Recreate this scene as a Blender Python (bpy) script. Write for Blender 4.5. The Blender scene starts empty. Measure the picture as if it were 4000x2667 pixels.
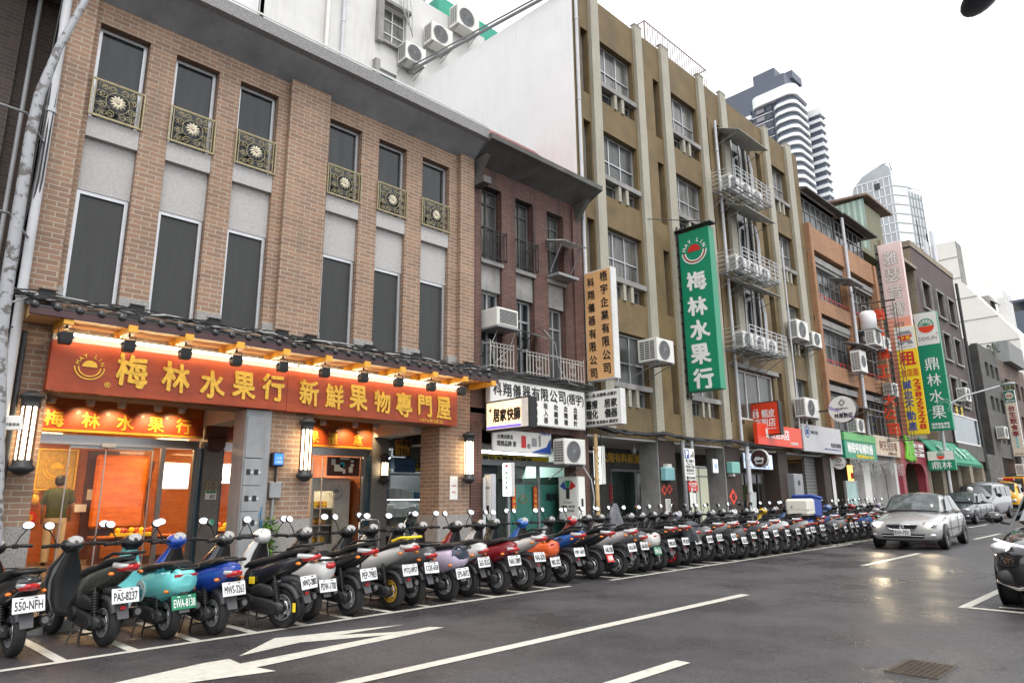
import bpy, math, random
from mathutils import Vector, Matrix
random.seed(7)
S = bpy.context.scene
COL = S.collection
PI = math.pi
R = math.radians

# ------------------------------------------------------------------ camera
H = 1.45                       # eye height
GR = .006                      # the street climbs slightly along +X
F_PX = 2667.0
pitch, roll, yaw = .228791557, -.00948121565, .774307985
fwd = Vector((math.sin(yaw)*math.cos(pitch), math.cos(yaw)*math.cos(pitch), math.sin(pitch)))
r0 = Vector((math.cos(yaw), -math.sin(yaw), 0)); u0 = r0.cross(fwd)
rt = r0*math.cos(roll) + u0*math.sin(roll); up = u0*math.cos(roll) - r0*math.sin(roll)
cam_d = bpy.data.cameras.new('camera'); cam = bpy.data.objects.new('camera', cam_d); COL.objects.link(cam)
cam.matrix_world = Matrix(((rt.x, up.x, -fwd.x, 0), (rt.y, up.y, -fwd.y, 0), (rt.z, up.z, -fwd.z, H), (0, 0, 0, 1)))
cam_d.sensor_width = 36; cam_d.lens = 36*F_PX/4000; cam_d.clip_end = 3000; cam_d.clip_start = .05
S.camera = cam

def ray(px, py): return rt*((px-2000)/F_PX) - up*((py-1333.5)/F_PX) + fwd
def atY(px, py, Y): d = ray(px, py); return d*(Y/d.y) + Vector((0, 0, H))
def atX(px, py, X): d = ray(px, py); return d*(X/d.x) + Vector((0, 0, H))
def gz(x): return GR*x

# ------------------------------------------------------------------ world, sun, exposure
SUN_EL, SUN_AZ = 62, 200
W = bpy.data.worlds.new('World'); S.world = W; W.use_nodes = True
nt = W.node_tree; nt.nodes.clear()
sky = nt.nodes.new('ShaderNodeTexSky'); sky.sky_type = 'NISHITA'; sky.sun_disc = False
sky.sun_elevation = R(SUN_EL); sky.sun_rotation = R(SUN_AZ); sky.dust_density = 4; sky.air_density = 1
hs = nt.nodes.new('ShaderNodeHueSaturation'); hs.inputs['Saturation'].default_value = .10
mx = nt.nodes.new('ShaderNodeMix'); mx.data_type = 'RGBA'; mx.inputs[0].default_value = .72     # a closed cloud cover
mx.inputs[7].default_value = (6.9, 7.0, 7.15, 1)
bg = nt.nodes.new('ShaderNodeBackground'); bg.inputs['Strength'].default_value = .125
wo = nt.nodes.new('ShaderNodeOutputWorld')
nt.links.new(sky.outputs[0], hs.inputs['Color']); nt.links.new(hs.outputs[0], mx.inputs[6])
nt.links.new(mx.outputs[2], bg.inputs['Color']); nt.links.new(bg.outputs[0], wo.inputs['Surface'])
sd = bpy.data.lights.new('sun', 'SUN'); sd.energy = .8; sd.angle = R(25); sd.color = (1, .97, .93)
so = bpy.data.objects.new('sun', sd); COL.objects.link(so)
so.rotation_euler = (R(90-SUN_EL), 0, R(180-SUN_AZ)); so.location = (0, -20, 60)
S.view_settings.view_transform = 'Standard'; S.view_settings.look = 'None'
S.view_settings.exposure = 1.18; S.view_settings.gamma = 1
S.cycles.use_denoising = True
S.cycles.max_bounces = 7; S.cycles.diffuse_bounces = 3; S.cycles.glossy_bounces = 3; S.cycles.transparent_max_bounces = 12
S.cycles.sample_clamp_indirect = 6; S.cycles.caustics_reflective = False; S.cycles.caustics_refractive = False

# ------------------------------------------------------------------ object helpers
def tag(o, label=None, cat=None, group=None, kind=None):
    if label: o['label'] = label
    if cat: o['category'] = cat
    if group: o['group'] = group
    if kind: o['kind'] = kind
    return o
def thing(name, label, cat, loc=(0, 0, 0), group=None):
    o = bpy.data.objects.new(name, None); o.empty_display_size = .1; COL.objects.link(o); o.location = loc
    return tag(o, label, cat, group)
def wloc(o):
    v = Vector((0, 0, 0))
    while o is not None: v += Vector(o.location); o = o.parent
    return v

class M:
    """collects geometry and links it as one mesh object"""
    def __init__(s): s.v = []; s.f = []; s.sm = []; s.cuts = []
    def add(s, vs, fs, smooth=False):
        n = len(s.v); s.cuts.append(n); s.v += [tuple(v) for v in vs]
        for f in fs: s.f.append([i+n for i in f]); s.sm.append(smooth)
        return s
    def box(s, x0, x1, y0, y1, z0, z1, T=None):
        vs = [(x, y, z) for x in (x0, x1) for y in (y0, y1) for z in (z0, z1)]
        if T: vs = [T @ Vector(v) for v in vs]
        return s.add(vs, [(0, 1, 3, 2), (4, 6, 7, 5), (0, 4, 5, 1), (2, 3, 7, 6), (0, 2, 6, 4), (1, 5, 7, 3)])
    def cbox(s, x0, x1, y0, y1, z0, z1, c=.02, T=None):
        """box with chamfered edges"""
        vs = []; X = (x0, x1); Y = (y0, y1); Z = (z0, z1); idx = {}
        sg = (1, -1)
        for i in (0, 1):
            for j in (0, 1):
                for k in (0, 1):
                    for a in range(3):
                        p = [X[i]+sg[i]*c, Y[j]+sg[j]*c, Z[k]+sg[k]*c]; p[a] = (X, Y, Z)[a][(i, j, k)[a]]
                        idx[i, j, k, a] = len(vs); vs.append(Vector(p))
        g = lambda i, j, k, a: idx[i, j, k, a]
        fs = []
        for i in (0, 1):
            fs.append([g(i, 0, 0, 0), g(i, 1, 0, 0), g(i, 1, 1, 0), g(i, 0, 1, 0)])
            fs.append([g(0, i, 0, 1), g(1, i, 0, 1), g(1, i, 1, 1), g(0, i, 1, 1)])
            fs.append([g(0, 0, i, 2), g(1, 0, i, 2), g(1, 1, i, 2), g(0, 1, i, 2)])
            for j in (0, 1):
                fs.append([g(i, j, 0, 0), g(i, j, 1, 0), g(i, j, 1, 1), g(i, j, 0, 1)])
                fs.append([g(i, 0, j, 0), g(i, 1, j, 0), g(i, 1, j, 2), g(i, 0, j, 2)])
                fs.append([g(0, i, j, 1), g(1, i, j, 1), g(1, i, j, 2), g(0, i, j, 2)])
                for k in (0, 1): fs.append([g(i, j, k, 0), g(i, j, k, 1), g(i, j, k, 2)])
        cen = Vector(((x0+x1)/2, (y0+y1)/2, (z0+z1)/2)); out = []
        for f in fs:
            n = (vs[f[1]]-vs[f[0]]).cross(vs[f[2]]-vs[f[0]]); m = sum((vs[q] for q in f), Vector())/len(f)
            out.append(f if n.dot(m-cen) > 0 else f[::-1])
        if T: vs = [T @ v for v in vs]
        return s.add(vs, out)
    def quad(s, a, b, c, d): return s.add([a, b, c, d], [(0, 1, 2, 3)])
    def cyl(s, p0, p1, r0, r1=None, n=12, cap=True, smooth=True):
        r1 = r0 if r1 is None else r1
        p0, p1 = Vector(p0), Vector(p1); d = (p1-p0).normalized()
        a = d.orthogonal().normalized(); b = d.cross(a); k = len(s.v); vs = []
        for p, r in ((p0, r0), (p1, r1)):
            for i in range(n): t = 2*PI*i/n; vs.append(p + a*(r*math.cos(t)) + b*(r*math.sin(t)))
        s.add(vs, [(i, (i+1) % n, n+(i+1) % n, n+i) for i in range(n)], smooth)
        if cap: s.add(vs, [tuple(range(n))[::-1], tuple(range(n, 2*n))])
        return s
    def tube(s, pts, r, n=6, closed=False, cap=True):
        pts = [Vector(p) for p in pts]; m = len(pts); vs = []; prev = None
        for i, p in enumerate(pts):
            if closed: d = pts[(i+1) % m]-pts[i-1]
            else: d = pts[min(i+1, m-1)]-pts[max(i-1, 0)]
            d.normalize()
            if prev is None: a = d.orthogonal().normalized()
            else: a = (prev - d*prev.dot(d)).normalized()
            prev = a; b = d.cross(a); rr = r[i] if isinstance(r, (list, tuple)) else r
            for k in range(n): t = 2*PI*k/n; vs.append(p + a*(rr*math.cos(t)) + b*(rr*math.sin(t)))
        fs = []
        for i in range(m if closed else m-1):
            j = (i+1) % m
            for k in range(n): fs.append((i*n+k, i*n+(k+1) % n, j*n+(k+1) % n, j*n+k))
        s.add(vs, fs, True)
        if cap and not closed: s.add(vs[:n]+vs[-n:], [tuple(range(n))[::-1], tuple(range(n, 2*n))])
        return s
    def rings(s, rs, cap=True, smooth=True):
        n = len(rs[0]); vs = [p for r in rs for p in r]; fs = []
        for i in range(len(rs)-1):
            for k in range(n): fs.append((i*n+k, i*n+(k+1) % n, (i+1)*n+(k+1) % n, (i+1)*n+k))
        s.add(vs, fs, smooth)
        if cap: s.add(list(rs[0])+list(rs[-1]), [tuple(range(n))[::-1], tuple(range(n, 2*n))], smooth)
        return s
    def loftY(s, secs, n=14, p=2.6, x0=0.0, cap=True):
        """rings in XZ along Y: (y, z, half width, half height[, x])"""
        rs = []
        for q in secs:
            y, z, w, h = q[:4]; xx = q[4] if len(q) > 4 else x0; r = []
            for i in range(n):
                t = 2*PI*i/n; c, e = math.cos(t), math.sin(t)
                r.append((xx+w*math.copysign(abs(c)**(2/p), c), y, z+h*math.copysign(abs(e)**(2/p), e)))
            rs.append(r)
        return s.rings(rs, cap)
    def loftZ(s, secs, n=14, p=2.6, cap=True):
        """rings in XY along Z: (z, y, half width, half thickness)"""
        rs = []
        for z, y, w, h in secs:
            r = []
            for i in range(n):
                t = 2*PI*i/n; c, e = math.cos(t), math.sin(t)
                r.append((w*math.copysign(abs(c)**(2/p), c), y+h*math.copysign(abs(e)**(2/p), e), z))
            rs.append(r)
        return s.rings(rs, cap)
    def ell(s, c, rx, ry, rz, nu=12, nv=8, T=None):
        vs = []; c = Vector(c)
        for j in range(nv+1):
            ph = PI*j/nv
            for i in range(nu):
                t = 2*PI*i/nu; v = Vector((rx*math.sin(ph)*math.cos(t), ry*math.sin(ph)*math.sin(t), -rz*math.cos(ph)))
                vs.append(c + (T @ v if T else v))
        fs = [(j*nu+i, j*nu+(i+1) % nu, (j+1)*nu+(i+1) % nu, (j+1)*nu+i) for j in range(nv) for i in range(nu)]
        return s.add(vs, fs, True)
    def lathe(s, prof, c=(0, 0, 0), n=20, axis='Z', smooth=True, closed=False):
        """profile of (radius, height) turned about an axis through c"""
        vs = []; c = Vector(c)
        for rr, hh in prof:
            for i in range(n):
                t = 2*PI*i/n; a, b = rr*math.cos(t), rr*math.sin(t)
                vs.append(c + Vector({'Z': (a, b, hh), 'X': (hh, a, b), 'Y': (b, hh, a)}[axis]))
        m = len(prof); fs = []
        for j in range(m if closed else m-1):
            q = (j+1) % m
            for i in range(n): fs.append((j*n+i, j*n+(i+1) % n, q*n+(i+1) % n, q*n+i))
        return s.add(vs, fs, smooth)
    def prism(s, pts, d):
        """flat outline (3-D points) pushed along the vector d"""
        pts = [Vector(p) for p in pts]; n = len(pts); d = Vector(d)
        s.add(pts + [p+d for p in pts], [tuple(range(n)), tuple(range(n, 2*n))[::-1]] + [(i, i+n, (i+1) % n+n, (i+1) % n) for i in range(n)])
        return s
    def wall(s, x0, x1, z0, z1, y0, y1, holes=()):
        """slab facing -Y (front y0, back y1) with rectangular openings (xa, xb, za, zb)"""
        xs = sorted({x0, x1} | {min(max(h[i], x0), x1) for h in holes for i in (0, 1)})
        zs = sorted({z0, z1} | {min(max(h[i], z0), z1) for h in holes for i in (2, 3)})
        def solid(i, j):
            if i < 0 or j < 0 or i >= len(xs)-1 or j >= len(zs)-1: return False
            cx, cz = (xs[i]+xs[i+1])/2, (zs[j]+zs[j+1])/2
            return not any(h[0] < cx < h[1] and h[2] < cz < h[3] for h in holes)
        for i in range(len(xs)-1):
            for j in range(len(zs)-1):
                if not solid(i, j): continue
                a, b, c, d = xs[i], xs[i+1], zs[j], zs[j+1]
                s.quad((a, y0, c), (b, y0, c), (b, y0, d), (a, y0, d)); s.quad((a, y1, d), (b, y1, d), (b, y1, c), (a, y1, c))
                if not solid(i-1, j): s.quad((a, y1, c), (a, y0, c), (a, y0, d), (a, y1, d))
                if not solid(i+1, j): s.quad((b, y0, c), (b, y1, c), (b, y1, d), (b, y0, d))
                if not solid(i, j-1): s.quad((a, y1, c), (b, y1, c), (b, y0, c), (a, y0, c))
                if not solid(i, j+1): s.quad((a, y0, d), (b, y0, d), (b, y1, d), (a, y1, d))
        return s
    def frame(s, x0, x1, z0, z1, y0, y1, t):
        s.box(x0, x0+t, y0, y1, z0, z1); s.box(x1-t, x1, y0, y1, z0, z1)
        s.box(x0+t, x1-t, y0, y1, z0, z0+t); s.box(x0+t, x1-t, y0, y1, z1-t, z1); return s
    def text(s, st, c, right, upv, w=None, h=None, bold=.0, ext=.004, wob=0.0, slant=0.0):
        """lettering centred on c, fitted to w x h (one of them may be None)"""
        vs, fs, bb = glyphs(st, 0, wob, slant); right, upv = Vector(right).normalized(), Vector(upv).normalized()
        nrm = right.cross(upv); gw, gh = max(bb[1]-bb[0], 1e-4), max(bb[3]-bb[2], 1e-4)
        sx = w/gw if w else h/gh; sy = h/gh if h else sx
        cx, cy = (bb[0]+bb[1])/2, (bb[2]+bb[3])/2; c = Vector(c); o = []
        sh = ((0, 0),) if not bold else ((bold, bold*.5), (-bold, -bold*.5), (bold*.5, -bold), (-bold*.5, bold))   # thicker strokes: shifted layers a hair apart
        for k, (dx, dy) in enumerate(sh):
            s.add([c + right*((x+dx-cx)*sx) + upv*((y+dy-cy)*sy) + nrm*(z*ext+k*.0006) for x, y, z in vs], fs)
        return s
    def each(s, name, m, parent, **k):
        """every added solid becomes a part of its own"""
        out = []; cuts = s.cuts+[len(s.v)]
        for a, c in zip(cuts[:-1], cuts[1:]):
            b = M(); b.v = s.v[a:c]; q = [(f, sm) for f, sm in zip(s.f, s.sm) if a <= f[0] < c]; b.f = [[i-a for i in f] for f, _ in q]; b.sm = [sm for _, sm in q]
            out.append(b.obj(name, m, parent, **k))
        return out
    def obj(s, name, m, parent=None, loc=None, label=None, smooth=False, sub=0):
        off = wloc(parent) if parent else Vector(loc or (0, 0, 0))
        me = bpy.data.meshes.new(name)
        me.from_pydata([(v[0]-off.x, v[1]-off.y, v[2]-off.z) for v in s.v], [], s.f)
        me.polygons.foreach_set('use_smooth', [bool(a or smooth) for a in s.sm])
        me.validate(); me.update()
        o = bpy.data.objects.new(name, me); COL.objects.link(o); me.materials.append(m)
        if parent: o.parent = parent
        else: o.location = off
        if label: o['label'] = label
        if sub:
            q = o.modifiers.new('smooth', 'SUBSURF'); q.levels = sub; q.render_levels = sub
        return o

# lettering: font curves turned into plain meshes, cached
_gl = {}
_tsc = bpy.data.scenes.new('lettering_workshop')
def glyphs(st, bold=0.0, wob=0.0, slant=0.0):
    key = (st, wob, slant)
    if key in _gl: return _gl[key]
    cu = bpy.data.curves.new('t', 'FONT'); cu.body = st; cu.size = 1; cu.extrude = .5; cu.resolution_u = 2
    o = bpy.data.objects.new('t', cu); _tsc.collection.objects.link(o)
    _tsc.view_layers[0].update(); dg = _tsc.view_layers[0].depsgraph
    me = bpy.data.meshes.new_from_object(o.evaluated_get(dg), depsgraph=dg)
    vs = [list(v.co) for v in me.vertices]; fs = [list(p.vertices) for p in me.polygons]
    for v in vs:
        v[2] += .5
        if wob:                                                      # brush-written look
            x, y = v[0], v[1]
            v[0] = x + wob*(math.sin(5*y+1.3*x)*.5 + math.sin(11*y+2)*.25) + .12*wob*math.sin(23*x)
            v[1] = y + wob*(math.sin(6*x+.7)*.5 + .3*math.sin(13*x+y*3))
        v[0] += slant*v[1]
    _tsc.collection.objects.unlink(o); bpy.data.objects.remove(o); bpy.data.curves.remove(cu); bpy.data.meshes.remove(me)
    if not vs: vs, fs = [[0, 0, 0]], []
    bb = (min(v[0] for v in vs), max(v[0] for v in vs), min(v[1] for v in vs), max(v[1] for v in vs))
    _gl[key] = (vs, fs, bb); return _gl[key]

# ------------------------------------------------------------------ materials
def nodes(name):
    m = bpy.data.materials.new(name); m.use_nodes = True; t = m.node_tree; b = t.nodes['Principled BSDF']
    return m, t, b
def N(t, typ, **kw):
    n = t.nodes.new(typ)
    for k, v in kw.items():
        if k in n.inputs: n.inputs[k].default_value = v
        else: setattr(n, k, v)
    return n
def coords(t, obj=False, scale=None):
    if obj: o = N(t, 'ShaderNodeTexCoord').outputs['Object']
    else: o = N(t, 'ShaderNodeNewGeometry').outputs['Position']
    if scale:
        mp = N(t, 'ShaderNodeMapping'); mp.inputs['Scale'].default_value = scale; t.links.new(o, mp.inputs[0]); o = mp.outputs[0]
    return o
def ramp(t, src, a, b, ca=(0, 0, 0, 1), cb=(1, 1, 1, 1)):
    r = N(t, 'ShaderNodeValToRGB'); r.color_ramp.elements[0].position = a; r.color_ramp.elements[1].position = b
    r.color_ramp.elements[0].color = ca; r.color_ramp.elements[1].color = cb; t.links.new(src, r.inputs[0]); return r.outputs[0]
def mixc(t, fac, a, b, mode='MIX'):
    m = N(t, 'ShaderNodeMix', data_type='RGBA', blend_type=mode)
    for sock, v in ((0, fac), (6, a), (7, b)):
        if isinstance(v, bpy.types.NodeSocket): t.links.new(v, m.inputs[sock])
        elif sock == 0: m.inputs[0].default_value = v
        else: m.inputs[sock].default_value = (*v[:3], 1)
    return m.outputs[2]
def bumpn(t, b, src, st, dist=.01):
    n = N(t, 'ShaderNodeBump'); n.inputs['Strength'].default_value = st; n.inputs['Distance'].default_value = dist
    t.links.new(src, n.inputs['Height']); t.links.new(n.outputs[0], b.inputs['Normal'])
def noise(t, co, sc, det=4, ro=.6):
    n = N(t, 'ShaderNodeTexNoise'); n.inputs['Scale'].default_value = sc; n.inputs['Detail'].default_value = det; n.inputs['Roughness'].default_value = ro
    t.links.new(co, n.inputs['Vector']); return n.outputs['Fac']

_mats = {}
def mat(name, col, rough=.5, metal=0, var=.12, vs=6, bump=0, bs=40, coat=0, emit=0, streak=0, spec=.5, obj=False, grime=(.10, .095, .085)):
    """plain surface with a little natural unevenness; streak = rain-washed dirt running down"""
    if name in _mats: return _mats[name]
    m, t, b = nodes(name); co = coords(t, obj); c = col
    if var:
        n = ramp(t, noise(t, co, vs), .3, .7)
        c = mixc(t, n, [max(0, x*(1-var)) for x in col], [min(1, x*(1+var)) for x in col])
    if streak:
        st = ramp(t, noise(t, coords(t, obj, (5, 5, .35)), 1.6, 5, .7), .48, .72)
        st2 = ramp(t, noise(t, co, .9, 5), .42, .62)
        mm = N(t, 'ShaderNodeMath', operation='MULTIPLY'); t.links.new(st, mm.inputs[0]); t.links.new(st2, mm.inputs[1])
        m2 = N(t, 'ShaderNodeMath', operation='MULTIPLY'); t.links.new(mm.outputs[0], m2.inputs[0]); m2.inputs[1].default_value = streak
        c = mixc(t, m2.outputs[0], c, grime)
    if isinstance(c, bpy.types.NodeSocket): t.links.new(c, b.inputs['Base Color'])
    else: b.inputs['Base Color'].default_value = (*c[:3], 1)
    b.inputs['Roughness'].default_value = rough; b.inputs['Metallic'].default_value = metal
    b.inputs['Specular IOR Level'].default_value = spec
    if coat: b.inputs['Coat Weight'].default_value = coat; b.inputs['Coat Roughness'].default_value = .04
    if bump: bumpn(t, b, noise(t, co, bs, 3), bump)
    if emit:
        b.inputs['Emission Color'].default_value = (*col[:3], 1); b.inputs['Emission Strength'].default_value = emit
    _mats[name] = m; return m

def brick(name, c1, c2, mortar, bw, rh, mo=.007, dirt=.35, rough=.75, grime=(.06, .055, .05), stack=False, bstr=.5):
    m, t, b = nodes(name); g = N(t, 'ShaderNodeNewGeometry'); s = N(t, 'ShaderNodeSeparateXYZ'); t.links.new(g.outputs['Position'], s.inputs[0])
    ad = N(t, 'ShaderNodeMath', operation='ADD'); t.links.new(s.outputs[0], ad.inputs[0]); t.links.new(s.outputs[1], ad.inputs[1])
    cb = N(t, 'ShaderNodeCombineXYZ'); t.links.new(ad.outputs[0], cb.inputs[0]); t.links.new(s.outputs[2], cb.inputs[1])
    br = N(t, 'ShaderNodeTexBrick'); t.links.new(cb.outputs[0], br.inputs['Vector'])
    br.inputs['Scale'].default_value = 1; br.inputs['Mortar Size'].default_value = mo; br.inputs['Brick Width'].default_value = bw
    br.inputs['Row Height'].default_value = rh; br.inputs['Bias'].default_value = 0; br.inputs['Mortar Smooth'].default_value = .2
    if stack: br.offset = 0
    br.inputs['Color1'].default_value = (*c1, 1); br.inputs['Color2'].default_value = (*c2, 1); br.inputs['Mortar'].default_value = (*mortar, 1)
    n1 = ramp(t, noise(t, g.outputs['Position'], 1.1, 5), .35, .75)
    c = mixc(t, n1, br.outputs['Color'], [x*.78 for x in (1, .97, .94)], 'MULTIPLY')
    st = ramp(t, noise(t, coords(t, False, (4, 4, .3)), 1.5, 5, .7), .5, .75)
    k = N(t, 'ShaderNodeMath', operation='MULTIPLY'); t.links.new(st, k.inputs[0]); k.inputs[1].default_value = dirt
    c = mixc(t, k.outputs[0], c, grime); t.links.new(c, b.inputs['Base Color']); b.inputs['Roughness'].default_value = rough
    inv = N(t, 'ShaderNodeMath', operation='SUBTRACT'); inv.inputs[0].default_value = 1; t.links.new(br.outputs['Fac'], inv.inputs[1])
    bumpn(t, b, inv.outputs[0], bstr, .006); return m

def ribbed(name, col, period=.035, rough=.6, dirt=.3, grime=(.12, .10, .07), axis=2):
    """facing tile with fine horizontal ribs"""
    m, t, b = nodes(name); g = N(t, 'ShaderNodeNewGeometry'); s = N(t, 'ShaderNodeSeparateXYZ'); t.links.new(g.outputs['Position'], s.inputs[0])
    mu = N(t, 'ShaderNodeMath', operation='MULTIPLY'); t.links.new(s.outputs[axis], mu.inputs[0]); mu.inputs[1].default_value = 2*PI/period
    sn = N(t, 'ShaderNodeMath', operation='SINE'); t.links.new(mu.outputs[0], sn.inputs[0])
    r1 = ramp(t, sn.outputs[0], .0, .55); c = mixc(t, r1, [x*.62 for x in col], col)
    n1 = ramp(t, noise(t, g.outputs['Position'], 1.3, 5), .3, .7); c = mixc(t, n1, c, (.84, .83, .80), 'MULTIPLY')
    st = ramp(t, noise(t, coords(t, False, (4, 4, .3)), 1.7, 5, .7), .5, .74)
    k = N(t, 'ShaderNodeMath', operation='MULTIPLY'); t.links.new(st, k.inputs[0]); k.inputs[1].default_value = dirt
    c = mixc(t, k.outputs[0], c, grime); t.links.new(c, b.inputs['Base Color']); b.inputs['Roughness'].default_value = rough
    bumpn(t, b, sn.outputs[0], .6, .006); return m

def granite(name, base, dark, light, sc=70, rough=.45):
    m, t, b = nodes(name); co = coords(t)
    n = noise(t, co, sc, 2, .8); c = mixc(t, ramp(t, n, .38, .5), dark, base); c = mixc(t, ramp(t, noise(t, co, sc*1.4, 2, .8), .56, .66), c, light)
    t.links.new(c, b.inputs['Base Color']); b.inputs['Roughness'].default_value = rough; bumpn(t, b, n, .15, .003); return m

def pane(name, tint=(1, 1, 1), refl=1.0):
    """thin clear glass: see-through, mirrors more at a glance"""
    m, t, b = nodes(name); t.nodes.remove(b); out = t.nodes['Material Output']
    tr = N(t, 'ShaderNodeBsdfTransparent'); tr.inputs[0].default_value = (*tint, 1)
    gl = N(t, 'ShaderNodeBsdfGlossy'); gl.inputs['Roughness'].default_value = .02
    fr = N(t, 'ShaderNodeFresnel'); fr.inputs[0].default_value = 1.45
    k = N(t, 'ShaderNodeMath', operation='MULTIPLY'); k.use_clamp = True; t.links.new(fr.outputs[0], k.inputs[0]); k.inputs[1].default_value = refl
    mx = N(t, 'ShaderNodeMixShader'); t.links.new(k.outputs[0], mx.inputs[0]); t.links.new(tr.outputs[0], mx.inputs[1]); t.links.new(gl.outputs[0], mx.inputs[2])
    t.links.new(mx.outputs[0], out.inputs['Surface']); return m

def darkglass(name, col, var=.5, scr=False, rough=.08):
    """window of an unlit room: dark, with curtains, screens and patchy reflections put into the colour"""
    m, t, b = nodes(name); co = coords(t, False, (2.2, 2.2, .25))
    n = ramp(t, noise(t, co, 2.5, 4, .7), .35, .68)
    c = mixc(t, n, [x*(1-var) for x in col], [min(1, x*(1+var)) for x in col])
    n2 = noise(t, coords(t), .55, 2); c = mixc(t, ramp(t, n2, .35, .7), c, (.6, .6, .6), 'MULTIPLY')
    t.links.new(c, b.inputs['Base Color']); b.inputs['Roughness'].default_value = rough
    if scr:                                                          # insect screen weave
        s = N(t, 'ShaderNodeSeparateXYZ'); g = N(t, 'ShaderNodeNewGeometry'); t.links.new(g.outputs['Position'], s.inputs[0])
        mu = N(t, 'ShaderNodeMath', operation='MULTIPLY'); t.links.new(s.outputs[2], mu.inputs[0]); mu.inputs[1].default_value = 2*PI/.022
        sn = N(t, 'ShaderNodeMath', operation='SINE'); t.links.new(mu.outputs[0], sn.inputs[0])
        c2 = mixc(t, ramp(t, sn.outputs[0], 0, .8), [x*.55 for x in col], [min(1, x*2.0) for x in col])
        c3 = mixc(t, .5, c, c2); t.links.new(c3, b.inputs['Base Color']); b.inputs['Roughness'].default_value = .35
    return m

def wet(name, dry, wetc, sc=1.0, rlo=.08, rhi=.42, grain=190, bst=.35):
    """rain-wet ground: puddled film over coarse grain"""
    m, t, b = nodes(name); co = coords(t)
    w = noise(t, co, .55*sc, 6, .62); w2 = ramp(t, w, .40, .62)
    g = noise(t, co, grain, 2, .7); gm = ramp(t, g, .35, .7)
    gm2 = ramp(t, noise(t, co, 28, 5, .8), .32, .68); c = mixc(t, gm, [x*.4 for x in dry], [x*1.9 for x in dry]); c = mixc(t, .55, c, mixc(t, gm2, [x*.35 for x in dry], [x*2.0 for x in dry])); k0 = N(t, 'ShaderNodeMath', operation='MULTIPLY'); t.links.new(w2, k0.inputs[0]); k0.inputs[1].default_value = .55; c = mixc(t, k0.outputs[0], c, wetc)
    p = ramp(t, noise(t, co, .16, 3), .45, .6); c = mixc(t, p, c, (.8, .79, .8), 'MULTIPLY'); t.links.new(c, b.inputs['Base Color'])
    sp = N(t, 'ShaderNodeMapRange'); t.links.new(ramp(t, noise(t, co, 42, 4, .8), .36, .64), sp.inputs[0]); sp.inputs['To Min'].default_value = .02; sp.inputs['To Max'].default_value = .85; t.links.new(sp.outputs[0], b.inputs['Specular IOR Level'])
    mr = N(t, 'ShaderNodeMapRange'); t.links.new(w2, mr.inputs[0]); mr.inputs['To Min'].default_value = rhi; mr.inputs['To Max'].default_value = rlo
    t.links.new(mr.outputs[0], b.inputs['Roughness'])
    g2 = noise(t, co, 32, 4, .65); ad = N(t, 'ShaderNodeMath', operation='ADD'); t.links.new(g, ad.inputs[0]); t.links.new(g2, ad.inputs[1])
    bumpn(t, b, ad.outputs[0], bst, .008); return m

def wood(name, a, bcol, rough=.4, sc=(1.2, 1.2, 14), coat=.2):
    m, t, b = nodes(name); n = ramp(t, noise(t, coords(t, False, sc), 1.5, 5, .65), .3, .7)
    c = mixc(t, n, a, bcol); n2 = ramp(t, noise(t, coords(t), 3.5, 6, .7), .35, .7); c = mixc(t, n2, c, (.72, .66, .62), 'MULTIPLY')
    t.links.new(c, b.inputs['Base Color']); b.inputs['Roughness'].default_value = rough; b.inputs['Coat Weight'].default_value = coat; return m

def lamp(name, col, st):
    return mat(name, col, .4, var=0, emit=st)

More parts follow.
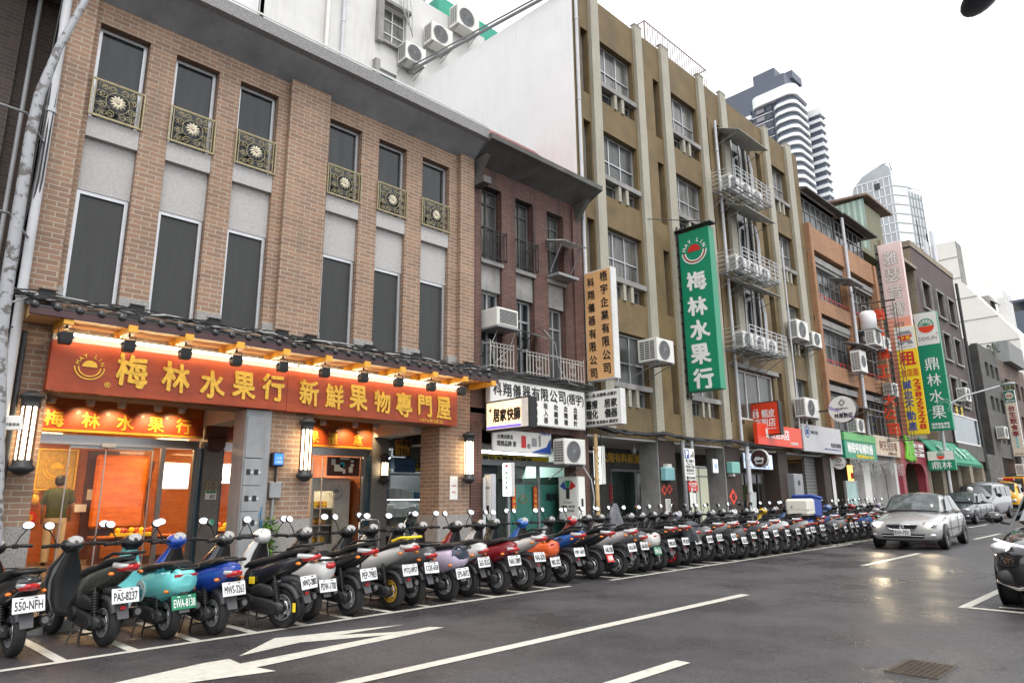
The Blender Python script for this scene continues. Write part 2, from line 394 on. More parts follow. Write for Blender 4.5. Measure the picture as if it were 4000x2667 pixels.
MT = dict(
    asphalt=wet('wet_asphalt', (.066, .062, .066), (.032, .031, .032), 1.0, .20, .55, 110, .9),
    tilefloor=wet('wet_pavement_tile', (.13, .115, .10), (.07, .06, .055), 2, .12, .4, 60, .2),
    kerb=mat('kerb_concrete', (.17, .165, .155), .45, var=.3, vs=9, bump=.3, streak=.4),
    roadpaint=mat('worn_road_paint', (.62, .60, .53), .33, var=.14, vs=14, bump=.25, bs=120, streak=.5, grime=(.2, .19, .17)),
    brick_tan=brick('tan_face_brick', (.34, .205, .130), (.25, .152, .104), (.42, .37, .30), .235, .074, .0075, .35, grime=(.13, .115, .085)),
    brick_dark=brick('dark_brown_brick', (.072, .045, .036), (.045, .031, .027), (.085, .075, .066), .2, .062, .007, .4),
    brick_red=brick('old_red_brick', (.19, .088, .068), (.13, .062, .05), (.05, .042, .038), .23, .056, .009, .95, grime=(.022, .019, .018)),
    tile_orange=brick('orange_wall_tile', (.47, .245, .125), (.39, .195, .10), (.20, .12, .075), .24, .066, .010, .25, stack=True),
    tile_purple=brick('purple_brown_tile', (.105, .07, .072), (.082, .056, .058), (.10, .08, .08), .11, .065, .005, .35),
    tile_beige=brick('beige_wall_tile', (.36, .30, .22), (.30, .25, .18), (.15, .12, .09), .3, .1, .012, .3),
    brick_pier=brick('brown_ribbed_pier_tile', (.085, .055, .045), (.07, .046, .038), (.03, .025, .022), .2, .04, .008, .3),
    rib=ribbed('cream_ribbed_tile', (.52, .49, .40)),
    olive=mat('mustard_brown_plaster', (.150, .104, .046), .75, var=.22, vs=1.7, bump=.2, bs=60, streak=.75, grime=(.085, .08, .06)),
    stucco=mat('grey_stucco', (.44, .43, .42), .9, var=.10, vs=30, bump=.9, bs=70),
    eave=granite('washed_stone_grey', (.22, .215, .215), (.11, .105, .105), (.38, .37, .37), 55, .6),
    soffit=mat('soffit_grey', (.27, .28, .295), .8, var=.3, vs=1.2, bump=.35, bs=60, streak=.2),
    granite=granite('speckled_granite', (.30, .285, .27), (.10, .095, .09), (.5, .48, .46), 75),
    granite_dk=granite('dark_speckled_granite', (.20, .19, .175), (.065, .06, .055), (.36, .34, .32), 75),
    whitewash=mat('white_painted_wall', (.80, .80, .80), .8, var=.035, vs=.8, streak=.22, grime=(.45, .45, .46), bump=.15, bs=30),
    offwhite=mat('grey_white_render', (.60, .595, .58), .85, var=.06, vs=1.2, streak=.45, grime=(.36, .345, .31), bump=.2, bs=20),
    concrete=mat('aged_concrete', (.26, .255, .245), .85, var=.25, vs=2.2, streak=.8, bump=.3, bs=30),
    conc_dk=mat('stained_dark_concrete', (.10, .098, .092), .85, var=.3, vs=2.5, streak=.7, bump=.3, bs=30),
    alu=mat('aluminium_frame', (.50, .51, .53), .38, .6, var=.08),
    whiteframe=mat('white_window_frame', (.62, .62, .60), .45, var=.08, streak=.3),
    steel=mat('brushed_steel', (.40, .40, .41), .3, .9, var=.06),
    bluestrip=mat('dark_blue_strip', (.02, .07, .11), .4, var=.1),
    glass=darkglass('dark_window_glass', (.022, .026, .028)),
    glass_scr=darkglass('screened_window', (.019, .020, .0195), .6, True),  # tone noise stands in for reflections across the screened panes
    glass_pale=darkglass('pale_reflection_glass', (.15, .148, .138), .5, rough=.15),  # pale grey base stands in for curtains and bright reflections
    glass_old=darkglass('old_frosted_glass', (.085, .092, .088), .5, rough=.25),
    glass_green=darkglass('green_tinted_glass', (.05, .14, .12), .3),
    clear=pane('shopfront_glass', (.97, .98, .98), .8),
    iron=mat('black_wrought_iron', (.020, .020, .019), .5, .3, var=.2),
    brass=mat('antique_brass', (.30, .255, .15), .5, .5, var=.3, vs=30, bump=.3, bs=90),
    gold=mat('gold_leaf_lettering', (.78, .46, .055), .38, .35, var=.22, vs=26),
    sign_wood=wood('orange_lacquered_wood', (.50, .075, .010), (.36, .050, .009), .5, (.8, .8, 6), .05),
    shop_wood=wood('amber_shop_panel', (.52, .16, .025), (.38, .095, .018), .4),
    dark_wood=wood('dark_red_wood', (.11, .035, .02), (.07, .022, .014), .4),
    beam=mat('yellow_painted_beam', (.72, .36, .035), .45, var=.1, vs=5),
    roofpan=mat('warm_lit_white_panel', (.70, .42, .18), .35, var=.05),  # warm lamp glow on the white panels is put into this orange colour
    tileroof=mat('black_glazed_roof_tile', (.020, .020, .023), .3, var=.3, vs=10, coat=.3),
    maroon=mat('maroon_fascia', (.055, .022, .024), .5, var=.2),
    black=mat('black_plastic', (.010, .010, .011), .42, var=.15, spec=.35, obj=True),
    rubber=mat('tyre_rubber', (.017, .017, .017), .62, var=.2, bump=.2, bs=120, obj=True),
    seat=mat('seat_vinyl', (.013, .013, .014), .48, var=.2, vs=12, bump=.15, bs=180, obj=True),
    engine=mat('engine_casting', (.035, .035, .037), .45, .4, var=.3, vs=18, obj=True),
    chrome=mat('chrome', (.72, .73, .75), .16, 1, var=0, obj=True),
    greymetal=mat('painted_grey_metal', (.27, .28, .29), .5, .1, var=.12, vs=4, streak=.3),
    darkmetal=mat('dark_painted_metal', (.035, .036, .038), .5, .2, var=.2),
    mirror=mat('mirror_glass', (.88, .90, .93), .03, 1, var=0, obj=True),
    red_lens=mat('red_tail_lens', (.42, .010, .012), .18, var=0, coat=.6, obj=True),
    amber_lens=mat('amber_lens', (.75, .19, .01), .2, var=0, coat=.5, obj=True),
    clear_lens=mat('clear_lamp_lens', (.62, .62, .62), .12, .3, var=.2, vs=40, coat=.8, obj=True),
    plate_w=mat('white_number_plate', (.78, .79, .79), .4, var=.03, obj=True),
    plate_g=mat('green_number_plate', (.01, .20, .10), .4, var=.05, obj=True),
    ink=mat('black_lettering', (.012, .012, .014), .5, var=0),
    ink_w=mat('white_lettering', (.82, .82, .80), .5, var=0),
    ink_red=mat('red_lettering', (.55, .018, .015), .5, var=0),
    ink_grn=mat('green_lettering', (.01, .22, .10), .5, var=0),
    ink_blue=mat('blue_lettering', (.02, .07, .34), .5, var=0),
    ink_grey=mat('grey_lettering', (.25, .25, .26), .5, var=0),
    sg_white=mat('white_sign_panel', (.76, .75, .71), .4, var=.04, vs=2, streak=.16, grime=(.45, .43, .38)),
    sg_green=mat('green_sign_panel', (.005, .235, .125), .4, var=.05, vs=1.5, streak=.12, grime=(.03, .10, .07)),
    sg_red=mat('orange_red_sign_panel', (.72, .055, .018), .4, var=.04, vs=2),
    sg_yellow=mat('yellow_sign_panel', (.86, .63, .02), .45, var=.03, vs=2),
    sg_orange=mat('faded_orange_sign_panel', (.78, .45, .20), .5, var=.10, vs=1.6, streak=.25, grime=(.66, .52, .36)),
    sg_pink=mat('sun_bleached_pink_panel', (.74, .56, .53), .5, var=.06, vs=1.3, streak=.1),
    sg_salmon=mat('salmon_panel', (.76, .33, .24), .5, var=.06, vs=1.3),
    ac=mat('cream_appliance_enamel', (.68, .67, .63), .45, var=.05, streak=.3, grime=(.35, .33, .29)),
    grille=mat('dark_louvre', (.10, .10, .10), .5, .3, var=.2),
    pipe_w=mat('white_pvc_pipe', (.52, .53, .55), .45, var=.1, vs=3, streak=.5, grime=(.25, .24, .22)),
    cable=mat('black_cable', (.013, .013, .014), .5, var=.2),
    cable_w=mat('grey_cable', (.42, .42, .41), .5, var=.2),
    navy=mat('tower_navy_grey', (.085, .10, .135), .5, var=.06, vs=.2),
    navy_glass=mat('tower_glass', (.05, .06, .085), .15, var=.3, vs=.3),
    tower_w=mat('tower_white', (.78, .79, .80), .5, var=.02, vs=.2),
)
def paint(col, name=None):
    nm = name or 'paint_%02x%02x%02x' % tuple(int(255*c) for c in col)
    return mat(nm, col, .26, var=.04, vs=3, coat=.8, obj=True)

# ------------------------------------------------------------------ ground
def sheet(name, x0, x1, y0, y1, dz, m, nx=1):
    b = M()
    for i in range(nx):
        a, c = x0+(x1-x0)*i/nx, x0+(x1-x0)*(i+1)/nx
        b.quad((a, y0, gz(a)+dz), (c, y0, gz(c)+dz), (c, y1, gz(c)+dz), (a, y1, gz(a)+dz))
    return tag(b.obj(name, m), kind='structure')
sheet('ground', -300, 700, -300, 700, -.05, MT['conc_dk'])
sheet('road', -60, 420, -40, 9.78, 0, MT['asphalt'])
pv = M()
for a, c in ((-40, 60), (60, 420)):
    T = lambda x, y, z: (x, y, gz(x)+z)
    pv.quad(T(a, 9.95, .13), T(c, 9.95, .13), T(c, 12.75, .17), T(a, 12.75, .17))
    pv.quad(T(a, 12.75, .17), T(c, 12.75, .17), T(c, 12.75, .30), T(a, 12.75, .30))
    pv.quad(T(a, 12.75, .30), T(c, 12.75, .30), T(c, 25, .30), T(a, 25, .30))
tag(pv.obj('pavement', MT['tilefloor']), kind='structure')
kb = M()
x = -20.0
while x < 110:
    T = Matrix.Translation((x, 0, gz(x)))
    kb.cbox(0.004, .996, 9.76, 9.955, -.1, .135, .018, T); x += 1
tag(kb.obj('kerb', MT['kerb']), kind='structure')

mk = .006
def line(name, pts, w=None):
    b = M()
    if w:
        for i in range(len(pts)-1):
            p, q = Vector((*pts[i], 0)), Vector((*pts[i+1], 0)); n = (q-p).normalized().cross(Vector((0, 0, 1)))*w/2
            b.quad(*[(v.x, v.y, gz(v.x)+mk) for v in (p+n, q+n, q-n, p-n)][::-1])
    else: b.add([(x, y, gz(x)+mk) for x, y in pts], [tuple(range(len(pts)))])
    o = b.obj(name, MT['roadpaint']); 
    if o.data.polygons[0].normal.z < 0: o.data.flip_normals()
    return tag(o, kind='structure')
line('road_marking', [(-4, 7.93), (9.05, 7.93)], .10)
line('road_marking', [(10.1, 7.90), (21.6, 7.93)], .10)
line('road_marking', [(20.6, 8.15), (27.5, 8.15)], .10)
for i in range(40):
    X = 1.18 + .62*i
    if not (9.1 < X < 10.1): line('road_marking', [(X, 7.98), (X-.06, 9.7)], .10)
line('road_marking', [(1.2, 5.24), (9.95, 5.27)], .15)
line('road_marking', [(1.0, 3.66), (5.68, 3.66)], .15)
for a, c, y in ((15.3, 19.1, 5.46), (25.5, 29.2, 5.75), (35, 39, 6.0), (45, 49, 6.2), (55, 60, 6.4)): line('road_marking', [(a, y), (c, y+.04)], .13)
line('road_marking', [(33.5, 7.7), (37.0, 7.75)], .13)
for pts in ([(10.55, 2.62), (18, 2.66)], [(10.62, 2.62), (10.55, 1.2)], [(10.9, 2.30), (11.0, 1.2)]): line('road_marking', pts, .12)
# turn arrow: stem, straight head and the side branch
line('road_marking', [(1.2, 6.62), (1.9, 6.69), (2.71, 6.86), (2.93, 6.85), (2.92, 6.58), (5.2, 6.74), (5.3, 6.58), (2.96, 6.33), (3.02, 6.07), (2.46, 6.21), (1.6, 6.36), (1.2, 6.45)])
line('road_marking', [(3.04, 6.90), (3.68, 7.48), (3.80, 7.44), (5.10, 7.08), (4.24, 7.10), (4.75, 6.78), (5.05, 6.72), (4.6, 6.70), (3.75, 7.05)])
mh = M()
T = Matrix.Translation((6.80, 2.06, gz(6.8)+.004)); mh.cbox(-.30, .30, -.20, .20, -.02, .004, .003, T)
for k in range(13):
    for j in range(8): mh.box(-.27+.043*k, -.245+.043*k, -.175+.044*j, -.15+.044*j, .004, .008, T)
tag(mh.obj('manhole_cover', mat('rusty_cast_iron', (.07, .055, .04), .4, .5, var=.5, vs=14), label='rectangular rusty iron cover set in the wet road', loc=(6.80, 2.06, .04)), cat='manhole cover')

# ------------------------------------------------------------------ helpers for fronts
def win(parent, x0, x1, z0, z1, yf, glass, frame, t=.045, mull=(), trans=(), name='window', depth=.06):
    """a window part: frame with mullions, its pane a sub-part"""
    b = M(); b.frame(x0, x1, z0, z1, yf, yf+depth, t)
    for mx_ in mull: b.box(mx_-t*.42, mx_+t*.42, yf+.006, yf+depth-.004, z0+t, z1-t)
    for tz in trans: b.box(x0+t, x1-t, yf+.003, yf+depth-.007, tz-t*.42, tz+t*.42)
    f = b.obj(name, frame, parent)
    M().quad((x0+t*.5, yf+depth*.6, z0+t*.5), (x1-t*.5, yf+depth*.6, z0+t*.5), (x1-t*.5, yf+depth*.6, z1-t*.5), (x0+t*.5, yf+depth*.6, z1-t*.5)).obj('pane', glass, f)
    return f
def part(b, name, m, parent, **k): return b.obj(name, m, parent, **k)
def ac_unit(x, y, z, w, d, h, label, group='air conditioners on the fronts', face='Y', grill='round', brackets=True):
    """outdoor unit: case, fan grille facing the street (Y) or the side (X), louvres"""
    t = thing('air_conditioner', label, 'air conditioner', (x, y, z), group)
    M().cbox(x, x+w, y, y+d, z, z+h, .012).obj('casing', MT['ac'], t)
    g = M()
    cx, cz, rr = x+w*.42, z+h*.5, min(w*.36, h*.42)
    g.lathe([(rr, 0), (rr, -.014), (rr*.96, -.02), (rr*.94, -.004)], (cx, y, cz), 24, 'Y')
    for k in range(5): g.lathe([(rr*(.2+.16*k), -.014), (rr*(.2+.16*k)+.006, -.014)], (cx, y, cz), 20, 'Y')
    for k in range(16): a = 2*PI*k/16; g.tube([(cx, y-.014, cz), (cx+rr*math.cos(a+.35)*.95, y-.014, cz+rr*math.sin(a+.35)*.95)], .004, 4)
    g.obj('fan_grille', MT['greymetal'], t)
    M().cyl((cx, y-.001, cz), (cx, y-.004, cz), rr*.93, n=24).obj('fan_opening', MT['grille'], t)
    lv = M()
    for r_ in range(8):
        for c_ in range(3): lv.box(x-.004, x+.002, y+d*(.14+.26*c_), y+d*(.36+.26*c_), z+h*(.12+.10*r_), z+h*(.18+.10*r_))
    lv.obj('side_louvre', MT['grille'], t)
    if brackets:
        br = M()
        for xx in (x+.08, x+w-.08):
            br.box(xx-.015, xx+.015, y-.02, y+d+.25, z-.035, z-.004); br.tube([(xx, y+.02, z-.03), (xx, y+d+.22, z-.32)], .013, 5)
        br.obj('wall_bracket', MT['greymetal'], t)
    return t
def pipe(pts, r, m, label, name='drainpipe', cat='drainpipe', group=None, clips=0):
    b = M(); b.tube(pts, r, 10)
    for k in range(clips):
        a, c = Vector(pts[0]), Vector(pts[-1]); p = a.lerp(c, (k+.5)/clips); d = (c-a).normalized()
        b.cyl(p-d*.03, p+d*.03, r*1.22, n=10)
    return tag(b.obj(name, m, loc=pts[0], label=label), cat=cat, group=group)
def sag(a, b, s, n=10, jit=0):
    a, b = Vector(a), Vector(b)
    return [a.lerp(b, i/n) - Vector((0, 0, s*4*(i/n)*(1-i/n))) + (Vector((0, random.uniform(-jit, jit), random.uniform(-jit, jit))) if 0 < i < n else Vector()) for i in range(n+1)]

# ------------------------------------------------------------------ tan brick shophouse
bt = thing('brick_shophouse', 'tan brick three storey shophouse with grey stucco panels above the orange fruit shop sign', 'building', (5.2, 10.4, .15))
slots = [(1.80, 2.48), (2.86, 3.53), (3.88, 4.55), (5.55, 6.23), (6.61, 7.27), (7.66, 8.36)]
ZS0, ZS1 = 4.10, 8.34
w = M(); w.wall(1.40, 8.97, 2.86, 8.95, 10.40, 10.82, [(a, b, ZS0, ZS1) for a, b in slots])
for a, b in ((1.40, 1.72), (4.73, 5.48), (8.59, 8.97)): w.box(a, b, 10.29, 10.405, 3.98, 8.72)
for a, b in ((1.42, 1.80), (4.81, 5.55), (8.21, 8.97)): w.box(a, b, 10.405, 11.0, 1.20, 2.865)
w.box(1.40, 1.46, 10.82, 19, .1, 8.9); w.box(8.93, 8.985, 10.82, 19, 3.0, 8.9)
w.obj('brick_wall', MT['brick_tan'], bt)
g = M()
for a, b in ((1.40, 1.83), (4.79, 5.57), (8.17, 9.0)):
    g.box(a, b, 10.375, 11.03, .72, 1.20); g.box(a-.004, b+.004, 10.37, 11.035, .1, .705)
for a, b in ((1.70, 1.80), (2.48, 2.86), (3.53, 3.88), (4.55, 4.735), (5.47, 5.55), (6.23, 6.61), (7.27, 7.66), (8.36, 8.60)): g.box(a-.004, b+.004, 10.365, 10.43, 3.98, 4.27)
g.each('granite_base', MT['granite'], bt)
for a, b in slots:
    M().box(a+.003, b-.003, 10.49, 10.7, 5.74, 6.53).obj('stucco_panel', MT['stucco'], bt)
    M().box(a+.003, b-.003, 10.41, 10.7, 6.53, 6.83).obj('stucco_band', MT['stucco'], bt)
    win(bt, a+.01, b-.01, 6.83, 8.33, 10.52, MT['glass'], MT['alu'], .05)
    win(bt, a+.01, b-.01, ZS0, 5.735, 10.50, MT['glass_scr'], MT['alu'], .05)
e = M(); sec = [(9.84, 9.04), (9.84, 9.27), (9.90, 9.32), (11.2, 9.42), (11.2, 8.75), (10.398, 8.70), (9.93, 9.0)]
e.prism([(.2, y, z) for y, z in sec], (8.80, 0, 0)); e.obj('eave', MT['eave'], bt)
s_ = M(); s_.quad((.2, 9.935, 8.992), (9.0, 9.935, 8.992), (9.0, 10.397, 8.692), (.2, 10.397, 8.692)); s_.obj('soffit', MT['soffit'], bt)
M().box(.2, 9.0, 11.2, 19, 8.9, 9.40).obj('flat_roof', MT['concrete'], bt)
M().box(.2, 9.0, 9.86, 9.875, 9.325, 9.36).obj('gutter_edge', MT['whiteframe'], bt)
c_ = M(); c_.box(1.46, 8.93, 10.83, 12.60, 3.10, 3.18); c_.box(4.55, 4.95, 10.83, 12.5, 2.78, 3.095); c_.box(8.05, 8.42, 11.0, 12.5, 2.78, 3.095)
c_.each('arcade_ceiling', MT['offwhite'], bt)
M().box(1.46, 8.93, 12.53, 12.62, 2.87, 3.10).obj('lintel_panel', MT['shop_wood'], bt)
# rose grilles before the upper windows
def spiral(b, cx, cz, r, a0, turns, y, rad=.0055, sgn=1):
    n = 14; b.tube([(cx+r*(1-.82*i/n)*math.cos(a0+sgn*turns*2*PI*i/n), y, cz+r*(1-.82*i/n)*math.sin(a0+sgn*turns*2*PI*i/n)) for i in range(n+1)], rad, 4, cap=False)
def rose_grille(x0, x1, z0, z1, lab):
    cx, cz, y = (x0+x1)/2, (z0+z1)/2, 10.37
    t = thing('window_grille', lab, 'window grille', (cx, y, z0), 'wrought iron rose grilles')
    f = M(); f.frame(x0, x1, z0, z1, y-.012, y+.012, .022); f.frame(x0+.05, x1-.05, z0+.022, z1-.022, y-.007, y+.007, .012); f.obj('frame', MT['brass'], t)
    b = M(); R0 = .155
    b.tube([(cx+R0*math.cos(2*PI*i/24), y, cz+R0*math.sin(2*PI*i/24)) for i in range(24)], .006, 5, closed=True)
    for k in range(8):
        a = 2*PI*(k+.5)/8; px, pz = cx+.215*math.cos(a), cz+.215*math.sin(a)
        spiral(b, px, pz, .055, a+PI, 1.2, y, sgn=1); spiral(b, px, pz, .055, a+PI, 1.2, y, sgn=-1)
    for sx in (-1, 1):
        for sz in (-1, 1):
            for q in range(3):
                spiral(b, cx+sx*(.225-.03*q), cz+sz*(.235-.0*q)*(1 if q == 0 else .82), .048, PI/2*q, 1.3, y, sgn=sx*sz)
            spiral(b, cx+sx*.24, cz+sz*.075, .05, PI/2, 1.2, y, sgn=sz)
    b.obj('scrollwork', MT['brass'], t)
    r_ = M()
    for k in range(12):
        a = 2*PI*k/12; T = Matrix.Rotation(-a, 3, 'Y')
        r_.ell((cx+.058*math.cos(a), y-.012, cz+.058*math.sin(a)), .058, .02, .022, 8, 6, T)
    r_.ell((cx, y-.025, cz), .022, .018, .022, 8, 6)
    r_.obj('rose', mat('pale_brass_rose', (.50, .45, .34), .45, .4, var=.25, vs=30), t)
ord_ = ['first', 'second', 'third', 'fourth', 'fifth', 'sixth']
for i, (a, b) in enumerate(slots):
    rose_grille(a-.015, b+.015, 6.84, 7.43, 'wrought iron rose grille on the %s upper window from the dark corner building' % ord_[i])

# ------------------------------------------------------------------ canopy with its lit signboard
cn = thing('shop_canopy', 'tiled canopy on yellow beams with white panels lit above the orange sign', 'canopy', (5.2, 10.0, 3.7))
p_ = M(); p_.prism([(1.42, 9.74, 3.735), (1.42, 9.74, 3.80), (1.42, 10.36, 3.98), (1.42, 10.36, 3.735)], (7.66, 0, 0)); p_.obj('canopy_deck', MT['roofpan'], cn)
M().cbox(1.38, 9.12, 9.70, 9.737, 3.70, 3.80, .006).obj('fascia', MT['maroon'], cn)
tl = M(); x = 1.42
while x < 9.06:
    tl.cyl((x, 9.69, 3.815), (x, 10.36, 4.00), .042, n=8); tl.ell((x, 9.70, 3.822), .05, .03, .05, 8, 6)
    tl.box(x+.05, x+.19, 9.715, 10.36, 3.805, 3.825, Matrix.Identity(4)); x += .24
tl.prism([(1.40, 9.70, 3.803), (1.40, 9.70, 3.812), (1.40, 10.36, 4.0), (1.40, 10.36, 3.985)], (7.70, 0, 0))
tl.obj('roof_tile', MT['tileroof'], cn)
for i in range(11):
    X = 1.80+.715*i; M().cbox(X-.055, X+.055, 9.66 if i else 9.72, 10.36, 3.635, 3.732, .004).obj('beam', MT['beam'], cn)
M().box(1.76, 8.6, 10.33, 10.395, 3.53, 3.63).obj('back_strip', MT['stucco'], cn)
lt = thing('strip_light', 'white tube light running along the top of the orange signboard', 'light', (5.2, 10.25, 3.57))
M().cyl((1.85, 10.12, 3.592), (5.05, 10.12, 3.592), .016, n=8).cyl((5.12, 10.12, 3.592), (8.54, 10.12, 3.592), .016, n=8).each('tube', lamp('white_tube', (1, .86, .62), 14), lt)
M().box(1.83, 8.56, 10.10, 10.14, 3.612, 3.63).obj('tray', MT['whiteframe'], lt)

sg = thing('shop_signboard', 'long orange wooden signboard with raised gold Chinese characters under the tiled canopy', 'sign', (5.1, 10.2, 2.87))
M().box(1.74, 4.955, 10.20, 10.37, 2.87, 3.52).obj('left_board', MT['sign_wood'], sg); M().box(4.962, 8.47, 10.20, 10.37, 2.865, 3.515).obj('right_board', MT['sign_wood'], sg)
L = M(); RX, UZ = (1, 0, 0), (0, 0, 1)
def arc_logo(b, c, s, right, upv, y_off=None, words='MAY LIN', half=True, ext=.012):
    """half sun over two bowls with letters arched above"""
    c, right, upv = Vector(c), Vector(right), Vector(upv); nrm = right.cross(upv)
    P2 = lambda x, z, q=0: c + right*(x*s) + upv*(z*s) + nrm*q
    def slab(pts):
        n = len(pts); f = [P2(x, z, ext) for x, z in pts]; k = [P2(x, z, 0) for x, z in pts]
        b.add(f+k, [tuple(range(n))] + [(i, i+n, (i+1) % n+n, (i+1) % n) for i in range(n)])
    if half: slab([(.48*math.cos(PI*i/16), .12+.46*math.sin(PI*i/16)) for i in range(17)])
    for r in (.74, .97):
        for i in range(20):
            a0, a1 = PI+PI*i/20, PI+PI*(i+1)/20; q = r-.085
            slab([(r*math.cos(a0), .1+r*math.sin(a0)*.93), (r*math.cos(a1), .1+r*math.sin(a1)*.93), (q*math.cos(a1), .1+q*math.sin(a1)*.93), (q*math.cos(a0), .1+q*math.sin(a0)*.93)])
    ws = words; n = len(ws)
    for i, ch in enumerate(ws):
        if ch == ' ': continue
        a = PI*(.90-.80*i/(n-1)); rr = .80; d = Vector((math.cos(a), math.sin(a)))
        b.text(ch, P2(rr*d.x, .14+rr*d.y, 0), right*d.y - upv*d.x, right*d.x + upv*d.y, h=.26*s, bold=.02, ext=ext)
YF = 10.198
arc_logo(L, (2.19, YF, 3.19), .185, RX, UZ)
L.text('®', (2.42, YF, 3.0), RX, UZ, h=.075, bold=.01, ext=.008)
for ch, x, z, h in zip('梅林水果行', (2.70, 3.27, 3.79, 4.26, 4.72), (3.22, 3.20, 3.16, 3.19, 3.21), (.44, .42, .40, .40, .40)):
    L.text(ch, (x, YF, z), RX, UZ, w=h*.86, h=h, bold=.028, ext=.018, wob=.05)
for ch, x, z, h in zip('新鮮果物專門屋', (5.33, 5.80, 6.26, 6.74, 7.21, 7.68, 8.13), (3.19, 3.17, 3.19, 3.17, 3.16, 3.18, 3.18), (.40, .40, .42, .38, .42, .38, .40)):
    L.text(ch, (x, YF, z), RX, UZ, w=h*.82, h=h, bold=.026, ext=.018, wob=.05)
L.text('1976年成立', (7.85, YF, 2.915), RX, UZ, w=.55, h=.065, bold=.01, ext=.006)
L.obj('lettering', MT['gold'], sg)
for i in range(10):
    X = 1.80+.715*i
    t = thing('stage_lamp', 'black box spotlight hanging from the %s yellow beam of the canopy' % ['first', 'second', 'third', 'fourth', 'fifth', 'sixth', 'seventh', 'eighth', 'ninth', 'tenth'][i], 'spotlight', (X, 9.80, 3.63), 'black spotlights under the canopy')
    M().rings([[(X+sx*w_, 9.80+sy*d_, z_) for sx, sy in ((-1, -1), (1, -1), (1, 1), (-1, 1))] for z_, w_, d_ in ((3.40, .062, .055), (3.44, .07, .06), (3.53, .075, .062), (3.545, .06, .05))], smooth=False).obj('lamp_body', MT['black'], t)
    y_ = M(); y_.tube([(X-.08, 9.80, 3.50), (X-.08, 9.80, 3.60), (X+.08, 9.80, 3.60), (X+.08, 9.80, 3.50)], .007, 5); y_.cyl((X, 9.8, 3.60), (X, 9.8, 3.636), .014, n=8); y_.cyl((X-.095, 9.8, 3.5), (X-.07, 9.8, 3.5), .018, n=8); y_.cyl((X+.07, 9.8, 3.5), (X+.095, 9.8, 3.5), .018, n=8)
    y_.obj('yoke', MT['darkmetal'], t)
# small floodlights on the canopy roof
for i, (x, nm) in enumerate(((1.60, 'first'), (2.66, 'second'), (3.72, 'third'), (4.80, 'fourth'), (5.30, 'fifth'), (6.43, 'sixth'), (7.47, 'seventh'), (8.75, 'eighth'))):
    t = thing('floodlight', 'small black floodlight on the canopy roof, %s from the dark corner building' % nm, 'floodlight', (x, 10.2, 4.0), 'black floodlights on the canopy roof')
    b = M(); b.box(x-.09, x+.09, 10.14, 10.26, 4.06, 4.13, Matrix.Translation((0, 0, 0))); b.prism([(x-.10, 10.12, 4.13), (x+.10, 10.12, 4.13), (x+.08, 10.27, 4.16), (x-.08, 10.27, 4.16)], (0, 0, .012)); b.obj('housing', MT['black'], t)
    b = M(); b.tube([(x-.1, 10.2, 4.09), (x-.1, 10.22, 4.0), (x+.1, 10.22, 4.0), (x+.1, 10.2, 4.09)], .008, 5); b.obj('stand', MT['darkmetal'], t)

# ------------------------------------------------------------------ recessed shop front
fs = thing('glass_storefront', 'glass shop front with steel frame glowing amber behind the parked scooters', 'shop front', (5, 12.7, .3))
M().box(1.47, 4.56, 12.62, 12.72, 2.30+.08, 2.53).box(4.95, 8.03, 12.62, 12.72, 2.38, 2.53).obj('door_header', MT['steel'], fs)
d = M()
for X in (2.12, 3.98, 4.52, 4.97, 7.98): d.box(X-.035, X+.035, 12.63, 12.71, .30, 2.378)
d.each('door_frame', MT['steel'], fs)
d = M()
for X in (2.60, 3.11, 3.82, 6.80, 7.02): d.box(X-.008, X+.008, 12.66, 12.685, .31, 2.33)
d.box(2.60, 3.08, 12.655, 12.69, 2.33, 2.378); d.box(3.14, 3.82, 12.655, 12.69, 2.33, 2.378); d.cbox(3.02, 3.24, 12.60, 12.63, 2.35, 2.42, .006)
d.each('door_rail', MT['alu'], fs)
M().quad((2.15, 12.67, .31), (3.95, 12.67, .31), (3.95, 12.67, 2.38), (2.15, 12.67, 2.38)).obj('left_pane', MT['clear'], fs)
M().quad((4.99, 12.67, .31), (7.95, 12.67, .31), (7.95, 12.67, 2.38), (4.99, 12.67, 2.38)).obj('right_pane', MT['clear'], fs)
M().quad((4.0, 12.67, .31), (4.5, 12.67, .31), (4.5, 12.67, 2.38), (4.0, 12.67, 2.38)).obj('side_pane', MT['clear'], fs)
b = M(); b.box(4.60, 4.92, 12.45, 12.75, .3, 2.855); b.box(8.04, 8.44, 12.45, 12.75, .3, 2.855); b.each('granite_pier', MT['granite_dk'], fs)
b = M(); b.box(4.555, 4.597, 12.5, 12.7, .3, 2.4); b.box(4.923, 4.96, 12.5, 12.7, .3, 2.4); b.box(7.995, 8.037, 12.5, 12.7, .3, 2.4); b.each('blue_trim', MT['bluestrip'], fs)
b = M(); b.prism([(4.60, 12.25, 2.86), (4.60, 12.36, 2.56), (4.60, 12.449, 2.50), (4.60, 12.449, 2.86)], (.32, 0, 0)); b.box(4.58, 4.94, 12.30, 12.449, 2.52, 2.56)
b.rings([[(4.76+sx*w_, y_, z_) for sx, y_ in ((-1, 12.36), (1, 12.36), (1, 12.449), (-1, 12.449))] for z_, w_ in ((2.34, .05), (2.37, .11), (2.42, .15), (2.52, .16))], smooth=False); b.obj('carved_bracket', MT['dark_wood'], fs)
b = M(); b.text('83', (4.76, 12.447, 1.75), RX, UZ, w=.20, h=.17, bold=.015, ext=.02); b.obj('house_number', MT['brass'], fs)
np_ = M(); np_.box(4.67, 4.86, 12.44, 12.449, 1.52, 1.67); o = np_.obj('number_plate', MT['plate_w'], fs)
b = M(); b.text('83', (4.79, 12.439, 1.57), RX, UZ, h=.06, bold=.02, ext=.002, slant=.2); b.obj('lettering', MT['ink'], o)
